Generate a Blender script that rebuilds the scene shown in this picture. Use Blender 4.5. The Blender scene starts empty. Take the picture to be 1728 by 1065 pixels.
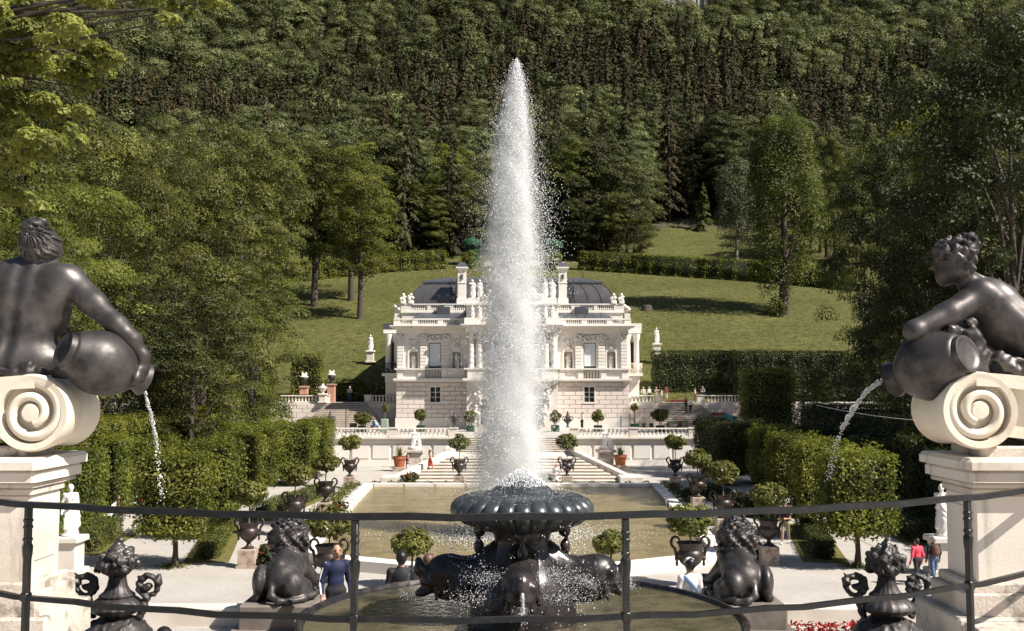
import bpy, math, random
import numpy as np
from mathutils import Matrix, Vector
random.seed(7); RNG = np.random.default_rng(11)
R = math.radians; PI = math.pi
SC = bpy.context.scene; COL = SC.collection

# ------------------------------------------------------------------ camera, sky, sun, exposure
F = 1733.0; TH = math.atan(114.5 / F); CX, CZ = -0.16, 7.2
cam = bpy.data.cameras.new('camera'); cam.lens = 36.0 * F / 1728; cam.sensor_width = 36; cam.clip_start = .1; cam.clip_end = 4000
camo = bpy.data.objects.new('camera', cam); COL.objects.link(camo)
camo.location = (CX, 0, CZ); camo.rotation_euler = (PI / 2 + TH, 0, 0); SC.camera = camo
SUN_EL = R(47); SDX, SDY = .90, -.44
W = bpy.data.worlds.new('World'); SC.world = W; W.use_nodes = True
_n = W.node_tree.nodes; _bg = _n['Background']; _sk = _n.new('ShaderNodeTexSky'); _sk.sky_type = 'NISHITA'
_sk.sun_disc = False; _sk.sun_elevation = SUN_EL; _sk.sun_rotation = math.atan2(SDX, SDY)
W.node_tree.links.new(_sk.outputs[0], _bg.inputs[0]); _bg.inputs[1].default_value = .05
sl = bpy.data.lights.new('sun', 'SUN'); sl.energy = 5.0; sl.angle = R(.5); sl.color = (1, .945, .86)
so = bpy.data.objects.new('sun', sl); COL.objects.link(so)
so.rotation_euler = Vector((SDX * math.cos(SUN_EL), SDY * math.cos(SUN_EL), math.sin(SUN_EL))).to_track_quat('Z', 'Y').to_euler()
so.location = (60, -30, 80)
SC.view_settings.view_transform = 'Standard'; SC.view_settings.look = 'None'; SC.view_settings.gamma = 1
SC.view_settings.exposure = .80; SC.view_settings.use_curve_mapping = False
SC.render.engine = 'CYCLES'; SC.cycles.max_bounces = 6; SC.cycles.transparent_max_bounces = 12
SC.cycles.diffuse_bounces = 3; SC.cycles.glossy_bounces = 3; SC.cycles.transmission_bounces = 4; SC.cycles.caustics_reflective = False; SC.cycles.caustics_refractive = False
SC.cycles.use_denoising = True; SC.cycles.volume_bounces = 6; SC.cycles.volume_step_rate = 4

def ray(px, py):
    a = (px - 864) / F; b = (532.5 - py) / F
    return a, math.cos(TH) - b * math.sin(TH), math.sin(TH) + b * math.cos(TH)
def G(px, py, z=0.0):            # the place where the line of sight meets the level z
    a, b, c = ray(px, py); t = (z - CZ) / c
    return Vector((CX + a * t, b * t, z))
def P(px, py, d):                # ... or the upright plane at the distance d
    a, b, c = ray(px, py); t = d / b
    return Vector((CX + a * t, d, CZ + c * t))

# ------------------------------------------------------------------ materials
def _mixc(nt, fac, a, b):
    m = nt.nodes.new('ShaderNodeMix'); m.data_type = 'RGBA'
    for s, v in ((6, a), (7, b)):
        if isinstance(v, tuple): m.inputs[s].default_value = (*v, 1)
        else: nt.links.new(v, m.inputs[s])
    if isinstance(fac, float): m.inputs[0].default_value = fac
    else: nt.links.new(fac, m.inputs[0])
    return m.outputs[2]
def _noise(nt, scale, detail=4, co=None, rough=.6, w=None):
    n = nt.nodes.new('ShaderNodeTexNoise'); n.inputs['Scale'].default_value = scale
    n.inputs['Detail'].default_value = detail; n.inputs['Roughness'].default_value = rough
    if co is not None: nt.links.new(co, n.inputs['Vector'])
    return n.outputs['Fac']
def _ramp(nt, fac, lo, hi):
    m = nt.nodes.new('ShaderNodeMapRange'); m.inputs[1].default_value = lo; m.inputs[2].default_value = hi
    nt.links.new(fac, m.inputs[0]); return m.outputs[0]
def _bump(nt, h, strength, dist, bs):
    b = nt.nodes.new('ShaderNodeBump'); b.inputs['Strength'].default_value = strength; b.inputs['Distance'].default_value = dist
    nt.links.new(h, b.inputs['Height']); nt.links.new(b.outputs[0], bs.inputs['Normal'])
def mat(name, col, rough=.6, metal=0.0, col2=None, vs=3.0, lo=.4, hi=.65, bump=0.0, bs=40.0, bd=.01, spec=.5, col3=None, vs3=20., lo3=.5, hi3=.7, rnd=0.0, geo=False, rv=0.0, streak=None):
    m = bpy.data.materials.new(name); m.use_nodes = True; nt = m.node_tree; b = nt.nodes['Principled BSDF']
    b.inputs['Roughness'].default_value = rough; b.inputs['Metallic'].default_value = metal; b.inputs['Specular IOR Level'].default_value = spec
    tc = nt.nodes.new('ShaderNodeTexCoord'); co = tc.outputs['Object']
    if geo: co = nt.nodes.new('ShaderNodeNewGeometry').outputs['Position']
    co3 = co
    if streak: mp = nt.nodes.new('ShaderNodeMapping'); mp.inputs['Scale'].default_value = streak; nt.links.new(co, mp.inputs[0]); co3 = mp.outputs[0]; vs3 = vs3 / 4
    c = col
    if col2: c = _mixc(nt, _ramp(nt, _noise(nt, vs, 6, co), lo, hi), c, col2)
    if col3: c = _mixc(nt, _ramp(nt, _noise(nt, vs3, 5, co3), lo3, hi3), c, col3)
    if rnd:
        oi = nt.nodes.new('ShaderNodeObjectInfo'); hs = nt.nodes.new('ShaderNodeHueSaturation')
        nt.links.new(_ramp2(nt, oi.outputs['Random'], 1 - rnd, 1 + rnd), hs.inputs['Value'])
        if isinstance(c, tuple): hs.inputs['Color'].default_value = (*c, 1)
        else: nt.links.new(c, hs.inputs['Color'])
        c = hs.outputs[0]
    if isinstance(c, tuple): b.inputs['Base Color'].default_value = (*c, 1)
    else: nt.links.new(c, b.inputs['Base Color'])
    if rv: nt.links.new(_ramp2(nt, _ramp(nt, _noise(nt, 5.0, 6, co), .35, .65), rough - rv, rough + rv), b.inputs['Roughness'])
    if bump: _bump(nt, _noise(nt, bs, 5, co), bump, bd, b)
    return m
def _ramp2(nt, fac, a, b):
    m = nt.nodes.new('ShaderNodeMapRange'); m.inputs[3].default_value = a; m.inputs[4].default_value = b
    nt.links.new(fac, m.inputs[0]); return m.outputs[0]
def leafmat(name, c1, c2, trans=.3, rough=.55, rnd=.28, hue=.02, spec=.2):
    m = bpy.data.materials.new(name); m.use_nodes = True; nt = m.node_tree; b = nt.nodes['Principled BSDF']
    at = nt.nodes.new('ShaderNodeAttribute'); at.attribute_name = 'tint'
    c = _mixc(nt, at.outputs['Fac'], c1, c2)
    oi = nt.nodes.new('ShaderNodeObjectInfo'); hs = nt.nodes.new('ShaderNodeHueSaturation')
    nt.links.new(_ramp2(nt, oi.outputs['Random'], 1 - rnd, 1 + rnd), hs.inputs['Value'])
    mu = nt.nodes.new('ShaderNodeMath'); mu.operation = 'FRACT'; m7 = nt.nodes.new('ShaderNodeMath'); m7.operation = 'MULTIPLY'; m7.inputs[1].default_value = 7.3
    nt.links.new(oi.outputs['Random'], m7.inputs[0]); nt.links.new(m7.outputs[0], mu.inputs[0])
    nt.links.new(_ramp2(nt, mu.outputs[0], .5 - hue, .5 + hue), hs.inputs['Hue'])
    nt.links.new(c, hs.inputs['Color']); c = hs.outputs[0]
    b.inputs['Roughness'].default_value = rough; nt.links.new(c, b.inputs['Base Color']); b.inputs['Roughness'].default_value = rough; b.inputs['Specular IOR Level'].default_value = spec
    tr = nt.nodes.new('ShaderNodeBsdfTranslucent'); vm = nt.nodes.new('ShaderNodeVectorMath'); vm.operation = 'MULTIPLY'; vm.inputs[1].default_value = (1.45, 1.7, .85); nt.links.new(c, vm.inputs[0]); nt.links.new(vm.outputs[0], tr.inputs[0])
    mx = nt.nodes.new('ShaderNodeMixShader'); mx.inputs[0].default_value = trans
    nt.links.new(b.outputs[0], mx.inputs[1]); nt.links.new(tr.outputs[0], mx.inputs[2])
    nt.links.new(mx.outputs[0], nt.nodes['Material Output'].inputs[0])
    return m
M = {}
M['stone'] = mat('pale_stone', (.66, .60, .53), .8, 0, (.50, .43, .35), .9, .45, .75, .25, 30, .01, col3=(.30, .25, .20), vs3=5, lo3=.62, hi3=.85)
M['stone_clean'] = mat('white_stone', (.74, .69, .63), .75, 0, (.60, .52, .45), .6, .55, .8, .15, 25, .01)
M['ashlar'] = mat('rusticated_stone', (.70, .62, .56), .8, 0, (.62, .53, .47), .5, .35, .75, .2, 18, .01, rnd=.05)
M['joint'] = mat('masonry_joint', (.60, .52, .46), .9)
M['riser'] = mat('shaded_step_riser', (.27, .215, .17), .9, 0, (.16, .12, .095), 2.5, .4, .7)  # brown strip on each step front: the riser's shade painted as colour
M['palace_wall'] = mat('palace_plaster', (.79, .745, .68), .8, 0, (.71, .65, .57), .35, .45, .75, .15, 10, .02, col3=(.52, .45, .37), vs3=2.2, lo3=.66, hi3=.9, streak=(2, 2, .35))
M['stone_old'] = mat('weathered_stone', (.56, .49, .42), .85, 0, (.30, .255, .21), 1.6, .48, .70, .6, 45, .012, col3=(.085, .075, .065), vs3=6, lo3=.56, hi3=.74)
M['stone_ped'] = mat('stained_pedestal_stone', (.66, .60, .53), .82, 0, (.46, .38, .30), 1.3, .45, .7, .35, 60, .006, col3=(.17, .14, .11), vs3=4.5, lo3=.55, hi3=.80, streak=(5, 5, .7))
M['scroll'] = mat('cream_stone', (.70, .625, .515), .75, 0, (.57, .47, .355), 2.4, .46, .75, .3, 55, .005, col3=(.36, .27, .18), vs3=3.5, lo3=.60, hi3=.85, streak=(4, 4, 1.2))
M['gravel'] = mat('gravel', (.475, .437, .395), .92, 0, (.395, .358, .32), .5, .35, .7, .9, 45, .03, col3=(.31, .277, .245), vs3=5.5, lo3=.50, hi3=.85, geo=True)
M['paving'] = mat('stone_paving', (.60, .55, .49), .85, 0, (.47, .42, .36), 1.2, .4, .7, .4, 40, .01, geo=True)
M['lawn'] = mat('meadow_grass', (.092, .092, .027), .9, 0, (.135, .128, .046), .10, .35, .7, 1.0, 3.0, .3, .1, col3=(.052, .057, .016), vs3=1.1, lo3=.42, hi3=.68, geo=True)
M['grass'] = mat('clipped_grass', (.115, .11, .03), .9, 0, (.20, .17, .07), 2.5, .4, .7, .8, 60, .03, .1, geo=True)
M['soil'] = mat('forest_soil', (.045, .038, .022), .95, 0, (.06, .06, .02), .1, .4, .6, geo=True)
M['bronze'] = mat('dark_bronze', (.080, .071, .069), .52, .72, (.150, .135, .130), 2.4, .42, .70, .28, 20, .004, col3=(.026, .024, .025), vs3=5, lo3=.46, hi3=.68, rv=.13)
M['bronze_wet'] = mat('wet_bronze', (.026, .023, .024), .28, .3, (.075, .052, .048), 4, .45, .7, .3, 26, .006, rv=.14)
M['bronze_brown'] = mat('brown_bronze', (.040, .030, .026), .42, .35, (.075, .055, .045), 4, .4, .7, .15, 30, .004)
M['iron'] = mat('black_painted_iron', (.010, .0095, .0095), .36, .2, (.026, .022, .020), 14, .5, .75, .3, 70, .002)
M['stone_dark'] = mat('dark_wet_stone', (.20, .165, .14), .6, 0, (.11, .09, .075), 2.2, .4, .7, .4, 40, .01)
M['zinc'] = mat('dark_zinc_roof', (.085, .082, .085), .36, .35, (.13, .12, .12), .5, .4, .75, .1, 6, .01)
M['lead'] = mat('slate_roof', (.055, .06, .072), .5, .1, (.085, .09, .10), .6, .4, .7)
M['dark'] = mat('dark_interior', (.012, .012, .013), .5)
M['grille'] = mat('door_grille', (.09, .065, .05), .6, 0, (.03, .022, .018), 9, .45, .6, .5, 12, .03)
M['blind'] = mat('window_blind', (.70, .72, .74), .35, 0, (.62, .64, .67), .5, .4, .7)
M['frame'] = mat('painted_window_frame', (.70, .66, .60), .5)
M['terracotta'] = mat('terracotta', (.42, .13, .055), .7, 0, (.30, .09, .04), 5, .4, .7)
M['pinkstone'] = mat('pink_marble', (.52, .27, .19), .6, 0, (.40, .22, .16), 3, .4, .7)
M['urnstone'] = mat('mottled_pedestal_stone', (.42, .33, .26), .7, 0, (.16, .09, .06), 3.5, .5, .72, .2, 30, .01)
M['bark'] = mat('bark', (.060, .044, .033), .95, 0, (.10, .085, .07), 5, .45, .7, .8, 14, .03)
M['paleb'] = mat('pale_bark', (.19, .165, .14), .9, 0, (.06, .05, .04), 4, .45, .65, .6, 14, .02)
M['white'] = mat('white_paint', (.78, .77, .75), .5)
M['teal'] = mat('teal_paint', (.06, .30, .27), .35, 0, (.05, .22, .20), 3)
M['greenp'] = mat('green_paint', (.035, .16, .07), .5)
M['copper'] = mat('green_copper', (.010, .040, .018), .8, 0, (.020, .065, .03), 2, .4, .7, spec=.2)
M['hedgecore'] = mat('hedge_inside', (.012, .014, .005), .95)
M['rock'] = mat('pale_rock', (.42, .39, .36), .95, 0, (.25, .23, .21), .15, .4, .65, 1, .6, .8, geo=True)
M['leaf'] = leafmat('broadleaf_foliage', (.028, .033, .009), (.180, .182, .048), hue=.012)
M['leafy'] = leafmat('yellow_green_foliage', (.062, .070, .016), (.262, .262, .066), .40, hue=.01)
M['maple'] = leafmat('maple_leaves', (.10, .106, .026), (.34, .33, .105), .40, rnd=.05, hue=.0)
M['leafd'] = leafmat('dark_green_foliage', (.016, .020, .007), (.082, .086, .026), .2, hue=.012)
M['leafg'] = leafmat('grey_green_foliage', (.09, .095, .055), (.15, .15, .09), .2)
M['con'] = leafmat('spruce_needles', (.034, .031, .014), (.095, .077, .036), .05, .6, .4, .02, .1)
M['cong'] = leafmat('green_spruce_needles', (.032, .036, .015), (.085, .087, .036), .06, .6, .3, .02, .1)
M['far'] = leafmat('far_broadleaf_foliage', (.062, .070, .030), (.185, .190, .085), .12, .6, .5, .02, .1)
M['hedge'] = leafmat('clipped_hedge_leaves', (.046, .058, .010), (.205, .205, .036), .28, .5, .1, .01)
M['hedged'] = leafmat('dark_hedge_leaves', (.022, .030, .008), (.066, .074, .020), .15, .45, .1, .01)  # darker copy of the hedge leaves: tree shade on the right side, put into colour
M['box'] = leafmat('box_hedge_leaves', (.06, .072, .016), (.15, .15, .04), .2, .5, .1, .01)
M['mop'] = leafmat('laurel_leaves', (.070, .080, .018), (.20, .185, .055), .2, .35, .15, .015)
M['redfl'] = leafmat('red_petals', (.16, .012, .012), (.42, .030, .022), .15, .6, .1, .01)
M['spiky'] = leafmat('strap_leaves', (.09, .10, .03), (.22, .20, .08), .2, .5, .1, .01)
def watermat(name, c, c2, rough, vs, bump, dist, spec=.5):
    return mat(name, c, rough, 0, c2, vs, .42, .64, bump, vs * 6, dist, spec, geo=True)
M['pool'] = watermat('pond_water', (.225, .178, .075), (.135, .107, .045), .14, .8, 1.0, .06, .3)
M['bowl'] = watermat('basin_water', (.120, .102, .060), (.018, .016, .011), .08, 1.1, .9, .02, .45)
def spraymat(name, em=1.0, alpha=1.0):
    m = bpy.data.materials.new(name); m.use_nodes = True; nt = m.node_tree; b = nt.nodes['Principled BSDF']
    b.inputs['Base Color'].default_value = (.93, .94, .95, 1); b.inputs['Roughness'].default_value = .25
    tr = nt.nodes.new('ShaderNodeBsdfTranslucent'); tr.inputs[0].default_value = (.93, .94, .95, 1)
    mx = nt.nodes.new('ShaderNodeMixShader'); mx.inputs[0].default_value = .12
    nt.links.new(b.outputs[0], mx.inputs[1]); nt.links.new(tr.outputs[0], mx.inputs[2]); nt.links.new(mx.outputs[0], nt.nodes['Material Output'].inputs[0])
    return m
M['spray'] = spraymat('white_water_drops')
def mistmat(name, dens):
    m = bpy.data.materials.new(name); m.use_nodes = True; nt = m.node_tree; nt.nodes.remove(nt.nodes['Principled BSDF']); v = nt.nodes.new('ShaderNodeVolumePrincipled')
    v.inputs['Color'].default_value = (.995, .996, .998, 1); v.inputs['Density'].default_value = dens; v.inputs['Anisotropy'].default_value = .2; nt.links.new(v.outputs[0], nt.nodes['Material Output'].inputs['Volume']); return m
m = bpy.data.materials.new('clear_water'); m.use_nodes = True; b = m.node_tree.nodes['Principled BSDF']
b.inputs['Base Color'].default_value = (.9, .92, .93, 1); b.inputs['Roughness'].default_value = .08; b.inputs['Transmission Weight'].default_value = .7; b.inputs['IOR'].default_value = 1.33
M['clear'] = m
def plain(name, c, r=.7): return mat(name, c, r)

# ------------------------------------------------------------------ mesh helpers
def mesh_np(name, V, Fc, mats, fm=None, tint=None, smooth=False):
    V = np.asarray(V, np.float32); Fc = np.asarray(Fc, np.int32); k = Fc.shape[1]
    me = bpy.data.meshes.new(name); me.vertices.add(len(V)); me.vertices.foreach_set('co', V.ravel())
    me.loops.add(Fc.size); me.loops.foreach_set('vertex_index', Fc.ravel())
    me.polygons.add(len(Fc)); me.polygons.foreach_set('loop_start', np.arange(0, Fc.size, k, dtype=np.int32))
    me.polygons.foreach_set('loop_total', np.full(len(Fc), k, np.int32))
    for m_ in (mats if isinstance(mats, (list, tuple)) else [mats]): me.materials.append(m_)
    if fm is not None: me.polygons.foreach_set('material_index', np.asarray(fm, np.int32))
    if tint is not None:
        a = me.attributes.new('tint', 'FLOAT', 'FACE'); a.data.foreach_set('value', np.asarray(tint, np.float32))
    me.update(calc_edges=True)
    if smooth: me.shade_smooth()
    return me
class B:
    def __init__(s): s.v = []; s.f = []; s.m = []; s.cur = 0; s.X = None
    def mt(s, i): s.cur = i; return s
    def add(s, V, Fs):
        o = len(s.v)
        if s.X is not None: V = [tuple(s.X @ Vector(p)) for p in V]
        s.v += [tuple(p) for p in V]; s.f += [tuple(i + o for i in f) for f in Fs]; s.m += [s.cur] * len(Fs); return s
    def box(s, x0, x1, y0, y1, z0, z1):
        return s.add([(x0, y0, z0), (x1, y0, z0), (x1, y1, z0), (x0, y1, z0), (x0, y0, z1), (x1, y0, z1), (x1, y1, z1), (x0, y1, z1)],
                     [(0, 3, 2, 1), (4, 5, 6, 7), (0, 1, 5, 4), (1, 2, 6, 5), (2, 3, 7, 6), (3, 0, 4, 7)])
    def cbox(s, x0, x1, y0, y1, z0, z1, c):      # a box with chamfered top and upright edges
        a = [(x0 + c, y0), (x1 - c, y0), (x1, y0 + c), (x1, y1 - c), (x1 - c, y1), (x0 + c, y1), (x0, y1 - c), (x0, y0 + c)]
        b = [(min(max(x, x0 + c), x1 - c), min(max(y, y0 + c), y1 - c)) for x, y in a]
        V = [(x, y, z0) for x, y in a] + [(x, y, z1 - c) for x, y in a] + [(x, y, z1) for x, y in b]
        Fs = [tuple(range(7, -1, -1)), tuple(range(16, 24))]
        for i in range(8):
            j = (i + 1) % 8; Fs += [(i, j, 8 + j, 8 + i), (8 + i, 8 + j, 16 + j, 16 + i)]
        return s.add(V, Fs)
    def prism(s, poly, z0, z1, ax='z'):
        n = len(poly)
        if ax == 'z': V = [(x, y, z0) for x, y in poly] + [(x, y, z1) for x, y in poly]
        elif ax == 'y': V = [(x, z0, y) for x, y in poly] + [(x, z1, y) for x, y in poly]
        else: V = [(z0, x, y) for x, y in poly] + [(z1, x, y) for x, y in poly]
        Fs = [tuple(range(n - 1, -1, -1)), tuple(range(n, 2 * n))] + [(i, (i + 1) % n, n + (i + 1) % n, n + i) for i in range(n)]
        if ax == 'y': Fs = [f[::-1] for f in Fs]
        return s.add(V, Fs)
    def lathe(s, prof, n=16, c=(0, 0, 0), sx=1, sy=1, flute=0, fn=0):
        V = []; Fs = []
        for r, z in prof:
            for i in range(n):
                a = 2 * PI * i / n; rr = r * (1 + flute * math.cos(fn * a)) if fn else r
                V.append((c[0] + rr * math.cos(a) * sx, c[1] + rr * math.sin(a) * sy, c[2] + z))
        for j in range(len(prof) - 1):
            for i in range(n):
                k = (i + 1) % n; Fs.append((j * n + i, j * n + k, (j + 1) * n + k, (j + 1) * n + i))
        if prof[0][0] > 1e-4: Fs.append(tuple(range(n - 1, -1, -1)))
        if prof[-1][0] > 1e-4: Fs.append(tuple((len(prof) - 1) * n + i for i in range(n)))
        return s.add(V, Fs)
    def tube(s, pts, rad, n=6, flat=None):
        pts = [Vector(p) for p in pts]; rad = rad if isinstance(rad, (list, tuple)) else [rad] * len(pts)
        V = []; Fs = []; ref = None
        for i, p in enumerate(pts):
            t = (pts[min(i + 1, len(pts) - 1)] - pts[max(i - 1, 0)]).normalized()
            if ref is None: ref = Vector((0, 0, 1)) if abs(t.z) < .9 else Vector((1, 0, 0))
            u = ref - t * ref.dot(t)
            u = u.normalized() if u.length > 1e-5 else t.orthogonal().normalized()
            w = t.cross(u); ref = u
            for k in range(n):
                a = 2 * PI * (k + .5) / n; fx, fy = flat or (1, 1)
                V.append(tuple(p + u * (math.cos(a) * rad[i] * fx) + w * (math.sin(a) * rad[i] * fy)))
        for j in range(len(pts) - 1):
            for k in range(n):
                q = (k + 1) % n; Fs.append((j * n + k, j * n + q, (j + 1) * n + q, (j + 1) * n + k))
        Fs += [tuple(range(n - 1, -1, -1)), tuple((len(pts) - 1) * n + k for k in range(n))]
        return s.add(V, Fs)
    def ball(s, c, r, n=8, m=5):
        rx, ry, rz = r if isinstance(r, (tuple, list)) else (r, r, r)
        return s.lathe([(math.sin(PI * j / m) * 1.0 if 0 < j < m else 0.0001, -math.cos(PI * j / m) * rz) for j in range(m + 1)], n, c, rx, ry)
    def mesh(s, name, mats, smooth=None):
        me = bpy.data.meshes.new(name); me.from_pydata(s.v, [], s.f)
        for m_ in (mats if isinstance(mats, (list, tuple)) else [mats]): me.materials.append(m_)
        me.polygons.foreach_set('material_index', s.m); me.update()
        if smooth: me.shade_smooth(); me.set_sharp_from_angle(angle=R(smooth))
        return me
def thing(name, label, cat, loc=(0, 0, 0), rz=0.0, group=None, mesh=None, kind=None, scale=None):
    o = bpy.data.objects.new(name, mesh); COL.objects.link(o); o.location = loc; o.rotation_euler = (0, 0, rz)
    if scale is not None: o.scale = scale if isinstance(scale, (tuple, list)) else (scale,) * 3
    if label: o['label'] = label
    if cat: o['category'] = cat
    if group: o['group'] = group
    if kind: o['kind'] = kind
    if mesh is None: o.empty_display_size = .2
    return o
def part(name, me, parent, loc=None, rot=None, world=False, label=None, kind=None, scale=None):
    o = bpy.data.objects.new(name, me); COL.objects.link(o); o.parent = parent
    if world:
        t = Vector((0, 0, 0)); p = parent
        while p is not None: t = t + p.location; p = p.parent
        o.location = -t
    if loc is not None: o.location = loc
    if rot is not None: o.rotation_euler = rot
    if scale is not None: o.scale = scale if isinstance(scale, (tuple, list)) else (scale,) * 3
    if label: o['label'] = label
    if kind: o['kind'] = kind
    return o
def struct(name, me): return thing(name, None, None, mesh=me, kind='structure')
def stuff(name, me, label=None, cat=None, loc=(0, 0, 0)): return thing(name, label, cat, loc, mesh=me, kind='stuff')
def dup(o, loc, rz=0.0, label=None, scale=None, parent=None):
    c = o.copy(); COL.objects.link(c)
    if parent is None: c.location = loc; c.rotation_euler = (0, 0, rz)
    else: c.parent = parent
    if label: c['label'] = label
    if scale is not None: c.scale = scale if isinstance(scale, (tuple, list)) else (scale,) * 3
    for ch in list(o.children): dup(ch, None, parent=c)
    return c

# ------------------------------------------------------------------ blended solids -> one continuous skin
def cap(m, a, b, r0, r1=None): return ('c', m, np.array(a, float), np.array(b, float), r0, r0 if r1 is None else r1)
def ell(m, c, r, rot=None):
    Rm = np.eye(3) if rot is None else np.array(rot)
    return ('e', m, np.array(c, float), np.array(r, float) if not np.isscalar(r) else np.array([r] * 3, float), Rm)
def rotm(ax, deg): return np.array(Matrix.Rotation(R(deg), 3, ax))
def blend(name, prims, vox, k, mats, disp=None, smooth=True, two=None):
    lo = np.min([(np.minimum(p[2] - p[4], p[3] - p[5]) if p[0] == 'c' else p[2] - p[3].max()) for p in prims], axis=0)
    hi = np.max([(np.maximum(p[2] + p[4], p[3] + p[5]) if p[0] == 'c' else p[2] + p[3].max()) for p in prims], axis=0)
    mg = 3 * vox + (.02 if disp is None else .05); lo -= mg; hi += mg
    n = np.maximum(np.ceil((hi - lo) / vox).astype(int) + 1, 4)
    ax = [lo[i] + vox * np.arange(n[i]) for i in range(3)]
    D = np.full(n, 9.0, np.float32); H = np.full(n, 9.0, np.float32); L = np.zeros(n, np.int16)
    for p in prims:
        if p[0] == 'c': a = np.minimum(p[2] - p[4], p[3] - p[5]); b = np.maximum(p[2] + p[4], p[3] + p[5])
        else: a = p[2] - p[3].max(); b = p[2] + p[3].max()
        g = k + 4 * vox + (0 if disp is None else .05); i0 = np.clip(np.floor((a - g - lo) / vox).astype(int), 0, n - 1); i1 = np.clip(np.ceil((b + g - lo) / vox).astype(int) + 1, 1, n)
        s = tuple(slice(i0[i], i1[i]) for i in range(3))
        X, Y, Z = np.meshgrid(ax[0][s[0]], ax[1][s[1]], ax[2][s[2]], indexing='ij')
        if p[0] == 'c':
            ba = p[3] - p[2]; bb = max(ba @ ba, 1e-9)
            t = np.clip(((X - p[2][0]) * ba[0] + (Y - p[2][1]) * ba[1] + (Z - p[2][2]) * ba[2]) / bb, 0, 1)
            d = np.sqrt((X - p[2][0] - t * ba[0]) ** 2 + (Y - p[2][1] - t * ba[1]) ** 2 + (Z - p[2][2] - t * ba[2]) ** 2) - (p[4] + (p[5] - p[4]) * t)
        else:
            q = np.stack([X - p[2][0], Y - p[2][1], Z - p[2][2]], -1) @ p[4]
            k0 = np.sqrt(((q / p[3]) ** 2).sum(-1)); k1 = np.sqrt(((q / p[3] ** 2) ** 2).sum(-1)) + 1e-9
            d = k0 * (k0 - 1) / k1
        h = np.maximum(k - np.abs(D[s] - d), 0) / k
        L[s] = np.where(d < H[s], p[1], L[s]); H[s] = np.minimum(H[s], d)
        D[s] = np.minimum(D[s], d) - h * h * k * .25
    if disp:
        X, Y, Z = np.meshgrid(*ax, indexing='ij')
        near = np.abs(D) < .09
        for mi, fn in disp.items():
            w = near & (L == mi); D[w] += fn(X[w], Y[w], Z[w])
    D[0] = D[-1] = 9; D[:, 0] = D[:, -1] = 9; D[:, :, 0] = D[:, :, -1] = 9
    S = D < 0
    cs = [S[i:n[0] - 1 + i, j:n[1] - 1 + j, q:n[2] - 1 + q] for i in (0, 1) for j in (0, 1) for q in (0, 1)]
    cnt = sum(c.astype(np.int8) for c in cs); act = (cnt > 0) & (cnt < 8)
    I = np.argwhere(act); ids = np.full(act.shape, -1, np.int32); ids[act] = np.arange(len(I))
    cv = {}
    for i in (0, 1):
        for j in (0, 1):
            for q in (0, 1): cv[(i, j, q)] = D[I[:, 0] + i, I[:, 1] + j, I[:, 2] + q]
    acc = np.zeros((len(I), 3)); ct = np.zeros(len(I))
    ks = list(cv)
    for a in ks:
        for x in range(3):
            if a[x] == 0:
                b = list(a); b[x] = 1; b = tuple(b); va, vb = cv[a], cv[b]; cr = (va < 0) != (vb < 0)
                t = np.where(cr, va / np.where(cr, va - vb, 1), 0); pos = np.tile(np.array(a, float), (len(I), 1)); pos[:, x] = t
                acc[cr] += pos[cr]; ct[cr] += 1
    V = lo + (I + acc / ct[:, None]) * vox
    Q = []
    for x in range(3):
        A = np.moveaxis(S, x, 0); df = A[:-1] != A[1:]
        loc = np.argwhere(df); o1, o2 = [(1, 2), (2, 0), (0, 1)][x]
        idx = np.zeros((len(loc), 3), int); rest = [q for q in range(3) if q != x]
        idx[:, x] = loc[:, 0]; idx[:, rest[0]] = loc[:, 1]; idx[:, rest[1]] = loc[:, 2]
        ok = (idx[:, o1] > 0) & (idx[:, o2] > 0) & (idx[:, o1] < n[o1] - 1) & (idx[:, o2] < n[o2] - 1); idx = idx[ok]
        ins = S[idx[:, 0], idx[:, 1], idx[:, 2]]
        e1 = np.zeros(3, int); e1[o1] = 1; e2 = np.zeros(3, int); e2[o2] = 1
        g = lambda w: ids[w[:, 0], w[:, 1], w[:, 2]]
        q = np.stack([g(idx - e1 - e2), g(idx - e2), g(idx), g(idx - e1)], 1)
        q[~ins] = q[~ins][:, ::-1]; Q.append(q)
    Q = np.concatenate(Q); Q = Q[(Q >= 0).all(1)]
    fl = L[I[Q[:, 0], 0], I[Q[:, 0], 1], I[Q[:, 0], 2]]
    return mesh_np(name, V, Q, mats, fl, None, smooth)

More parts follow.
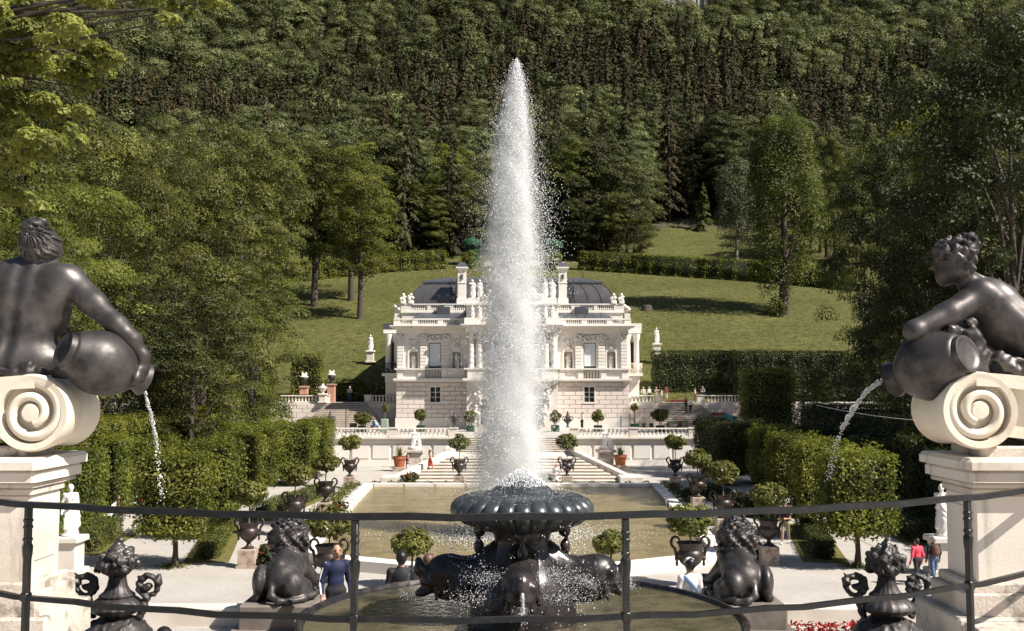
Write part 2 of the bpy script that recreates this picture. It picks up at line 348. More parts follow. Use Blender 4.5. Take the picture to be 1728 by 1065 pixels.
# ------------------------------------------------------------------ leaves
def unit(n, rng): 
    v = rng.normal(size=(n, 3)); return v / np.linalg.norm(v, axis=1)[:, None]
def leaf_quads(Pt, N, size, rng, asp=.62, jit=.35):
    n = len(Pt); N = N / (np.linalg.norm(N, axis=1)[:, None] + 1e-9)
    r = unit(n, rng); u = np.cross(N, r); u /= np.linalg.norm(u, axis=1)[:, None] + 1e-9; w = np.cross(N, u)
    s = (size * (1 - jit + 2 * jit * rng.random(n)))[:, None]
    b = N * s * .12
    V = np.stack([Pt - u * s * .5, Pt - w * s * .5 * asp + b, Pt + u * s * .5, Pt + w * s * .5 * asp + b], 1)
    return V.reshape(-1, 3), np.arange(4 * n).reshape(-1, 4)
def cloud(clumps, n, size, rng, up=.35, low=-.2, spread=.42):
    c = np.array(clumps, float); wgt = (c[:, 3] * c[:, 4]) + 1e-6; i = rng.choice(len(c), n, p=wgt / wgt.sum())
    d = unit(n, rng); bad = d[:, 2] < low; d[bad, 2] *= -1
    rad = (.74 + .32 * rng.random(n) ** .8)[:, None]
    Pt = c[i, :3] + d * c[i, 3:6] * rad
    N = d * .85 + np.array([0, 0, up]) + unit(n, rng) * spread
    V, Fq = leaf_quads(Pt, N, size, rng)
    ct = rng.random(len(c)); t = np.clip(.68 * ct[i] ** 1.25 + .36 * rng.random(n) ** 1.3, 0, 1)
    return V, Fq, t
def crown_clumps(h0, h1, w, n, rng, top=1.0, squash=.72, base=.55, cs=1.0):
    out = []
    hc = (h0 + h1) / 2; hr = (h1 - h0) / 2
    for _ in range(n):
        a = rng.random() * 2 * PI; t = rng.random() ** .85; z = -1 + 2 * t
        rr = math.sqrt(max(0, 1 - abs(z) ** 2.2)) * (1 if z > 0 else base + (1 - base) * (1 + z)) * (.55 + .45 * rng.random() ** .5)
        s = w * (.12 + .11 * rng.random()) * cs
        out.append((math.cos(a) * rr * (w / 2 - s * .6), math.sin(a) * rr * (w / 2 - s * .6), hc + z * (hr - s * .5), s, s, s * squash))
    return out
def subclumps(cl, k, rng, f=.46):
    out = []
    for c in cl:
        for _ in range(k):
            d = unit(1, rng)[0]; d[2] = abs(d[2]) - .25; s = f * (.7 + .6 * rng.random()); out.append((c[0] + d[0] * c[3] * .72, c[1] + d[1] * c[4] * .72, c[2] + d[2] * c[5] * .72, c[3] * s, c[4] * s, c[5] * s * 1.05))
    return out
def limbs(bd, h0, h1, w, r0, rng, n=7, clumps=None, lean=0.0):
    top = h0 + (h1 - h0) * .75
    pts = [(lean * t * t + .12 * r0 * math.sin(7 * t), .1 * r0 * math.cos(5 * t), t * top) for t in (0, .05, .2, .4, .6, .8, 1)]
    bd.tube(pts, [r0 * 1.5, r0 * 1.05, r0 * .9, r0 * .75, r0 * .55, r0 * .35, r0 * .12], 9)
    for i in range(n):
        t = .28 + .6 * i / n; z = t * top; a = rng.random() * 2 * PI; L = w * .42 * (1.1 - .5 * t)
        if clumps is not None:
            c = clumps[int(rng.integers(len(clumps)))]; e = (c[0], c[1], max(c[2], z + .3))
        else: e = (math.cos(a) * L, math.sin(a) * L, z + L * .8)
        b0 = (lean * t * t, 0, z); mid = tuple(b0[q] * .5 + e[q] * .5 + (0, 0, -.06 * L)[q] for q in range(3))
        rr = r0 * .42 * (1.1 - .6 * t); bd.tube([b0, mid, e], [rr, rr * .6, rr * .15], 5)
def broadleaf(name, h, w, nl, size, seed, lm, bark='bark', h0=.22, ncl=46, squash=.72, base=.55, tr=None, lean=0., low=-.15, cs=1.0, spread=.38, sb=0):
    rng = np.random.default_rng(seed); cl = crown_clumps(h * h0, h, w, ncl, rng, 1, squash, base, cs)
    if sb: cl = subclumps(cl, sb, rng)
    if lean: cl = [(c[0] + lean * .6, *c[1:]) for c in cl]
    bd = B(); limbs(bd, h * h0, h, w, tr or h * .017, rng, 9, cl, lean)
    tm = bd.mesh(name + '_trunk', M[bark], 60)
    V, Fq, t = cloud(cl, nl, size, rng, low=low, spread=spread)
    return tm, mesh_np(name + '_crown', V, Fq, M[lm], None, t)
def conifer(name, h, w, nl, size, seed, lm, dens=16):
    rng = np.random.default_rng(seed); bd = B()
    bd.tube([(0, 0, 0), (0, 0, h * .5), (0, 0, h)], [h * .014, h * .009, .03], 7)
    nb = int(h * dens / 2); hz = h * (.08 + .92 * rng.random(nb) ** 1.25); ang = rng.random(nb) * 2 * PI
    L = w / 2 * ((1 - hz / h) ** .8 * .97 + .03) * (.7 + .45 * rng.random(nb))
    i = rng.choice(nb, nl, p=(L + .15) / (L + .15).sum()); t = rng.random(nl) ** .42
    side = rng.normal(size=nl) * .16 * L[i] * (1.1 - t)
    ca, sa = np.cos(ang[i]), np.sin(ang[i]); rr = t * L[i]
    Pt = np.stack([ca * rr - sa * side, sa * rr + ca * side, hz[i] - .55 * rr * t + .12 * rr - np.abs(side) * .5 - rng.random(nl) * .25], 1)
    N = np.stack([ca * .8, sa * .8, np.full(nl, .55)], 1) + unit(nl, rng) * .42
    V, Fq = leaf_quads(Pt, N, size, rng, .45)
    tb = rng.random(nb); ti = np.clip(.5 * tb[i] + .5 * rng.random(nl), 0, 1)
    return bd.mesh(name + '_trunk', M['bark'], 60), mesh_np(name + '_crown', V, Fq, M[lm], None, ti)
def join2(name, ma, mb):
    va = np.empty(len(ma.vertices) * 3, np.float32); ma.vertices.foreach_get('co', va)
    qa = [tuple(p.vertices) for p in ma.polygons if len(p.vertices) == 4]
    vb = np.empty(len(mb.vertices) * 3, np.float32); mb.vertices.foreach_get('co', vb); nb = len(mb.polygons)
    fb = np.empty(nb * 4, np.int32); mb.loops.foreach_get('vertex_index', fb); tb = np.empty(nb, np.float32); mb.attributes['tint'].data.foreach_get('value', tb)
    V = np.concatenate([va.reshape(-1, 3), vb.reshape(-1, 3)]); Fq = np.concatenate([np.array(qa, np.int32), fb.reshape(-1, 4) + len(ma.vertices)])
    return mesh_np(name, V, Fq, [ma.materials[0], mb.materials[0]], [0] * len(qa) + [1] * nb, np.concatenate([np.zeros(len(qa)), tb]))
def hedge_mesh(name, boxes, lm, dens=120, size=.13, seed=1, rough=.10, sides='tfblr'):
    """clipped hedge: a skin of small leaves over a dark inner body; boxes = (x0,x1,y0,y1,z0,z1)"""
    rng = np.random.default_rng(seed); Vs, Fs, Ts, ms = [], [], [], []; o = 0
    for bi, (x0, x1, y0, y1, z0, z1) in enumerate(boxes):
        dx, dy, dz = x1 - x0, y1 - y0, z1 - z0; ph = rng.random(6) * 6
        for sd, nrm, ar in (('t', (0, 0, 1), dx * dy), ('f', (0, -1, 0), dx * dz), ('b', (0, 1, 0), dx * dz), ('l', (-1, 0, 0), dy * dz), ('r', (1, 0, 0), dy * dz), ('u', (0, 0, -1), dx * dy)):
            if sd not in sides: continue
            n = int(ar * dens * (.35 if sd == 'b' else 1)) + 4; q = rng.random((n, 3)); nv = np.array(nrm, float)
            a = int(np.argmax(np.abs(nv))); q[:, a] = 1 if nv[a] > 0 else 0
            Pt = np.array([x0, y0, z0]) + q * np.array([dx, dy, dz])
            lump = np.sin(Pt[:, 0] * 2.3 + ph[0]) * np.sin(Pt[:, 1] * 2.1 + ph[1]) + np.sin(Pt[:, 2] * 2.9 + ph[2]) * .7
            Pt = Pt + nv * (lump * rough * .6 + rng.normal(size=n) * rough * .75 - rough * .3)[:, None] + rng.normal(size=(n, 3)) * .03
            N = nv * .8 + np.array([0, 0, .3]) + unit(n, rng) * .62
            V, Fq = leaf_quads(Pt, N, size, rng)
            Vs.append(V); Fs.append(Fq + o); o += len(V); Ts.append(np.clip(.35 + .25 * lump + .45 * (rng.random(n) - .3), 0, 1)); ms.append(np.zeros(n, int))
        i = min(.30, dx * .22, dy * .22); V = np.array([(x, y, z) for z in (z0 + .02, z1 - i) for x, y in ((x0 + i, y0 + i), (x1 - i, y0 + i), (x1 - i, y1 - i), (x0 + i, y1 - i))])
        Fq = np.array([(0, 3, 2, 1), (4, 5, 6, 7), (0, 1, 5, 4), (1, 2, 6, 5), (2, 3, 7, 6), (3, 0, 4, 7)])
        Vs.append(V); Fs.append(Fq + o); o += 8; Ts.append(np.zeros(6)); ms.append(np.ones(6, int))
    return mesh_np(name, np.concatenate(Vs), np.concatenate(Fs), [M[lm], M['hedgecore']], np.concatenate(ms), np.concatenate(Ts))
def mop_mesh(name, rx, rz, n, size, seed, lm='mop'):
    rng = np.random.default_rng(seed); cl = [(0, 0, 0, rx * .7, rx * .7, rz * .7)]
    for _ in range(26):
        d = unit(1, rng)[0]; s = rx * (.28 + .14 * rng.random()); cl.append((d[0] * (rx - s), d[1] * (rx - s), d[2] * (rz - s * .7), s, s, s * .8))
    V, Fq, t = cloud(cl, n, size, rng, .3, -.8); return mesh_np(name, V, Fq, M[lm], None, t)

# ------------------------------------------------------------------ ground, terraces, hill
HX = [118, 130, 160, 200, 262, 400, 600, 800, 1200]; HZ = [5.0, 9.4, 18.2, 29.7, 46, 104, 200, 305, 520]
def hill(x, y):
    z = np.interp(y, HX, HZ); f = np.clip((np.asarray(y) - 118) / 60, 0, 1)
    return z + f * (np.sin(x * .045) * np.sin(np.asarray(y) * .05) * .8) + np.clip((np.asarray(y) - 280) / 150, 0, 1) * (12 * np.sin(x * .021 + 1) + 9 * np.sin(x * .009 + np.asarray(y) * .012))
def sheet(name, xs, ys, m, zf):
    X, Y = np.meshgrid(xs, ys, indexing='xy'); V = np.stack([X.ravel(), Y.ravel(), zf(X, Y).ravel()], 1)
    nx, ny = len(xs), len(ys); i = (np.arange(ny - 1)[:, None] * nx + np.arange(nx - 1)[None]).ravel()
    return struct(name, mesh_np(name, V, np.stack([i, i + 1, i + nx + 1, i + nx], 1), M[m], smooth=True))
sheet('gravel_ground', np.linspace(-150, 150, 61), np.linspace(-40, 97, 40), 'gravel', lambda X, Y: 0 * X)
bd = B(); bd.box(-16.7, 16.7, 91.75, 97, .02, 2.45); bd.box(-130, 130, 97, 112.6, -.2, 2.45); struct('terrace_ground', bd.mesh('terrace_ground', M['gravel']))
bd = B(); bd.box(-130, -12.9, 112.6, 121, 2, 5.1); bd.box(12.7, 130, 112.6, 121, 2, 5.1); struct('side_terrace_ground', bd.mesh('side_terrace_ground', M['gravel']))
sheet('lawn', np.linspace(-260, 260, 105), np.concatenate([np.linspace(118, 264, 60)]), 'lawn', hill)
sheet('hillside', np.linspace(-900, 900, 91), np.linspace(263.9, 1200, 80), 'soil', lambda X, Y: hill(X, Y) - .02)
bd = B(); bd.box(-30, 30, 6.9, 19.0, .02, 2.85); struct('middle_terrace', bd.mesh('middle_terrace', M['gravel']))
bd = B(); bd.box(-30, 30, -30, 6.9, .02, 5.55); struct('upper_platform', bd.mesh('upper_platform', M['paving']))

# ------------------------------------------------------------------ palace
PX = -.12
pal = thing('palace', 'white rococo palace with rusticated base, dark curved roofs and statues', 'palace', (PX, 108, 2.45))
def pp(name, bd, m, smooth=None, parent=None, label=None):
    me = bd.mesh(name, m if isinstance(m, list) else M[m], smooth); o = part(name, me, parent or pal, world=True, label=label); return o
Z0 = 2.45
def wall_holes(bd, x0, x1, y0, y1, z0, z1, holes):      # wall slab (front y0) with rectangular openings (x0,x1,z0,z1)
    xs = sorted({x0, x1, *[h[0] for h in holes], *[h[1] for h in holes]})
    for a, b_ in zip(xs[:-1], xs[1:]):
        c = (a + b_) / 2; hz = sorted([(h[2], h[3]) for h in holes if h[0] <= c <= h[1]]); z = z0
        for l, u in hz:
            if l > z: bd.box(a, b_, y0, y1, z, l)
            z = u
        if z < z1: bd.box(a, b_, y0, y1, z, z1)
for s in (-1, 1):
    X = lambda a: PX + s * a
    def bx(bd, a, b_, y0, y1, z0, z1): bd.box(min(X(a), X(b_)), max(X(a), X(b_)), y0, y1, z0, z1)
    # ground storey: dark window, rusticated stones
    wl = B(); lo, hi = min(X(4.7), X(12.2)), max(X(4.7), X(12.2)); w0, w1 = min(X(7.55), X(8.6)), max(X(7.55), X(8.6))
    wall_holes(wl, lo, hi, 108, 109, Z0, 7.3, [(w0, w1, 5.25, 6.8)])
    wo = pp('wall', wl, 'joint'); wl2 = B(); bx(wl2, 4.72, 12.18, 109, 127, Z0 + .01, 13.0); pp('wall', wl2, 'palace_wall')
    ple = B(); ple.box(lo - .06, hi + .06, 107.9, 108.02, Z0, 3.6); pp('plinth', ple, 'stone_clean')
    rows = 8; rh = (7.3 - 3.62) / rows
    for r in range(rows):
        nb = 6; bw = 7.5 / nb; off = bw / 2 if r % 2 else 0; x = 4.7
        edges = [4.7] + [4.7 + off + bw * k for k in range(0 if off else 1, nb)] + [12.2]
        for a, b_ in zip(edges[:-1], edges[1:]):
            za, zb = 3.62 + r * rh, 3.62 + (r + 1) * rh
            segs = [(a, b_)]
            if za < 6.8 and zb > 5.25: segs = [(a, min(b_, 7.5)), (max(a, 8.65), b_)]
            for c, d in segs:
                if d - c > .2:
                    cb = B(); w_ = d - c - .06; cb.cbox(-w_ / 2, w_ / 2, -.07, .01, 0, zb - za - .06, .025)
                    part('stone_block', cb.mesh('stone_block', M['ashlar']), wo, loc=(X((c + d) / 2) - 0, 107.99, za + .03)); 
    fr = B(); fr.box(w0 - .16, w1 + .16, 107.86, 108.0, 5.08, 5.24); fr.box(w0 - .12, w0, 107.9, 108.0, 5.25, 6.95); fr.box(w1, w1 + .12, 107.9, 108.0, 5.25, 6.95); fr.box(w0, w1, 107.9, 108.0, 6.81, 6.95)
    wf = pp('window', fr, 'stone_clean'); mu = B(); c_ = (w0 + w1) / 2
    mu.box(c_ - .05, c_ + .05, 108.2, 108.26, 5.25, 6.8)
    for zz in (5.76, 6.27): mu.box(w0, w1, 108.205, 108.255, zz - .03, zz + .03)
    pp('frame', mu, 'frame', parent=wf)
    for i in range(2):
        for j in range(3):
            pb = B(); a = w0 + i * (w1 - w0) / 2; pb.box(a, a + (w1 - w0) / 2, 108.27, 108.3, 5.25 + j * .517, 5.25 + (j + 1) * .517); pp('pane', pb, 'dark', parent=wf)
    # string course, parapet zone with panels and a small balustrade under the window
    sc = B(); bx(sc, 4.5, 12.35, 107.6, 108.4, 7.32, 7.5); bx(sc, 4.5, 12.45, 107.45, 108.4, 7.5, 7.72); pp('string_course', sc, 'stone_clean')
    pz = B(); bx(pz, 4.7, 7.1, 107.85, 109, 7.72, 8.62); bx(pz, 9.1, 12.2, 107.85, 109, 7.72, 8.62); bx(pz, 7.1, 9.1, 108.3, 109, 7.72, 8.6)
    for a in (4.95, 6.9, 9.3, 11.5): bx(pz, a - .02, a + .55, 107.7, 107.9, 7.73, 8.6)
    pp('parapet', pz, 'stone_clean'); lg = B(); bx(lg, 4.6, 12.35, 107.55, 108.6, 8.62, 8.78); pp('ledge', lg, 'stone_clean')
    bm = B(); bm.lathe([(.07, 0), (.07, .08), (.05, .14), (.1, .34), (.05, .6), (.07, .72), (.07, .88)], 8); bmm = bm.mesh('baluster', M['stone_clean'], 40)
    for i in range(6): part('baluster', bmm, pal, loc=(s * (7.3 + i * .32), -.02, 7.73 - Z0))
    # main storey wall with window and round-headed niches
    mw = B(); ww = (min(X(7.5), X(8.8)), max(X(7.5), X(8.8)), 8.8, 11.45)
    nh = [ww] + [(min(X(c - .45), X(c + .45)), max(X(c - .45), X(c + .45)), 8.8, 10.5) for c in (5.88, 10.4)]
    wall_holes(mw, lo, hi, 108.1, 108.8, 8.78, 13.0, nh); mo = pp('wall', mw, 'palace_wall')
    for r in range(9):
        za = 8.9 + r * .36
        for a, b_ in ((4.75, 5.3), (6.45, 6.75), (9.98, 10.0)): pass
    for c in (5.88, 10.4):
        nb_ = B(); n = 14; rad = .45
        arc = [(X(c) + rad * math.cos(PI * i / n), 10.35 + rad * math.sin(PI * i / n)) for i in range(n + 1)]
        out = [(X(c) + (rad + .16) * math.cos(PI * i / n), 10.35 + (rad + .16) * math.sin(PI * i / n)) for i in range(n + 1)]
        for i in range(n): nb_.add([(arc[i][0], 107.98, arc[i][1]), (arc[i + 1][0], 107.98, arc[i + 1][1]), (out[i + 1][0], 107.98, out[i + 1][1]), (out[i][0], 107.98, out[i][1]), (arc[i][0], 108.75, arc[i][1]), (arc[i + 1][0], 108.75, arc[i + 1][1]), (out[i + 1][0], 108.09, out[i + 1][1]), (out[i][0], 108.09, out[i][1])], [(0, 1, 2, 3), (0, 4, 5, 1), (3, 2, 6, 7)])
        for q in (-1, 1): nb_.box(X(c) + q * .53 - .08, X(c) + q * .53 + .08, 107.98, 108.2, 8.79, 10.35)
        nb_.ball((X(c), 107.98, 11.0), (.22, .12, .25), 8, 6)
        pp('niche_arch', nb_, 'stone_clean', 40)
        bk = B(); bk.box(X(c) - .46, X(c) + .46, 108.76, 108.85, 8.7, 10.95); pp('niche_back', bk, 'scroll')
        rl = B(); rr = random.Random(int(c * 10))
        for _ in range(16): rl.ball((X(c) + rr.uniform(-.5, .5), 108.04, 11.55 + rr.uniform(-.4, .42)), (rr.uniform(.06, .17), .1, rr.uniform(.06, .17)), 6, 4)
        pp('relief', rl, 'stone_clean', 60)
    # window with white blind, frame and carved head
    wf = B(); wf.box(ww[0] - .28, ww[0] - .02, 107.92, 108.3, 8.79, 11.6); wf.box(ww[1] + .02, ww[1] + .28, 107.92, 108.3, 8.79, 11.6); wf.box(ww[0] - .28, ww[1] + .28, 107.9, 108.3, 11.47, 11.72)
    wfo = pp('window', wf, 'stone_clean'); wb = B(); wb.box(ww[0] + .07, ww[1] - .07, 108.20, 108.24, 9.0, 11.38); pp('blind', wb, 'blind', parent=wfo)
    db = B(); db.box(ww[0] - .02, ww[1] + .02, 108.25, 108.3, 8.75, 11.5); pp('frame', db, 'dark', parent=wfo)
    rl = B(); rr = random.Random(3)
    for _ in range(26): rl.ball((X(8.15) + rr.uniform(-1.1, 1.1), 107.95, 11.95 + rr.uniform(-.22, .25)), (rr.uniform(.08, .2), .13, rr.uniform(.07, .16)), 6, 4)
    pp('relief', rl, 'stone_clean', 60)
    # banded pilasters with leafy capitals
    for c in (6.95, 9.35, 11.75):
        pb = B()
        for k in range(9): pb.cbox(X(c) - .36, X(c) + .36, 107.82, 108.15, 8.8 + k * .345, 8.8 + k * .345 + .29, .04)
        pb.box(X(c) - .31, X(c) + .31, 107.9, 108.16, 8.8, 11.9); po = pp('pilaster', pb, 'stone_clean')
        cb = B(); rr = random.Random(int(c * 7))
        cb.box(X(c) - .3, X(c) + .3, 107.86, 108.15, 11.9, 12.3)
        for _ in range(22): cb.ball((X(c) + rr.uniform(-.4, .4), 107.8 + rr.uniform(-.06, .06), 12.1 + rr.uniform(-.22, .25)), rr.uniform(.07, .13), 6, 4)
        pp('capital', cb, 'stone_clean', 60, po)
    # entablature, cornice, attic balustrade
    eb = B(); bx(eb, 4.7, 12.2, 107.85, 109.2, 12.38, 12.9); bx(eb, 4.6, 12.4, 107.6, 109.2, 12.9, 13.02); pp('entablature', eb, 'palace_wall')
    for i in range(24):
        pass
    cb = B(); bx(cb, 4.6, 12.75, 107.1, 109.4, 13.02, 13.16); bx(cb, 4.6, 12.85, 106.98, 109.4, 13.16, 13.26); pp('cornice', cb, 'stone_clean')
    ab = B(); bx(ab, 4.8, 12.45, 107.5, 107.85, 13.26, 13.42); bx(ab, 4.8, 12.45, 107.48, 107.87, 13.86, 14.0)
    for a, b_ in ((4.8, 5.6), (7.25, 7.85), (9.9, 10.5), (11.75, 12.45)): bx(ab, a, b_, 107.52, 107.83, 13.42, 13.86)
    ao = pp('attic_balustrade', ab, 'stone_clean'); sm = B(); sm.lathe([(.05, 0), (.085, .14), (.04, .3), (.06, .44)], 6); smm = sm.mesh('baluster', M['stone_clean'], 50)
    for a, b_, n in ((5.6, 7.25, 8), (7.85, 9.9, 9), (10.5, 11.75, 7)):
        for i in range(n): part('baluster', smm, pal, loc=(s * (a + (i + .5) * (b_ - a) / n), -.33, 13.42 - Z0))
    # lean-to roof, second tier and its balustrade
    rf = B(); y0, y1 = 109.3, 112.9
    rf.add([(X(11.6), y0, 13.7), (X(4.9), y0, 13.7), (X(4.9), y1, 14.95), (X(9.9), y1, 14.95), (X(11.6), y0, 13.4), (X(4.9), y0, 13.4), (X(4.9), y1, 13.4), (X(9.9), y1, 13.4)], [(0, 1, 2, 3), (0, 3, 7, 4), (1, 5, 6, 2), (0, 4, 5, 1), (3, 2, 6, 7)])
    ro = pp('lower_roof', rf, 'lead')
    for i in range(7):
        a = 5.2 + i * .9; sb = B(); t = 1 if a < 9.9 else (11.6 - a) / 1.7
        sb.tube([(X(a), y0, 13.72), (X(a), y0 + t * (y1 - y0), 13.72 + 1.25 * t)], .03, 4); pp('seam', sb, 'lead', parent=ro)
    tw = B(); bx(tw, 4.7, 12.15, 113.0, 127, 13.0, 14.95); bx(tw, 4.7, 12.3, 112.85, 113.1, 14.95, 15.12); pp('upper_wall', tw, 'palace_wall')
    ub = B(); bx(ub, 4.7, 12.3, 112.95, 113.25, 15.12, 15.24); bx(ub, 4.7, 12.3, 112.93, 113.27, 15.84, 15.98)
    for a, b_ in ((4.7, 5.0), (6.5, 7.5), (9.0, 9.4), (11.2, 12.3)): bx(ub, a, b_, 112.97, 113.23, 15.24, 15.84)
    uo = pp('roof_balustrade', ub, 'stone_clean')
    for a, b_, n in ((5.0, 6.5, 7), (7.5, 9.0, 7), (9.4, 11.2, 8)):
        for i in range(n): part('baluster', smm, pal, loc=(s * (a + (i + .5) * (b_ - a) / n), 5.1, 15.24 - Z0), scale=(1, 1, 1.35))
    dm = B(); dm.cbox(X(7.6) - .75, X(7.6) + .75, 112.3, 112.9, 14.6, 15.6, .05); pp('dormer', dm, 'lead')
    # curved roof
    cr = B(); prof = [(0, 15.3), (.03, 16.15), (.2, 16.95), (.5, 17.65), (.95, 18.2), (1.4, 18.5)]
    x0r, x1r, y0r, y1r = 2.5, 11.6, 114.6, 127.5; V = []; Fs = []
    nx = 12; outl = []
    for (ins, z) in prof:
        ring = []
        for i in range(nx + 1): ring.append((x0r + (x1r - ins * 1.25 - x0r) * i / nx, y0r + ins))
        for i in range(1, 7): ring.append((x1r - ins * 1.25, y0r + ins + (y1r - y0r - 2 * ins) * i / 6))
        V += [(X(a), b_, z) for a, b_ in ring]; outl.append(len(ring))
    n = outl[0]
    for j in range(len(prof) - 1):
        for i in range(n - 1): Fs.append((j * n + i, j * n + i + 1, (j + 1) * n + i + 1, (j + 1) * n + i))
    if s < 0: Fs = [f[::-1] for f in Fs]
    cr.add(V, Fs); cro = pp('curved_roof', cr, 'zinc', 50)
    for i in range(n):
        if i % 2 == 0 or i > nx: sb = B(); sb.tube([Vector(V[j * n + i]) + Vector((0, -.02, .01)) for j in range(len(prof))], .04, 4); pp('seam', sb, 'zinc', parent=cro)
    tp = B(); tp.add([(X(2.4), 115.8, 18.5), (X(10.2), 115.8, 18.5), (X(10.2), 126.5, 18.5), (X(2.4), 126.5, 18.5), (X(2.4), 115.8, 18.72), (X(10.2), 115.8, 18.72), (X(10.2), 126.5, 18.72), (X(2.4), 126.5, 18.72), (X(2.4), 119, 19.45), (X(8.2), 119, 19.45), (X(8.2), 123, 19.45), (X(2.4), 123, 19.45)],
        [(0, 1, 5, 4), (1, 2, 6, 5), (2, 3, 7, 6), (4, 5, 9, 8), (5, 6, 10, 9), (6, 7, 11, 10), (8, 9, 10, 11), (0, 3, 2, 1)]); pp('roof_cap', tp, 'lead')
    fl = B(); fl.tube([(X(8.2), 119, 19.4), (X(8.2), 119, 20.1)], [.06, .015], 5); pp('finial', fl, 'iron')
    # ladder
    ld = B()
    for q in (-.3, .3): ld.tube([(X(6.6) + q, 114.4, 15.4), (X(6.6) + q, 114.5, 16.9), (X(6.6) + q, 115.4, 18.1), (X(6.6) + q, 115.7, 19.0)], .035, 4)
    for k in range(9): ld.tube([(X(6.6) - .3, 114.42 + k * .03 + max(0, k - 5) * .2, 15.5 + k * .3), (X(6.6) + .3, 114.42 + k * .03 + max(0, k - 5) * .2, 15.5 + k * .3)], .025, 4)
    pp('ladder', ld, 'iron')
    # chimney
    ch = B(); a = X(5.6); ch.cbox(a - .6, a + .6, 113.3, 114.5, 15.0, 16.6, .05); ch.box(a - .45, a + .45, 113.5, 114.3, 16.6, 19.75); ch.box(a - .5, a + .5, 113.44, 114.36, 18.3, 18.42)
    ch.box(a - .55, a + .55, 113.4, 114.4, 19.75, 19.95); ch.box(a - .68, a + .68, 113.27, 114.53, 19.95, 20.1); cho = pp('chimney', ch, 'stone_clean')
    cc = B(); cc.add([(a - .68, 113.27, 20.1), (a + .68, 113.27, 20.1), (a + .68, 114.53, 20.1), (a - .68, 114.53, 20.1), (a - .3, 113.7, 20.65), (a + .3, 113.7, 20.65), (a + .3, 114.1, 20.65), (a - .3, 114.1, 20.65)], [(0, 1, 5, 4), (1, 2, 6, 5), (2, 3, 7, 6), (3, 0, 4, 7), (4, 5, 6, 7)]); pp('chimney_cap', cc, 'lead', parent=cho)
    cv = B(); cv.lathe([(.16, 0), (.12, .25), (.16, .5)], 8, (a, 113.48, 18.75)); pp('vent', cv, 'grille', parent=cho)
    # set-back side block with iron balcony, columns and dark roof
    sb = B(); bx(sb, 12.22, 13.95, 113.2, 136, Z0 + .01, 12.7); bx(sb, 12.22, 14.2, 112.9, 136, 12.7, 13.1); pp('side_wing', sb, 'palace_wall')
    sr = B(); bx(sr, 12.9, 14.25, 113.0, 135, 13.1, 13.8); pp('side_roof', sr, 'lead' if s < 0 else 'stone_clean')
    sp = B(); bx(sp, 12.4, 13.0, 113.05, 113.6, 13.9, 14.9); pp('side_pedestal', sp, 'stone_clean')
    for c in (12.7, 13.65):
        k = B(); k.lathe([(.34, 8.7), (.3, 8.9), (.28, 11.8), (.38, 12.1), (.42, 12.6)], 10, (X(c), 112.95, 0)); pp('column', k, 'stone_clean', 40)
    dw = B(); dw.box(X(13.18) - .13, X(13.18) + .13, 113.1, 113.22, 8.9, 11.7); pp('window', dw, 'dark')
    bl = B(); bx(bl, 12.25, 14.2, 111.9, 113.2, 8.0, 8.3); bx(bl, 12.5, 13.9, 112.3, 113.2, 7.3, 8.0); bo = pp('balcony', bl, 'stone_clean')
    br = B(); bx(br, 12.3, 14.15, 111.95, 112.0, 9.35, 9.42); bx(br, 12.3, 14.15, 111.95, 112.0, 8.4, 8.46); rr = random.Random(5)
    for i in range(19): x = X(12.35 + i * .098); br.tube([(x, 111.97, 8.3), (x + rr.uniform(-.1, .1), 111.9, 8.85), (x, 111.97, 9.38)], .025, 4)
    for i in range(16): br.ball((X(rr.uniform(12.4, 14.1)), 111.93, rr.uniform(8.5, 9.3)), (.12, .05, .12), 6, 4)
    pp('balcony_railing', br, 'iron' if s < 0 else 'scroll', 50, bo)
# ---- centre block
cb = B(); wall_holes(cb, PX - 4.7, PX + 4.7, 106.0, 108.2, Z0, 7.3, [(PX + c - .78, PX + c + .78, 2.95, 5.6) for c in (-2.5, 0, 2.5)]); cw = pp('wall', cb, 'ashlar')
for c in (-2.5, 0, 2.5):
    n = 14; ab = B(); rad = .78
    pts = [(PX + c + rad * math.cos(PI * i / n), 5.3 + .9 * math.sin(PI * i / n)) for i in range(n + 1)]
    ab.prism([(PX + c + rad, 2.95)] + pts + [(PX + c - rad, 2.95)], 106.9, 107.0, 'y'); do = pp('door', ab, 'grille')
    fb = B()
    for i in range(n):
        p, q = pts[i], pts[i + 1]; o1 = (PX + c + (p[0] - PX - c) * 1.25, 5.3 + (p[1] - 5.3) * 1.2); o2 = (PX + c + (q[0] - PX - c) * 1.25, 5.3 + (q[1] - 5.3) * 1.2)
        fb.add([(p[0], 105.9, p[1]), (q[0], 105.9, q[1]), (o2[0], 105.9, o2[1]), (o1[0], 105.9, o1[1]), (p[0], 106.9, p[1]), (q[0], 106.9, q[1]), (o1[0], 106.02, o1[1]), (o2[0], 106.02, o2[1])], [(0, 1, 2, 3), (0, 4, 5, 1), (3, 2, 7, 6)])
    for q in (-1, 1): fb.box(PX + c + q * .87 - .1, PX + c + q * .87 + .1, 105.9, 106.02, 2.95, 5.3)
    pp('door_surround', fb, 'stone_clean', 40)
    gb = B()
    for i in range(7): gb.tube([(PX + c - .66 + i * .22, 106.85, 2.96), (PX + c - .66 + i * .22, 106.85, 5.9)], .025, 4)
    for z in (3.4, 4.2, 5.0): gb.tube([(PX + c - .75, 106.85, z), (PX + c + .75, 106.85, z)], .03, 4)
    pp('iron_grille', gb, 'iron', parent=do)
at = B()
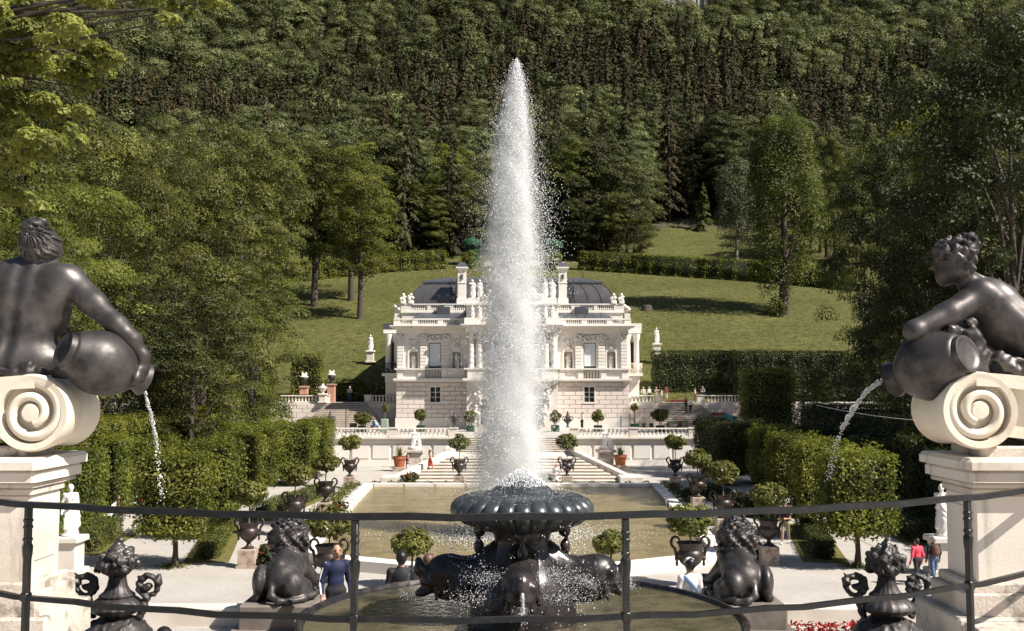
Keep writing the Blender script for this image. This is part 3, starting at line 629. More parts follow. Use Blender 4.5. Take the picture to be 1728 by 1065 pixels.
for c in (-3.55, -1.25, 1.25, 3.55):
    at2 = B(); rr = random.Random(int(c * 9)); 
    for k in range(16): at2.ball((PX + c + rr.uniform(-.32, .32), 105.75 + rr.uniform(-.1, .1), 3.3 + k * .25), (rr.uniform(.14, .26), .22, rr.uniform(.16, .3)), 7, 5)
    pp('carved_figure', at2, 'stone_clean', 60)
sc = B(); sc.box(PX - 4.95, PX + 4.95, 105.5, 108.2, 7.3, 7.5); sc.box(PX - 5.1, PX + 5.1, 105.3, 108.2, 7.5, 7.72); pp('string_course', sc, 'stone_clean')
ct = B(); ct.box(PX - 4.7, PX + 4.7, 105.75, 108.2, 7.72, 8.62); ct.box(PX - 4.95, PX + 4.95, 105.45, 108.2, 8.62, 8.78)
for c in (-4.2, -3.4, -1.2, 1.2, 3.4, 4.2): ct.box(PX + c - .4, PX + c + .4, 105.55, 105.8, 7.73, 8.61)
pp('parapet', ct, 'stone_clean')
cm = B(); wall_holes(cm, PX - 4.7, PX + 4.7, 106.3, 108.2, 8.78, 13.0, [(PX + c - .65, PX + c + .65, 8.8, 11.4) for c in (-2.35, 0, 2.35)]); pp('wall', cm, 'palace_wall')
for c in (-2.35, 0, 2.35):
    wb = B(); wb.box(PX + c - .65, PX + c + .65, 106.8, 106.85, 8.8, 11.4); wo = pp('window', wb, 'dark'); b2 = B(); b2.box(PX + c - .53, PX + c + .53, 106.72, 106.76, 8.95, 11.3); pp('blind', b2, 'blind', parent=wo)
    rl = B(); rr = random.Random(int(c * 5 + 30))
    for _ in range(24): rl.ball((PX + c + rr.uniform(-.8, .8), 106.15, 12.0 + rr.uniform(-.35, .35)), (rr.uniform(.08, .2), .14, rr.uniform(.07, .16)), 6, 4)
    pp('relief', rl, 'stone_clean', 60)
for c in (-4.25, -3.45, -1.2, 1.2, 3.45, 4.25):
    k = B(); k.lathe([(.36, 8.78), (.36, 8.95), (.3, 9.05), (.3, 9.9), (.27, 11.8)], 12, (PX + c, 105.85, 0))
    for z in (9.35, 9.9, 10.45, 11.0): k.lathe([(.33, z), (.33, z + .22)], 12, (PX + c, 105.85, 0))
    ko = pp('column', k, 'stone_clean', 40); cp = B(); rr = random.Random(int(c * 11 + 99)); cp.lathe([(.28, 11.8), (.36, 12.35)], 10, (PX + c, 105.85, 0))
    for _ in range(20): a = rr.uniform(0, 2 * PI); cp.ball((PX + c + .38 * math.cos(a), 105.85 + .38 * math.sin(a), 11.9 + rr.uniform(0, .5)), rr.uniform(.07, .12), 6, 4)
    pp('capital', cp, 'stone_clean', 60, ko)
eb = B(); eb.box(PX - 4.8, PX + 4.8, 105.5, 108.2, 12.38, 13.0); pp('entablature', eb, 'palace_wall')
cb = B(); cb.box(PX - 5.2, PX + 5.2, 104.95, 108.4, 13.0, 13.16); cb.box(PX - 5.3, PX + 5.3, 104.8, 108.4, 13.16, 13.27); pp('cornice', cb, 'stone_clean')
ab = B(); ab.box(PX - 4.75, PX + 4.75, 106.0, 114, 13.27, 15.3); ab.box(PX - 5.0, PX + 5.0, 105.7, 114, 15.3, 15.5); ab.box(PX - 4.6, PX + 4.6, 106.1, 114, 15.5, 16.05)
for c in (-4.2, 4.2): ab.box(PX + c - .75, PX + c + .75, 105.5, 106.1, 13.27, 13.95)
pp('attic', ab, 'palace_wall')
gb = B(); gb.prism([(PX - 2.9, 16.05), (PX + 2.9, 16.05), (PX + 1.9, 17.2), (PX + .9, 18.0), (PX - .9, 18.0), (PX - 1.9, 17.2)], 106.3, 107.2, 'y'); pp('gable', gb, 'stone_clean')
rl = B(); rr = random.Random(77)
for _ in range(90):
    x = rr.uniform(-3.1, 3.1); z = rr.uniform(16.0, 16.1 + max(.2, 2.2 - abs(x) * .7)); r_ = rr.uniform(.1, .28); rl.ball((PX + x, 106.15, z), (r_, .2, r_ * rr.uniform(.7, 1.3)), 7, 5)
for _ in range(60): rl.ball((PX + rr.uniform(-3, 3), 105.9, rr.uniform(13.6, 15.0)), (rr.uniform(.1, .26), .14, rr.uniform(.1, .26)), 7, 5)
pp('relief', rl, 'stone_clean', 60)

# ------------------------------------------------------------------ terrace wall with balustrades
bal_me = (lambda b: b.lathe([(.11, 0), (.11, .07), (.07, .12), (.13, .24), (.06, .44), (.085, .52), (.085, .58)], 9).mesh('baluster', M['stone_clean'], 45))(B())
def balustrade(name, label, p0, p1, z, piers, group=None, dark=False, gap=.36, h=.8):
    """straight run p0-p1 (x,y) standing on level z, piers at the given fractions"""
    p0, p1 = Vector((*p0, 0)), Vector((*p1, 0)); L = (p1 - p0).length; ang = math.atan2(p1.y - p0.y, p1.x - p0.x)
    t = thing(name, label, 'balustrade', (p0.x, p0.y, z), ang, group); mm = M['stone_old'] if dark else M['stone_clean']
    b = B(); b.box(0, L, -.19, .19, 0, .12); part('base_rail', b.mesh('base_rail', mm), t)
    b = B(); b.cbox(-.02, L + .02, -.21, .21, .70, h, .03); part('hand_rail', b.mesh('hand_rail', M['stone']), t)
    xs = [f * L for f in piers]
    for x in xs:
        b = B(); b.box(x - .36, x + .36, -.24, .24, .001, h - .06); b.box(x - .42, x + .42, -.30, .30, h - .06, h + .05); part('pier', b.mesh('pier', M['stone']), t)
    n = int(L / gap)
    for i in range(n):
        x = (i + .5) * L / n
        if all(abs(x - q) > .46 for q in xs): part('baluster', bal_me, t, loc=(x, 0, .12))
    return t
for s, nm in ((-1, 'left'), (1, 'right')):
    a, b_ = (-16.4, -5.0) if s < 0 else (5.0, 16.2)
    t = thing('terrace_wall', f'pale panelled terrace wall {nm} of the central garden stairs', 'wall', ((a + b_) / 2, 91.6, 0))
    b = B(); b.box(a, b_, 91.45, 91.9, 0, 2.16); part('wall', b.mesh('wall', M['stone_clean']), t, world=True)
    b = B(); b.box(a - .1, b_ + .1, 91.2, 91.9, 2.16, 2.3); b.box(a - .16, b_ + .16, 91.12, 91.9, 2.3, 2.455); part('ledge', b.mesh('ledge', M['stone']), t, world=True)
    b = B(); b.box(a - .05, b_ + .05, 91.3, 91.5, 0, .45); part('plinth', b.mesh('plinth', M['stone_clean']), t, world=True)
    n = 6
    for i in range(n):
        x0 = a + .3 + i * (b_ - a - .6) / n; x1 = x0 + (b_ - a - .6) / n - .25
        b = B(); b.cbox(0, x1 - x0, -.09, .02, 0, 1.15, .03); part('panel', b.mesh('panel', M['stone_clean']), t, loc=(x0 - (a + b_) / 2, -.15, .6))
    f = .5
    balustrade('terrace_balustrade', f'stone balustrade on the terrace wall {nm} of the central garden stairs', (a, 91.55), (b_, 91.55), 2.455, [.03, f, .97])
    # balustrade in front of the palace side and by the side stairs
    if s < 0:
        balustrade('side_balustrade', 'shaded stone balustrade between the left side stairs and the palace', (-16.0, 112.9), (-13.0, 112.9), 5.1, [.02])
        balustrade('side_balustrade', 'sunlit stone balustrade beyond the left side stairs, under a dark urn', (-25.5, 112.9), (-20.4, 112.9), 5.1, [.98])
    else:
        balustrade('side_balustrade', 'stone balustrade between the palace and the right side stairs', (12.8, 112.9), (16.0, 112.9), 5.1, [.97])
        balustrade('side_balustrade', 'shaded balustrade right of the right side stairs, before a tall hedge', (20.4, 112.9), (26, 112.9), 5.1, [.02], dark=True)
    # ashlar retaining wall beside the stairs
    t = thing('retaining_wall', f'ashlar retaining wall beside the {nm} side stairs', 'wall', (s * 23, 112.5, 2.45))
    b = B(); b.box(min(s * 20.2, s * 26), max(s * 20.2, s * 26), 112.3, 112.7, 2.45, 5.08); b.box(min(s * 12.6, s * 16), max(s * 12.6, s * 16), 112.3, 112.7, 2.45, 5.08); wo = part('wall', b.mesh('wall', M['joint']), t, world=True)
    for a0, n in ((20.2, 5), (12.6, 3)):
        for r in range(5):
            for i in range(n):
                x = a0 + i * 1.15 + (.5 if r % 2 else 0)
                b = B(); b.cbox(-.54, .54, -.06, .02, 0, .46, .02); part('stone_block', b.mesh('stone_block', M['ashlar']), wo, loc=(s * (x + .58), 112.28, 2.5 + r * .5))
    # side stairs
    st = thing('side_stairs', f'stone steps rising {nm} of the palace', 'stairs', (s * 18.1, 106.5, 2.45)); n = 15
    for i in range(n):
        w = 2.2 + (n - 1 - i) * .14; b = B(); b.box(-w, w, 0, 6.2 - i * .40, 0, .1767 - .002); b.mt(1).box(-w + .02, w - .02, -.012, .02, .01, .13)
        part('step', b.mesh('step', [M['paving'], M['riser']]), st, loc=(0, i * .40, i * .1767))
# central stairs, fanning out towards the pond
st = thing('garden_stairs', 'wide stone stairs fanning out from the terrace to the pond', 'stairs', (PX, 75, 0))
for i in range(8):
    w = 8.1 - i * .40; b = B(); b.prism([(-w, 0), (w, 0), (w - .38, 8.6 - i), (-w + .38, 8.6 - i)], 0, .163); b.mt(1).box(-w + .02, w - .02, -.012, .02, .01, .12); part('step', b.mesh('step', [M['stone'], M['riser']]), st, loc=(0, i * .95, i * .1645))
b = B(); b.box(PX - 4.9, PX + 4.9, 83.55, 92.2, 0, 1.318); part('landing', b.mesh('landing', M['stone']), st, world=True)
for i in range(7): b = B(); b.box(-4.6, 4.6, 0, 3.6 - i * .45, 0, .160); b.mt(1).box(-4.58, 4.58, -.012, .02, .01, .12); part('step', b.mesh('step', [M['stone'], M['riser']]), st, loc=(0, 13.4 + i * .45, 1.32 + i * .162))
for s in (-1, 1):
    b = B(); V = []
    for y, w, z in ((75.4, 8.35, .45), (83.6, 4.95, 1.75)):
        V += [(PX + s * w, y, 0), (PX + s * (w + .5), y, 0), (PX + s * (w + .5), y, z), (PX + s * w, y, z)]
    b.add(V, [(0, 1, 2, 3), (7, 6, 5, 4), (0, 4, 5, 1), (1, 5, 6, 2), (2, 6, 7, 3), (3, 7, 4, 0)]); b.cbox(PX + s * 8.6 - .9, PX + s * 8.6 + .9, 74.4, 76.2, 0, .5, .05)
    part('stringer', b.mesh('stringer', M['stone']), st, world=True)
    b = B(); b.cbox(PX + s * 5.2 - .28, PX + s * 5.2 + .28, 83.5, 91.1, 0, 2.0, .04); part('flank_wall', b.mesh('flank_wall', M['stone']), st, world=True)
    # steps at the terrace's outer ends
    es = thing('end_stairs', f'narrow steps past the {("left" if s < 0 else "right")} end of the terrace wall', 'stairs', (s * 17.9, 89, 0))
    for i in range(12):
        b = B(); b.box(-1.1, 1.1, 0, 4.2 - i * .35, 0, .202); part('step', b.mesh('step', M['stone']), es, loc=(0, i * .35, i * .204))
# ------------------------------------------------------------------ pond
inner = [(-9.55, 70.0), (9.25, 70.0), (8.05, 43.2), (6.5, 41.2), (3.5, 39.5), (0, 38.9), (-3.5, 39.5), (-6.7, 41.2), (-8.35, 43.2)]
outer = [(-10.3, 70.85), (9.95, 70.85), (8.7, 42.6), (6.9, 40.35), (3.6, 38.7), (0, 38.05), (-3.6, 38.7), (-7.1, 40.35), (-9.0, 42.6)]
pond = thing('pond_coping', 'pale stone coping around the large pond', 'coping', (0, 55, 0)); n = len(inner)
def seg(i0, i1, o0, o1):
    b = B(); z = .42; V = [(*i0, 0), (*i1, 0), (*o1, 0), (*o0, 0), (*i0, z), (*i1, z), (*o1, z), (*o0, z)]
    c = [((i0[0] + o0[0]) / 2, (i0[1] + o0[1]) / 2)]
    b.add(V, [(4, 5, 6, 7), (0, 4, 7, 3), (1, 2, 6, 5), (0, 1, 5, 4), (3, 7, 6, 2)]); return b
for i in range(n):
    j = (i + 1) % n; L = math.dist(inner[i], inner[j]); k = max(1, int(L / 1.9))
    for q in range(k):
        f0, f1 = q / k + .004, (q + 1) / k - .004; lp = lambda a, b_, t: (a[0] + (b_[0] - a[0]) * t, a[1] + (b_[1] - a[1]) * t)
        part('coping_stone', seg(lp(inner[i], inner[j], f0), lp(inner[i], inner[j], f1), lp(outer[i], outer[j], f0), lp(outer[i], outer[j], f1)).mesh('coping_stone', M['stone_clean']), pond, world=True)
b = B(); b.prism(inner[::-1], .02, .24); struct('pond_water', b.mesh('pond_water', M['pool']))
# ------------------------------------------------------------------ bronze urns, mop-headed trees, stone pedestals
def urn_parts():
    b = B(); b.lathe([(.20, 0), (.22, .05), (.10, .12), (.075, .22), (.14, .28), (.30, .42), (.40, .60), (.41, .70), (.33, .80), (.36, .92), (.40, .98), (.42, 1.02), (.36, 1.02), (.34, .94)], 18, flute=.025, fn=9)
    body = b.mesh('body', M['bronze_brown'], 50); hs = []
    for s in (-1, 1):
        h = B(); pts = [(s * (.38 + .05 * math.sin(PI * t)), 0, .50 + t * .30) for t in (0, .3, .6)] + [(s * (.44 + .13 * math.sin(a)), 0, 1.02 - .17 * math.cos(a)) for a in np.linspace(.2, 5.0, 12)]
        h.tube(pts, [.05] * 8 + [.045, .042, .04, .038, .035, .035, .035][:len(pts) - 8], 6); h.ball((s * .40, 0, .55), (.07, .09, .09), 6, 5); h.ball((s * .40, 0, .40), (.045, .05, .09), 6, 5)
        hs.append(h.mesh('handle', M['bronze_brown'], 50))
    return body, hs
UB, UH = urn_parts()
PED = (lambda b: (b.cbox(-.34, .34, -.34, .34, .10, .72, .02), b.box(-.40, .40, -.40, .40, 0, .10), b)[-1].mesh('pedestal', M['urnstone']))(B())
STEM = (lambda b: b.tube([(0, 0, -.1), (.02, 0, .4), (-.01, .01, .95), (0, 0, 1.15)], [.03, .026, .03, .04], 6).mesh('stem', M['paleb'], 60))(B())
MOPS = [mop_mesh('crown', .78, .52, 2200, .15, 40 + i) for i in range(3)]
MOPR = [mop_mesh('crown', .72, .66, 2000, .15, 50 + i) for i in range(2)]
def urn_set(x, y, lab, i, sc=1.0, hasped=True, stem=1.0, crown=1.0, rz=0.0):
    z = rz
    if hasped: thing('urn_pedestal', f'square mottled stone pedestal {lab}', 'pedestal', (x, y, 0), rz, 'pedestals under the pond urns', PED, scale=sc); z = .72 * sc
    u = thing('urn', f'dark bronze two-handled urn {lab}', 'urn', (x, y, z), 0, 'bronze urns around the pond', scale=sc)
    part('body', UB, u); [part('handle', h, u) for h in UH]
    t = thing('clipped_tree', f'mop-headed tree in the urn {lab}', 'tree', (x, y, z + .96 * sc), rng_u.uniform(0, 6), 'mop-headed trees in the pond urns', scale=sc * crown)
    part('trunk', STEM, t, scale=(1, 1, stem)); part('crown', MOPS[i % 3], t, loc=(0, 0, 1.12 * stem + .25))
rng_u = random.Random(5)
for i, (px, py, lab) in enumerate([(590, 823, 'at the far left corner of the pond'), (549, 872, 'second from the far left corner of the pond'), (497, 905, 'third along the left side of the pond'), (419, 957, 'nearest on the gravel left of the lion'),
        (775, 822, 'left of the central stairs, seen through the spray'), (957, 822, 'right of the central stairs, beside the girl in white'), (1140, 822, 'at the far right corner of the pond'), (1178, 862, 'second from the far right corner of the pond'), (1221, 902, 'third along the right side of the pond'), (1298, 952, 'on the gravel right of the maned lion')]):
    g = G(px, py); urn_set(g.x, g.y, lab, i, 1.08 if i not in (3, 9) else 1.0, True, .85 if i in (0, 3, 4, 5, 6) else .7, 1.0)
for px, py, lab, dd, cr in ((556, 868, 'at the near left corner of the pond', 36.6, 1.12), (1164, 862, 'at the near right corner of the pond', 37.2, 1.1)):
    g = P(px, py, dd); urn_set(g.x, dd, lab, int(px) % 3, 1.2, False, .45, .95, .3)
for px, lab, s_ in ((695, 'behind the seated man, left of the fountain', 1.0), (1030, 'right of the fountain', .85)):
    g = P(px, 912, 37.0); t = thing('clipped_tree', f'small mop-headed tree in front of the pond, {lab}', 'tree', (g.x, 37.0, .4), 0, 'small mop-headed trees before the pond')
    tb = B(); tb.tube([(0, 0, 0), (.02, 0, .6), (0, 0, 1.1)], [.05, .04, .04], 6); part('trunk', tb.mesh('trunk', M['bark'], 60), t); part('crown', MOPS[1], t, loc=(0, 0, 1.15), scale=s_)
    tb = B(); tb.lathe([(.3, 0), (.36, .05), (.40, .5), (.44, .5), (.44, .56), (.36, .56), (.34, .45)], 14); thing('planter', f'low round planter under the small mop tree {lab}', 'planter', (g.x, 37.0, 0), mesh=tb.mesh('planter', M['bronze_brown'], 40))
# mop-headed trees on the upper terrace
for px, py, d, sc, lab in ((612, 706, 101, 1.15, 'wide bushy clipped tree at the foot of the left side stairs'), (650, 688, 106, .62, 'small mop-headed tree against the left palace corner'), (710, 700, 102, .95, 'mop-headed tree before the left palace window'), (794, 703, 102, .95, 'mop-headed tree left of the palace doors'),
        (937, 703, 102, .95, 'mop-headed tree right of the palace doors'), (1009, 702, 102, .95, 'mop-headed tree behind the man in the white shirt'), (1071, 687, 106, .62, 'small mop-headed tree against the right palace corner'), (1114, 700, 101, 1.15, 'wide bushy clipped tree at the foot of the right side stairs')):
    g = P(px, py, d); t = thing('clipped_tree', lab, 'tree', (g.x, d, 2.45), rng_u.uniform(0, 6), 'mop-headed trees on the palace terrace')
    tb = B(); hz = g.z - 2.45
    for q in ((-.12, 0), (.1, .05)): tb.tube([(q[0], q[1], .35), (q[0] * .5, 0, hz)], .045, 5)
    part('trunk', tb.mesh('trunk', M['paleb'], 60), t); part('crown', MOPR[int(px) % 2], t, loc=(0, 0, hz), scale=sc if sc < 1.1 else (1.35, 1.3, .95))
    tb = B(); tb.cbox(-.4, .4, -.4, .4, 0, .62, .03); thing('tree_tub', f'wooden tub under the {lab}'.replace('clipped tree','bush').replace('mop-headed tree','mop tree'), 'planter', (g.x, d, 2.45), group='tree tubs on the palace terrace', mesh=tb.mesh('tree_tub', M['copper']))
# small dark vases on the balustrade piers
for px, lab in ((767, 'left of the central stairs'), (958, 'right of the central stairs'), (557, 'at the left end of the terrace')):
    g = P(px, 722, 91.55); b = B(); b.lathe([(.2, 0), (.1, .1), (.09, .3), (.3, .55), (.33, .75), (.18, .85), (.24, .95), (.12, 1.1), (.04, 1.45)], 12, flute=.05, fn=6)
    v = thing('vase', f'small dark lidded vase on the balustrade {lab}', 'vase', (g.x, 91.55, 3.30)); part('body', b.mesh('body', M['bronze'], 45), v)
    for q in (-1, 1): h = B(); h.tube([(q * .28, 0, .55), (q * .46, 0, .75), (q * .4, 0, 1.0), (q * .25, 0, .9)], .04, 5); part('handle', h.mesh('handle', M['bronze'], 60), v)
# terracotta pots
POT = (lambda b: b.lathe([(.34, 0), (.44, .55), (.50, .56), (.50, .74), (.44, .74), (.42, .62)], 16).mesh('terracotta_pot', M['terracotta'], 40))(B())
def strap_plant(name, n, L, seed, lm='spiky'):
    rng = np.random.default_rng(seed); V = []; Fq = []
    for i in range(n):
        a = rng.random() * 6.283; e = .5 + rng.random() * 1.0; l = L * (.6 + .5 * rng.random()); w = .04
        for k in range(3):
            pts = []
            for t in (k / 3, (k + 1) / 3):
                r_ = math.cos(e) * l * t; z = math.sin(e) * l * t - .45 * l * t * t * math.cos(e)
                for q in (-1, 1): pts.append((math.cos(a) * r_ - math.sin(a) * w * q * (1 - t * .8), math.sin(a) * r_ + math.cos(a) * w * q * (1 - t * .8), z))
            o = len(V); V += pts; Fq.append((o, o + 1, o + 3, o + 2))
    return mesh_np(name, V, Fq, M[lm], None, rng.random(len(Fq)))
for px, py, z, lab in ((674, 795, .0, 'beside the man in the navy shirt'), (1047, 792, .0, 'right of the central stairs'), (528, 805, 0, 'by the left box trees'), (1192, 800, 0, 'behind the far right urn')):
    g = G(px, py); t = thing('stone_block', f'low stone base of the terracotta pot {lab}', 'base', (g.x, g.y, 0), mesh=(lambda b: b.cbox(-.5, .5, -.5, .5, 0, .35, .03).mesh('stone_block', M['urnstone']))(B()))
    thing('terracotta_pot', f'round terracotta pot {lab}', 'pot', (g.x, g.y, .35), mesh=POT, group='terracotta pots by the stairs', scale=1.15)
    thing('agave', f'strap-leaved plant in the terracotta pot {lab}', 'plant', (g.x, g.y, 1.1), mesh=strap_plant('agave', 70, 1.25, int(px)))
# dark plants and low border round the pond
for px, py, lab, rr_ in ((690, 816, 'left of the far urns', 1.0), (918, 818, 'right of the spray', 1.1), (573, 872, 'beside the second left urn', .9), (1172, 845, 'beside the second right urn', 1.2), (1245, 872, 'behind the third right urn', 1.1), (452, 955, 'behind the nearest left urn', .8), (1272, 945, 'left of the nearest right urn', .8)):
    g = G(px, py); thing('flowering_shrub', f'dark leafy shrub on the pond border {lab}', 'shrub', (g.x, g.y, .35), mesh=mop_mesh('flowering_shrub', .75 * rr_, .5, 700, .2, int(px), 'leafd'))
    rng = np.random.default_rng(int(px)); V, Fq, t_ = cloud([(0, 0, .1, .65 * rr_, .65 * rr_, .5)], 26, .12, rng); thing('red_flowers', f'few red flowers in the dark shrub {lab}', 'flowers', (g.x, g.y, .38), mesh=mesh_np('red_flowers', V, Fq, M['redfl'], None, t_))
rng = np.random.default_rng(3)
def border(name, p, q, w, h, n, lm, size=.14):
    p, q = np.array(p, float), np.array(q, float); t = rng.random(n); d = (q - p) / np.linalg.norm(q - p); nrm = np.array([-d[1], d[0]])
    xy = p + (q - p) * t[:, None] + nrm * (rng.normal(size=n) * w * .4)[:, None]; Pt = np.column_stack([xy, h * (.2 + .8 * rng.random(n) * (.6 + .4 * np.sin(t * np.linalg.norm(q - p) * 5)))])
    V, Fq = leaf_quads(Pt, unit(n, rng) + np.array([0, 0, .5]), size, rng); return stuff(name, mesh_np(name, V, Fq, M[lm], None, rng.random(n)))
border('border_plants', (-11.3, 71.6), (11.0, 71.6), .5, .5, 2600, 'box'); border('border_plants', (-11.2, 71.6), (-10.2, 43), .6, .5, 2600, 'box'); border('border_plants', (10.8, 71.6), (9.9, 43), .6, .5, 2600, 'hedged')
# ------------------------------------------------------------------ garden hedges and box-headed trees
def frame_at(px, py): g = G(px, py); return g.x, g.y
def boxtree(x, y, w, dp, zb, zt, lab, dark=False, n=0):
    t = thing('box_headed_tree', lab, 'tree', (x, y, 0), 0, 'box-headed lime trees along the pond garden')
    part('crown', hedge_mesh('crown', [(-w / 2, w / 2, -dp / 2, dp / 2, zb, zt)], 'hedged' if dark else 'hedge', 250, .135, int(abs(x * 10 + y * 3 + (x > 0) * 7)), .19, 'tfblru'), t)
    b = B(); b.tube([(0, 0, 0), (.03, 0, .6), (-.02, 0, zb + .4)], [.16, .10, .09], 8); part('trunk', b.mesh('trunk', M['bark'], 60), t)
    rng = np.random.default_rng(5); V, Fq = leaf_quads(np.column_stack([rng.normal(size=(160, 2)) * .35, rng.random(160) * .06]), np.tile([0, 0, 1.], (160, 1)) + unit(160, rng) * .5, .13, rng)
    part('grass_tuft', mesh_np('grass_tuft', V, Fq, M['box'], None, rng.random(160)), t, kind='stuff')
ordw = ['nearest', 'second', 'third', 'fourth']
for s, nm, dk in ((-1, 'left', False), (1, 'right', False)):
    for i, (x, y) in enumerate([(13.45, 41.0), (14.3, 48.6), (15.1, 56.0), (15.8, 63.0)]):
        boxtree(s * x, y, 2.45, 2.3, 1.45 if i == 0 else 1.3, 4.4, f'{ordw[i]} box-headed tree of the row on the {nm} garden side')
    for i, (x0, x1, y0, y1, zt) in enumerate([(14.3, 16.2, 72, 75.5, 4.3), (16.4, 18.2, 73, 76.5, 4.3), (14.3, 16.4, 78, 82, 4.4), (18.6, 20.8, 70, 74, 4.2)]):
        boxtree((s * (x0 + x1)) / 2, (y0 + y1) / 2, x1 - x0, y1 - y0, .9, zt, f'clipped block tree {("at the corner nearest the terrace stairs", "beside the corner block", "behind the corner block by the terrace", "outermost by the tall hedge")[i]}, {nm} side', s > 0)
    # long clipped hedge with bays, slightly splayed
    t = thing('tall_hedge', f'long tall clipped hedge with bays behind the {nm} box trees', 'hedge', (s * 23.2, 56, 0), s * -.045)
    rng = random.Random(8); bx_ = [(-1.0, 1.0, -22, 30, .1, 5.1)]
    bays = []
    for i in range(9): y = -20 + i * 4.6; bays.append((-2.2, -.6, y, y + 2.9, .3, 4.0 + .25 * math.sin(i * 2)) if s > 0 else (.6, 2.2, y, y + 2.9, .3, 4.0 + .25 * math.sin(i * 2)))
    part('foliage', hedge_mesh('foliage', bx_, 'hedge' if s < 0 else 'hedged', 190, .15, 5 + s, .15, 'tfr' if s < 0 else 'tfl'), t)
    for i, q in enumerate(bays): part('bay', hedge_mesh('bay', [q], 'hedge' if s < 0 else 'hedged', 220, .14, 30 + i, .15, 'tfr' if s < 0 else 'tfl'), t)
    for i, (xa, ya, xb, yb, lab) in enumerate([(12.6, 42.5, 14.6, 52.5, 'from the nearest box tree back'), (13.6, 55, 12.4, 68, 'farther along the pond walk')]):
        L = math.dist((xa, ya), (xb, yb)); an = math.atan2(yb - ya, s * (xb - xa)); t = thing('low_hedge', f'low clipped box hedge {lab}, {nm} side', 'hedge', (s * xa, ya, 0), an)
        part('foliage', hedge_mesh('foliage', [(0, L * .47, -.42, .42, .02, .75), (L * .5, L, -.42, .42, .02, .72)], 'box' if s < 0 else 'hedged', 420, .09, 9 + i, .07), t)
        b = B(); b.box(-.7, L + .7, -.9, .9, .004, .022); part('grass_strip', b.mesh('grass_strip', M['grass']), t)
    px_, py_ = (163, 920) if s < 0 else (1540, 905)
    g = G(px_, py_); t = thing('low_hedge', f'short low hedge beside the white statue, {nm} side', 'hedge', (g.x, g.y, 0), PI / 2 - s * .12)
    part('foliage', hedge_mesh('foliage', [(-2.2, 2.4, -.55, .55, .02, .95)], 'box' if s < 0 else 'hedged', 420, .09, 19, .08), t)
    b = B(); b.box(-2.9, 3.0, -1.0, 1.0, .004, .022); part('grass_strip', b.mesh('grass_strip', M['grass']), t)
def hedge_thing(lab, box, lm, dens=70, size=.2, rough=.12, sides='tfblr', rz=0, loc=None, seed=3):
    x0, x1, y0, y1, z0, z1 = box; c = ((x0 + x1) / 2, (y0 + y1) / 2, z0); t = thing('clipped_hedge', lab, 'hedge', c, rz, mesh=hedge_mesh('clipped_hedge', [(x0 - c[0], x1 - c[0], y0 - c[1], y1 - c[1], 0, z1 - z0)], lm, dens, size, seed, rough, sides)); return t
hedge_thing('dark square hedge block behind the left stone urns', (-25.3, -22.0, 117, 119, 5.1, 10.5), 'hedge')
hedge_thing('low hedge behind the left side stairs, below the meadow', (-21.5, -17.2, 117.5, 119, 5.1, 7.6), 'hedge')
hedge_thing('low hedge between the left stairs and the palace corner', (-17.0, -12.6, 118, 119.4, 5.1, 7.0), 'hedge')
for i, (x0, x1, y0, y1, z1) in enumerate([(-29.2, -26.6, 112, 116, 10.3), (-27.6, -25.4, 104, 107.5, 8.2), (-30.5, -27.8, 100, 103, 7.8), (-33, -30.5, 96, 99, 7.0)]):
    hedge_thing(f'clipped hedge column {("farthest back", "next to the side stairs", "in the middle of the row", "nearest the wood")[i]} at the left edge of the terrace', (x0, x1, y0, y1, 2.45, z1), 'hedge', seed=i)
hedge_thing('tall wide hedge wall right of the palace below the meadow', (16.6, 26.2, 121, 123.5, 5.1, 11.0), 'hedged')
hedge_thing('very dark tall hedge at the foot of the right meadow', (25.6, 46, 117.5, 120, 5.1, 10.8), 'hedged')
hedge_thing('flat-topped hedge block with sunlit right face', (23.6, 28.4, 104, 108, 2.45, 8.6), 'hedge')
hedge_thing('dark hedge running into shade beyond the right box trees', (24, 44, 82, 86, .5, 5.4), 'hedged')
hedge_thing('hedge pier with sunlit edge beside the right stone pedestal', (22.3, 24.2, 55, 59, 0, 4.6), 'hedge')
# ------------------------------------------------------------------ upper hedge arc and pavilions
hx = [(-44, 184), (-36, 189), (-24, 195), (-13, 199)], [(13, 200), (24, 196), (35, 190.5), (44, 186), (52, 181), (60, 176)]
for k, pts in enumerate(hx):
    t = thing('arbour_hedge', f'long curved arbour hedge {("left", "right")[k]} of the green domes', 'hedge', (pts[0][0], pts[0][1], 0))
    for (xa, ya), (xb, yb) in zip(pts[:-1], pts[1:]):
        L = math.dist((xa, ya), (xb, yb)); zz = (float(hill(xa, ya)) + float(hill(xb, yb))) / 2; dz = float(hill(xb, yb)) - float(hill(xa, ya))
        o = part('foliage', hedge_mesh('foliage', [(0, L, -.9, .9, -.6, 3.5)], 'hedge', 60, .3, int(xa + 90), .3, 'tflr'), t, loc=(xa - pts[0][0], ya - pts[0][1], float(hill(xa, ya)))); o.rotation_euler = (0, -math.atan2(dz, L), math.atan2(yb - ya, xb - xa))
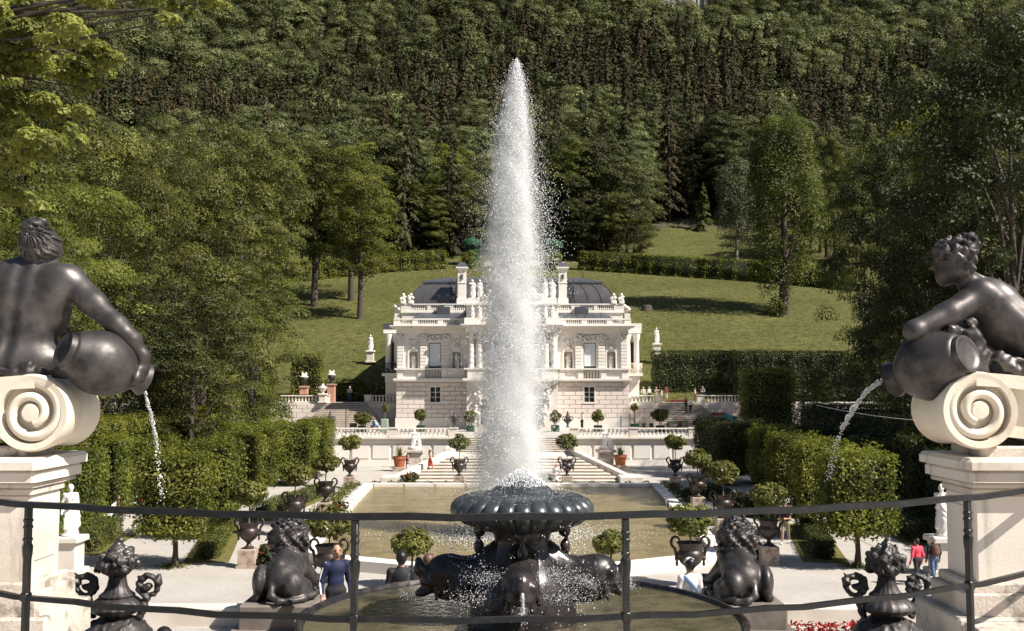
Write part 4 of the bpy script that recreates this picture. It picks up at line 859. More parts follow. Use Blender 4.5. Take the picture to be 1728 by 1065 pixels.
for s in (-1, 1):
    x = PX + s * 8.1; z = float(hill(x, 203)); t = thing('lattice_pavilion', f'green domed lattice pavilion {("left", "right")[s > 0]} of the water jet', 'pavilion', (x, 203, z - .5))
    b = B()
    for a in range(8): an = 2 * PI * a / 8 + PI / 8; b.tube([(1.75 * math.cos(an), 1.75 * math.sin(an), 0), (1.75 * math.cos(an), 1.75 * math.sin(an), 4.3)], .12, 5)
    b.lathe([(1.7, .2), (1.7, 4.2)], 8); part('lattice_wall', b.mesh('lattice_wall', M['copper']), t)
    b = B(); b.lathe([(2.2, 4.2), (2.25, 4.45), (2.0, 4.5)], 24); part('cornice', b.mesh('cornice', M['copper'], 40), t)
    b = B(); b.lathe([(2.05, 4.5), (2.0, 4.85), (1.75, 5.25), (1.3, 5.6), (.62, 5.82), (.5, 6.0), (.62, 6.08), (.3, 6.2), (.1, 6.35), (.02, 7.0)], 32, flute=.03, fn=16); part('dome', b.mesh('dome', M['copper'], 60), t)
    t = thing('round_bush', f'round yellow-green bush before the {("left", "right")[s > 0]} pavilion', 'bush', (x + s * .2, 199.5, float(hill(x, 199.5)) + 1.3), mesh=mop_mesh('round_bush', 1.9, 2.2, 1500, .35, 7, 'leafy'))
    b = B(); b.box(-1.1, 1.1, -.2, .2, 0, .45); b.prism([(-1.5, .45), (1.5, .45), (0, 1.4)], -.2, .2, 'y'); thing('cascade_gable', f'small cream gable of the cascade {("left", "right")[s > 0]} of the jet', 'gable', (PX + s * 4.3, 199, float(hill(0, 199)) + .5), mesh=b.mesh('cascade_gable', M['stone_clean']))

# ------------------------------------------------------------------ trees
def place(lab, x, y, me, h, group=None, rz=None, name='broadleaf_tree', cat='tree', z=None, sc=1.0, xy=1.0):
    z = float(hill(x, y)) - .15 if z is None else z
    t = thing(name, lab, cat, (x, y, z), rng_u.uniform(0, 6.2) if rz is None else rz, group, scale=(h * sc * xy, h * sc * xy, h * sc))
    part('trunk', me[0], t); part('crown', me[1], t); return t
# kinds, built one metre high and scaled
def norm(me, h):
    for m_ in me:
        v = np.empty(len(m_.vertices) * 3, np.float32); m_.vertices.foreach_get('co', v); m_.vertices.foreach_set('co', v / h); m_.update()
    return me
BL = [norm(broadleaf('tree', 24, 15, 18000, .34, 100 + i, lm, h0=.08, ncl=46, squash=.7, cs=1.2, sb=3, low=.0, spread=.3), 24) for i, lm in enumerate(['leaf', 'leaf', 'leafy', 'leafd'])]
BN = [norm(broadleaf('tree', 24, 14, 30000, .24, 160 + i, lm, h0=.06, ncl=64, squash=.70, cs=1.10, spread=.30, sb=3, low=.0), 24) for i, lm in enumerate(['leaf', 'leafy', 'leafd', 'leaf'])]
BT = [norm(broadleaf('tree', 24, 13, 15000, .34, 120 + i, lm, h0=.22, ncl=40, tr=.5, squash=.7, cs=1.3, sb=4), 24) for i, lm in enumerate(['leafy', 'leaf'])]
PO = norm(broadleaf('poplar', 28, 12, 30000, .32, 131, 'leaf', 'bark', .09, 75, 1.5, .75, .8, cs=1.0, low=-.5), 28)
BI = norm(broadleaf('willow', 20, 8.5, 12000, .32, 132, 'leafg', 'paleb', .06, 60, 1.4, .9, .3, low=-.5), 20)
CO = [norm(conifer('spruce', 30, 10, 9000, .55, 140 + i, lm), 30) for i, lm in enumerate(['con', 'cong', 'con'])]
LC = norm(conifer('larch', 13, 6.5, 5000, .40, 150, 'leaf'), 13)
def at_px(px, d): return (px - 864) * d / F + CX
def tree_px(lab, px, d, ytop, ybase, me, **k):
    x = at_px(px, d); zt = CZ + (647 - ytop) * d / F
    z = (float(hill(x, d)) if d > 118 else (2.4 if d > 97 else 0)) if ybase is None else CZ + (647 - ybase) * d / F
    return place(lab, x, d, me, zt - z, z=z - .1, **k)
# meadow trees, left
tree_px('leaning maple on the left meadow, nearest the palace', 607, 158, 288, 542, BT[0], rz=.4, xy=1.0)
tree_px('maple with a bare straight trunk at the left meadow', 530, 168, 225, 524, BT[1], rz=2)
tree_px('broad maple behind the leaning one on the left meadow', 592, 172, 240, 520, BT[0], rz=3.6)
tree_px('tall leafy tree at the left edge of the meadow', 450, 150, 220, 545, BL[0], rz=1, xy=.75)
tree_px('full-crowned tree low at the meadow\'s left corner', 452, 126, 360, 600, BN[0], rz=5, xy=.8)
# behind the hedge arc
for i, (px, d, yt, k, lab) in enumerate([(765, 222, 240, BL[2], 'bright yellow-green tree left of the jet above the hedge'), (690, 218, 300, BL[0], 'tree above the arbour hedge left of the bright one'), (640, 215, 265, BL[0], 'round tree above the left arbour hedge'), (740, 212, 330, BL[1], 'shorter bushy tree right behind the left arbour hedge'), (565, 222, 235, BL[3], 'dark tree above the left end of the arbour hedge'),
        (955, 218, 225, BL[0], 'tall tree right of the jet above the hedge'), (985, 212, 300, BL[3], 'dark bushy tree behind the right pavilion'), (930, 225, 300, BL[0], 'brownish tree beside the jet behind the right pavilion'), (1045, 212, 320, BL[0], 'bushy tree behind the right arbour hedge'), (1082, 211, 355, BL[1], 'low bushy tree where the upper meadow begins'), (1000, 232, 240, BL[3], 'round tree behind the bushy ones right of the jet')]):
    tree_px(lab, px, d, yt, None, k, rz=i * 1.3)
for i, (px, d, yt, k, lab) in enumerate([(1132, 272, 125, CO[0], 'very tall dark spruce at the upper meadow\'s left corner'), (1172, 276, 150, CO[2], 'tall dark spruce right of the tallest one'), (1095, 270, 180, CO[1], 'dark spruce left of the tallest one'), (1062, 262, 130, CO[0], 'tall spruce above the bushy trees right of the jet')]):
    tree_px(lab, px, d, yt, None, k, name='spruce_tree', rz=i)
tree_px('small bright larch on the upper meadow\'s edge', 1190, 262, 303, 393, LC, name='larch_tree', rz=1)
tree_px('round-crowned tree at the back of the upper meadow', 1222, 274, 190, None, BL[3], rz=2)
tree_px('pale silvery willow at the right edge of the upper meadow', 1246, 205, 270, 442, BI, name='willow_tree', rz=2)
tree_px('lone tall poplar with pale trunk on the right meadow', 1326, 157, 208, 538, PO, name='poplar_tree', rz=1.2)
x = at_px(1312, 156); thing('leafy_shrub', 'dark shrub at the foot of the lone poplar', 'shrub', (x, 156, float(hill(x, 156)) + 1.2), mesh=mop_mesh('leafy_shrub', 1.9, 1.7, 1500, .3, 3, 'leaf'))
# right-hand trees, tall and close
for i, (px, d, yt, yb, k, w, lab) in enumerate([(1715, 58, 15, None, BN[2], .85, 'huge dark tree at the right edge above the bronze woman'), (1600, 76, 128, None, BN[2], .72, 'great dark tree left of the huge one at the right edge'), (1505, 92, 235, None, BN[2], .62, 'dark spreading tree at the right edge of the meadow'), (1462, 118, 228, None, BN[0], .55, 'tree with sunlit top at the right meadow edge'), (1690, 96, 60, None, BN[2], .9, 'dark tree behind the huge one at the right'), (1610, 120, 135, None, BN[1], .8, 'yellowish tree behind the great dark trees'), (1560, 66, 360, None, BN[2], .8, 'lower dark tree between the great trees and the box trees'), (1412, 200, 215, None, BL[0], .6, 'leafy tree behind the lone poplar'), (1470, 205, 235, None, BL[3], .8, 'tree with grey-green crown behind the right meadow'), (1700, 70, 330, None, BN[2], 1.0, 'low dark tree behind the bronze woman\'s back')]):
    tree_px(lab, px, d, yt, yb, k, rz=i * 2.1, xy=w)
for i, (x, d, h) in enumerate([(32, 66, 22), (39, 74, 24), (36, 84, 20), (38, 100, 20)]): place(f'shady tree of the right wood, {("nearest the box hedge", "deepest in the wood", "above the long dark hedge", "farthest along it")[i]}', x, d, BN[2], h, z=0, xy=.8)
# left-hand trees
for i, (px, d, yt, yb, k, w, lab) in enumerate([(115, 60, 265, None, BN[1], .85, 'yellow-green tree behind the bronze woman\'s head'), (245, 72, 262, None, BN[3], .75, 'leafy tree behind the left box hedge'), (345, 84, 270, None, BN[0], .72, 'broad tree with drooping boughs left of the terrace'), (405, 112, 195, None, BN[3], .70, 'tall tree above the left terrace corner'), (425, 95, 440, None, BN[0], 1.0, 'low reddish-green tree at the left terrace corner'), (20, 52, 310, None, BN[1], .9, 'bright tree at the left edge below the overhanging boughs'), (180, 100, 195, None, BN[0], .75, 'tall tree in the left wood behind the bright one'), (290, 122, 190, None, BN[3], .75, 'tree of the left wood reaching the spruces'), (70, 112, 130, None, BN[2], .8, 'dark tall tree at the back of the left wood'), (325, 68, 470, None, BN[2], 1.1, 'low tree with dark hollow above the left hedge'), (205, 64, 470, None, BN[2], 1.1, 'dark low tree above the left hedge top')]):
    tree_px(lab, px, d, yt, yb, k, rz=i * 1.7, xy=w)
t = tree_px('leafy shrub beside the dark hedge on the right', 1372, 100, 618, None, BL[0], rz=1)
# the near maple whose boughs hang in from the left
rng = np.random.default_rng(9); cl = []
def blob(px, py, d, r): p = P(px, py, d); cl.append((p.x, p.y, p.z, r, r, r * .62))
for px, py, r in [(-20, 30, 1.0), (60, 20, .9), (110, 60, .8), (150, 110, .8), (95, 130, .9), (30, 110, 1.0), (40, 190, 1.0), (105, 185, .8), (-20, 210, 1.1), (20, 270, 1.0), (80, 250, .8), (-30, 330, 1.0), (40, 345, .9), (100, 230, .7), (150, 150, .5), (165, 95, .6), (20, 60, 1.0), (-60, 120, 1.4), (-60, 280, 1.4)]: blob(px, py, 27 + rng.normal() * 1.2, r)
for px, py, r in [(250, 5, .45), (300, 18, .42), (345, 5, .45), (285, 35, .3), (370, 12, .3), (320, -15, .6), (250, -25, .6), (380, -25, .6), (160, -5, .5)]: blob(px, py, 24 + rng.normal() * .5, r)
V, Fq, tt = cloud(subclumps(cl, 8, rng, .42), 34000, .135, rng, .45, -.4, .4)
bx0 = (-19.5, 27, 0); t = thing('maple_tree', 'near maple whose sunlit boughs hang in at the top left', 'tree', bx0)
part('crown', mesh_np('crown', V, Fq, M['maple'], None, tt), t, world=True)
b = B(); b.tube([(-19.5, 27, 0), (-19.2, 27, 8), (-18.5, 27, 15), (-17, 26.5, 21)], [.55, .42, .32, .15], 10)
for c in cl:
    b.tube([(-18.6, 27, 9 + rng.random() * 8), (-.5 * 18.6 + .5 * c[0], 26.5, c[2] + .3), c[:3]], [.12, .06, .015], 5)
part('trunk', b.mesh('trunk', M['bark'], 60), t, world=True)
# ---- forest on the mountainside
FB = [join2(f'far_broadleaf', *norm(broadleaf('fb', 20, 12.5, 2600, .80, 200 + i, 'far', h0=.10, ncl=16, squash=.85, cs=1.6, spread=.22), 20)) for i in range(4)]
FC = [join2(f'far_spruce', *norm(conifer('fc', 26, 11.0, 4200, .80, 210 + i, lm, 26), 26)) for i, lm in enumerate(['con', 'con', 'cong', 'con'])]
FN = [join2('near_broadleaf', *norm(broadleaf('fn', 20, 12.5, 14000, .30, 220 + i, 'far', h0=.06, ncl=44, squash=.75, cs=1.2, sb=3, low=.0, spread=.3), 20)) for i in range(3)]
FS = [join2('near_spruce', *norm(conifer('fs', 26, 10, 9000, .48, 230 + i, lm, 26), 26)) for i, lm in enumerate(['con', 'cong'])]
pts = []; rf = np.random.default_rng(77); y = 268.0
while y < 1000:
    stp = 8.6 + (y - 268) * .010; hw = y * .56 + 25
    for x in np.arange(-hw, hw, stp):
        xx = x + rf.normal() * stp * .3; yy = y + rf.normal() * stp * .35
        px = 864 + (xx - CX) / yy * F
        if 1085 < px < 1235 and yy < 275: continue
        zz = float(hill(xx, yy)); py = 647 - (zz - CZ) / yy * F
        if 1118 < px < 1195 and -35 < py < 58: continue
        pts.append((xx, yy, zz, px, py))
    y += stp * 1.0
for x, y in [(a + rf.normal() * 2, b_ + rf.normal() * 2) for b_ in np.arange(216, 268, 8.5) for a in np.arange(-75, 75, 7.5)]:
    px = 864 + (x - CX) / y * F
    if (px < 835 or 895 < px < 1085 or px > 1345) and y > 207 + 6: pts.append((x, y, float(hill(x, y)), px, 400))
def flabel(conif, px, py, h):
    side = 'left of the water jet' if px < 800 else 'right of the water jet' if px > 930 else 'right behind the water jet'
    if px < 430: side = 'towards the left edge of the forest'
    if px > 1350: side = 'towards the right edge of the forest'
    up = 'low on' if py > 330 else 'partway up' if py > 230 else 'high on'; sz = 'tall' if h > (29 if conif else 23) else 'smaller'
    return f"{sz} {'pointed brownish spruce' if conif else 'round-crowned green tree'} {up} the wooded mountainside, {side}"
pts.sort(key=lambda p: p[1]); nb = nc = 0; rest = {}
for (x, y, z, px, py) in pts:
    # spruces fill the dark band, broadleaves above it and in patches
    band = math.exp(-((y - 410) / 105) ** 2); pn = .5 + .5 * math.sin(x * .02 + 2) * math.sin(y * .013 + x * .007)
    conif = rf.random() < .12 + .75 * band + .35 * (pn - .5); h = (19 + 9 * rf.random()) * 1.25 if conif else 15 + 13 * rf.random(); k = int(rf.integers(4)); rz = rf.random() * 6.28; w = .85 + .35 * rf.random()
    if abs(px - 864) < 1000 and ((conif and nc < 300) or (not conif and nb < 300)):
        o = thing('spruce_tree' if conif else 'broadleaf_tree', flabel(conif, px, py, h), 'tree', (x, y, z - .3), rz, 'spruces of the mountain forest' if conif else 'broadleaved trees of the mountain forest', ((FS[k % 2] if conif else FN[k % 3]) if y < 345 else (FC if conif else FB)[k]), scale=(h * w, h * w, h))
        if conif: nc += 1
        else: nb += 1
    else: rest.setdefault((conif, k), []).append((x, y, z - .3, rz, h, w))
def scatter(name, groups):
    """one far wood: points that carry the same tree meshes"""
    src = [k for k in groups]; V = []; idx = []; rot = []; sca = []
    for i, k in enumerate(src):
        for (x, y, z, rz, h, w) in groups[k]: V.append((x, y, z)); idx.append(i); rot.append((0, 0, rz)); sca.append((h * w, h * w, h))
    me = bpy.data.meshes.new(name); me.from_pydata(V, [], [])
    me.attributes.new('kind_index', 'INT', 'POINT').data.foreach_set('value', idx)
    me.attributes.new('rot', 'FLOAT_VECTOR', 'POINT').data.foreach_set('vector', np.array(rot, np.float32).ravel())
    me.attributes.new('sca', 'FLOAT_VECTOR', 'POINT').data.foreach_set('vector', np.array(sca, np.float32).ravel())
    o = stuff(name, me, 'far forest covering the upper mountainside', 'forest')
    ng = bpy.data.node_groups.new(name, 'GeometryNodeTree'); ng.interface.new_socket('Geometry', in_out='INPUT', socket_type='NodeSocketGeometry'); ng.interface.new_socket('Geometry', in_out='OUTPUT', socket_type='NodeSocketGeometry')
    N, L = ng.nodes, ng.links; gi = N.new('NodeGroupInput'); go = N.new('NodeGroupOutput'); jn = N.new('GeometryNodeJoinGeometry')
    def attr(nm, dt): a = N.new('GeometryNodeInputNamedAttribute'); a.data_type = dt; a.inputs['Name'].default_value = nm; return a.outputs['Attribute']
    for i, k in enumerate(src):
        ref = next(o_ for o_ in COL.objects if o_.type == 'MESH' and o_.data == (FC if k[0] else FB)[k[1]])
        oi = N.new('GeometryNodeObjectInfo'); oi.inputs['Object'].default_value = ref; oi.inputs['As Instance'].default_value = True; oi.transform_space = 'ORIGINAL'
        cmp = N.new('FunctionNodeCompare'); cmp.data_type = 'INT'; cmp.operation = 'EQUAL'; L.new(attr('kind_index', 'INT'), cmp.inputs[2]); cmp.inputs[3].default_value = i
        ip = N.new('GeometryNodeInstanceOnPoints'); L.new(gi.outputs[0], ip.inputs['Points']); L.new(cmp.outputs[0], ip.inputs['Selection']); L.new(oi.outputs['Geometry'], ip.inputs['Instance'])
        L.new(attr('rot', 'FLOAT_VECTOR'), ip.inputs['Rotation']); L.new(attr('sca', 'FLOAT_VECTOR'), ip.inputs['Scale']); L.new(ip.outputs[0], jn.inputs[0])
    L.new(jn.outputs[0], go.inputs[0]); md = o.modifiers.new('forest', 'NODES'); md.node_group = ng
scatter('distant_forest', rest)
# pale cliff among the topmost trees
rr = np.random.default_rng(4); b = B(); c = P(1155, 0, 880)
for k in range(9):
    x = c.x - 18 + k * 5 + rr.normal(); w = 5 + 3 * rr.random(); z = c.z - 12 + 5 * rr.random(); hh = 14 + 8 * rr.random(); b.prism([(x - w / 2, 866 + rr.random() * 3), (x + w / 2, 867 + rr.random() * 3), (x + w / 2, 885), (x - w / 2, 886)], z - 20, z + hh)
struct('rock_cliff', b.mesh('rock_cliff', M['rock']))
# meadow details: stumps, stone
for px, py, d, lab in ((1092, 525, 160, 'old tree stump in the shadow on the right meadow'), (1310, 592, 133, 'pale flat stone above the dark hedge on the right meadow')):
    x = at_px(px, d); b = B(); b.lathe([(.9, -.2), (.75, .2), (.68, .6), (.6, .75), (.1, .8)] if d > 150 else [(1.0, -.3), (1.1, .3), (.9, .55)], 9, sx=1.1, flute=.08, fn=4); thing('tree_stump' if d > 150 else 'flat_stone', lab, 'stump' if d > 150 else 'stone', (x, d, float(hill(x, d))), mesh=b.mesh('stump', M['bark' if d > 150 else 'stone'], 60))
b = B(); p, q = P(1378, 684, 70), P(1760, 716, 40); b.tube([p.lerp(q, t) - Vector((0, 0, .35 * math.sin(PI * t))) for t in np.linspace(0, 1, 9)], .02, 4); thing('cable', 'thin pale cable strung before the dark right-hand trees', 'cable', mesh=b.mesh('cable', M['white']))
# wild flowers scattered on the meadow
rr = np.random.default_rng(6); n = 6000; x = rr.uniform(-60, 75, n); y = 120 + 140 * rr.random(n) ** .9; z = hill(x, y)
V, Fq = leaf_quads(np.column_stack([x, y, z + .25]), unit(n, rr) + np.array([0, -.8, .6]), .10, rr, .9); stuff('meadow_flowers', mesh_np('meadow_flowers', V, Fq, M['spray'] if False else mat('flower_white', (.42, .42, .30), .8)))

# ------------------------------------------------------------------ people and statues
def person_prims(pose='stand', shorts=False, skirt=False, longhair=False, female=False, arms=('down', 'down'), robe=False, hat=False, fine=False):
    p = []; sit = pose == 'sit'; dz = -.44 if sit else 0; w = .92 if female else 1.0
    T, Bt, Sk, Ha, Sh = 1, 2, 0, 3, 4
    p += [ell(T, (0, 0, 1.30 + dz), (.172 * w, .112, .165)), ell(T, (0, .005, 1.10 + dz), (.145 * w, .103, .17)), ell(Bt, (0, 0, .94 + dz), (.168, .12, .13))]
    if female: p += [ell(T, (.07, .085, 1.27 + dz), (.065, .06, .065)), ell(T, (-.07, .085, 1.27 + dz), (.065, .06, .065))]
    p += [cap(Sk, (0, -.005, 1.40 + dz), (0, .012, 1.53 + dz), .056, .05), ell(Sk, (0, .022, 1.605 + dz), (.073, .092, .112)), ell(Sk, (0, .05, 1.555 + dz), (.05, .06, .055)), cap(Sk, (0, .108, 1.615 + dz), (0, .122, 1.587 + dz), .011, .014)]
    p += [ell(Sk, (.074, .015, 1.595 + dz), (.012, .025, .032)), ell(Sk, (-.074, .015, 1.595 + dz), (.012, .025, .032))]
    p += [ell(Ha, (0, -.012, 1.645 + dz), (.083, .098, .088)), ell(Ha, (0, -.045, 1.60 + dz), (.078, .062, .09))]
    if longhair: p += [cap(Ha, (0, -.07, 1.62 + dz), (0, -.10, 1.38 + dz), .07, .055)]
    for s, a in zip((-1, 1), arms):
        sh = (s * .182 * w, 0, 1.375 + dz); p.append(ell(T, sh, .062))
        if a == 'down': el, wr = (s * .235, -.03, 1.11 + dz), (s * .245, .055, .88 + dz)
        elif a == 'front': el, wr = (s * .225, .02, 1.12 + dz), (s * .10, .24, 1.14 + dz)
        elif a == 'up': el, wr = (s * .30, .16, 1.34 + dz), (s * .12, .22, 1.58 + dz)
        elif a == 'hip': el, wr = (s * .34, -.05, 1.16 + dz), (s * .19, .06, .99 + dz)
        elif a == 'lap': el, wr = (s * .23, .02, 1.12 + dz), (s * .10, .26, 1.02 + dz)
        else: el, wr = (s * .25, .10, 1.13 + dz), (s * .25, .30, 1.02 + dz)
        p += [cap(T, sh, tuple(.55 * sh[i] + .45 * el[i] for i in range(3)) if shorts or skirt else el, .056, .048), cap(Sk if shorts or skirt else T, sh, el, .046, .040), cap(Sk if shorts or skirt else T, el, wr, .040, .029)]
        d = np.array(wr) - np.array(el); d /= np.linalg.norm(d); wv = np.array(wr); p.append(cap(Sk, wv, wv + d * .085, .030, .026))
        side = np.cross(d, (0, 1, .3)); side /= np.linalg.norm(side)
        for f in range(4): b0 = wv + d * .075 + side * (f - 1.5) * .017; p.append(cap(Sk, b0, b0 + d * (.07, .085, .08, .06)[f] + np.array((0, .02, 0)), .010, .008))
        p.append(cap(Sk, wv + d * .02 - side * .025, wv + d * .07 - side * .05 + np.array((0, .02, 0)), .012, .009))
    for s in (-1, 1):
        st = {'walk': s * .20, 'stand': s * .03, 'sit': 0}[pose]
        hip = (s * .088, 0, .92 + dz)
        if sit: kn, an = (s * .12, .42, .50), (s * .12, .44, .09)
        else: kn, an = (s * .095, .03 + st * .6, .50), (s * .095, st - (.04 if st < 0 else 0), .09 + (.05 if st < -.1 else 0))
        mc = Sk if (shorts or skirt) else Bt
        if not robe:
            p += [cap(Bt, hip, kn, .088, .066), cap(mc, kn, tuple(.6 * kn[i] + .4 * an[i] for i in range(3)), .056, .053), cap(mc, tuple(.65 * kn[i] + .35 * an[i] for i in range(3)), an, .052, .036)]
            p.append(ell(Sh, (an[0] + s * .01, an[1] + .06, .045 + (an[2] - .09)), (.045, .125, .045)))
    if skirt: p += [cap(Bt, (0, 0, .92 + dz), (0, 0, .62 + dz), .155, .19)]
    if robe:
        p += [cap(Bt, (-.04, 0, .92), (-.05, .0, .10), .165, .23), cap(Bt, (.07, .03, .9), (.13, .10, .30), .10, .10), cap(T, (-.16, 0, 1.36), (.15, .06, .95), .07, .06), cap(T, (-.20, -.06, 1.30), (-.26, -.06, .35), .06, .09), ell(Sh, (0, 0, .04), (.27, .25, .06))]
    if hat: p += [ell(5, (0, .01, 1.672 + dz), (.086, .102, .066)), ell(5, (0, .10, 1.645 + dz), (.075, .09, .018))]
    return p
def pm(name, rgb, r=.75): return mat('cloth_' + name, rgb, r, 0, tuple(c * .75 for c in rgb), 9, .4, .7, .3, 30, .01)
CL = {k: pm(k, v) for k, v in dict(navy=(.008, .013, .050), black=(.014, .014, .016), white=(.72, .70, .68), pink=(.78, .075, .115), jeans=(.09, .14, .25), grey=(.30, .30, .32), red=(.55, .05, .035), khaki=(.32, .25, .17), blue=(.16, .30, .55), green=(.02, .08, .05), brown=(.14, .06, .035), cream=(.62, .52, .42)).items()}
SKIN = mat('skin', (.44, .25, .175), .55, 0, (.42, .20, .13), 14); HAIRD = mat('dark_hair', (.012, .010, .009), .45); HAIRB = mat('brown_hair', (.10, .05, .028), .5); HAIRG = mat('grey_hair', (.40, .37, .34), .55); SHOE = mat('dark_shoe', (.02, .02, .02), .5); SHOEW = mat('light_shoe', (.6, .58, .55), .5); HAIRR = mat('auburn_hair', (.20, .065, .03), .5)
def person(lab, x, y, z, rz, top, bot, hair=HAIRD, shoe=SHOE, h=1.72, vox=.026, grp=None, **k):
    me = blend('person', person_prims(**k), vox, .045, [SKIN, CL[top], CL[bot], hair, shoe, M['white']]); s = h / 1.72
    return thing('person', lab, 'person', (x, y, z), rz, grp, me, scale=s)
def gp(px, py, z=0): g = G(px, py, z); return g.x, g.y, z
def pp_(px, d, z): return at_px(px, d), d, z
p = person('man in navy track jacket with white sleeve stripe and sunglasses, behind the fountain basin', *pp_(571, 17.4, 2.85), -2.72, 'navy', 'black', h=1.67, vox=.014)
b = B(); b.tube([(.185, .048, 1.43), (.235, .04, 1.33), (.262, .012, 1.2), (.276, .0, 1.1), (.278, .05, 1.0), (.275, .095, .9)], .009, 5, (1.6, .8)); b.tube([(.262, .03, 1.30), (.285, .01, 1.12)], .004, 4); part('sleeve_stripe', b.mesh('sleeve_stripe', M['white']), p)
b = B(); [b.ball((q * .033, .107, 1.618), (.026, .012, .019), 8, 5) for q in (-1, 1)]; b.tube([(-.072, .05, 1.625), (-.05, .105, 1.625), (.05, .105, 1.625), (.072, .05, 1.625)], .005, 4); part('sunglasses', b.mesh('sunglasses', mat('red_brown_lens', (.12, .03, .02), .1), 60), p)
b = B(); b.tube([(-.022, .094, 1.553), (0, .103, 1.551), (.022, .094, 1.553)], .006, 4); part('mouth', b.mesh('mouth', mat('lips', (.36, .13, .11), .5)), p)
person('man with short dark hair and black top sitting before the pond, seen from behind', *pp_(680, 18.7, 2.85), .1, 'black', 'black', vox=.016, pose='sit', arms=('lap', 'lap'), h=1.80)
person('person with brown hair sitting half hidden behind the left bronze dolphin', *pp_(726, 18.8, 2.80), -.8, 'brown', 'black', HAIRB, pose='sit', arms=('lap', 'lap'), h=1.78)
person('black-haired person with red collar at the bottom edge beside the left flower vase', *pp_(287, 10.8, 2.92), .4, 'red', 'black', h=1.76, vox=.018)
p = person('woman in white shirt and white cap with blue strap sitting right of the fountain', *pp_(1160, 18.6, 2.84), .25, 'white', 'white', HAIRD, pose='sit', arms=('lap', 'front'), hat=True, female=True, longhair=False, h=1.66, vox=.016)
b = B(); b.tube([(-.15, -.06, .98), (-.05, -.128, .86), (.07, -.12, .72), (.13, -.08, .62)], .028, 5, (1.2, .5)); part('bag_strap', b.mesh('bag_strap', CL['blue']), p)
person('woman in bright pink T-shirt and black trousers walking away on the gravel', *gp(1549, 988), .25, 'pink', 'black', SKIN and HAIRD, SHOE, 1.66, .02, shorts=False, female=True, pose='walk')
p = person('man in black shirt and jeans with a dark backpack walking by the right pedestal', *gp(1577, 985), .1, 'black', 'jeans', HAIRG, SHOE, 1.70, .02, pose='walk')
part('backpack', blend('backpack', [ell(0, (0, -.19, 1.22), (.15, .09, .21)), ell(0, (0, -.24, 1.13), (.11, .07, .12)), cap(0, (.1, -.1, 1.40), (.12, .07, 1.35), .022), cap(0, (-.1, -.1, 1.40), (-.12, .07, 1.35), .022), cap(0, (.12, .08, 1.35), (.13, .06, 1.15), .02), cap(0, (-.12, .08, 1.35), (-.13, .06, 1.15), .02)], .02, .03, [CL['brown']]), p)
person('man in dark shirt and khaki shorts walking by the low hedge right of the pond', *gp(1326, 918), 2.6, 'black', 'khaki', HAIRB, SHOEW, 1.74, .024, shorts=True, pose='walk', arms=('front', 'down'))
person('man in navy shirt and white shorts standing by the terracotta pot', *gp(687, 807), -1.4, 'navy', 'white', HAIRD, SHOEW, 1.78, .03, shorts=True, arms=('down', 'front'))
person('woman in red skirt climbing the left side of the central stairs', *pp_(727, 78.6, .49), -1.2, 'cream', 'red', HAIRB, SHOEW, 1.68, .03, skirt=True, female=True, longhair=True, pose='walk', arms=('front', 'down'))
person('girl in a short white dress before the right side of the central stairs', *gp(938, 823), 2.8, 'white', 'white', HAIRR, SHOE, 1.62, .03, skirt=True, female=True, longhair=True, pose='walk', arms=('hip', 'down'))
person('man in white shirt and black trousers on the palace terrace', *pp_(982, 103, 2.5), 1.9, 'white', 'black', h=1.82, vox=.03, arms=('front', 'down'))
person('man in pale shirt and dark trousers at the top of the left side stairs', *pp_(591, 112.2, 5.1), 3.0, 'grey', 'navy', HAIRG, h=1.78, vox=.032, arms=('front', 'front'))
person('person in dark green standing behind the shaded left balustrade', *pp_(637, 114, 5.1), 1.0, 'green', 'black', h=1.8, vox=.035)
person('person in dark clothes next to the palace corner behind the shaded balustrade', *pp_(647, 114.4, 5.1), 2.0, 'black', 'navy', HAIRB, h=1.72, vox=.035)
person('person in blue shirt with auburn hair sitting on the terrace left of the palace wall', *pp_(632, 100, 2.6), -.9, 'blue', 'jeans', HAIRR, vox=.032, pose='sit', arms=('lap', 'lap'))
person('visitor in grey halfway up the central stairs, seen through the spray', *pp_(820, 86, 1.7), .2, 'grey', 'white', HAIRB, vox=.032, shorts=True, pose='walk')
person('visitor in a blue top before the left palace door', *pp_(829, 104.4, 2.5), 1, 'blue', 'grey', HAIRD, vox=.034)
for px, t_, b_, h_, rz, lab, kk in ((1085, 'white', 'grey', HAIRG, 2.8, 'grey-haired person in white behind the right balustrade', {}), (1095, 'white', 'black', HAIRG, .6, 'person in white top and dark trousers second along the right balustrade', {}), (1107, 'cream', 'cream', HAIRR, 2.5, 'woman in cream dress in the group by the right balustrade', dict(female=True, skirt=True)), (1116, 'white', 'white', HAIRB, 1.2, 'small person in white beside the one in red', {}), (1124, 'red', 'white', HAIRB, 2.0, 'person in bright red shirt by the right balustrade', dict(shorts=True))):
    person(lab, *pp_(px, 114.3, 5.1), rz, t_, b_, h_, vox=.034, h=1.72 if px != 1116 else 1.5, arms=('down', 'front'), grp='visitors by the right balustrade', **kk)
person('man in white shirt and black trousers climbing the right side stairs', *pp_(1164, 109.4, 3.85), .2, 'white', 'black', HAIRG, vox=.03, h=1.78, pose='walk')
person('companion in dark clothes climbing beside the man in white on the right stairs', *pp_(1157, 110.2, 4.1), .3, 'brown', 'black', HAIRR, vox=.034)
person('man in grey-blue shirt standing at the top of the right side stairs', *pp_(1185, 114.2, 5.1), 2.5, 'grey', 'navy', HAIRD, vox=.032, h=1.8, arms=('front', 'front'))
person('visitor in cream bending by the hedge at the top of the right stairs', *pp_(1172, 115, 5.1), 1.5, 'cream', 'brown', HAIRR, vox=.036, h=1.6, arms=('front', 'front'))
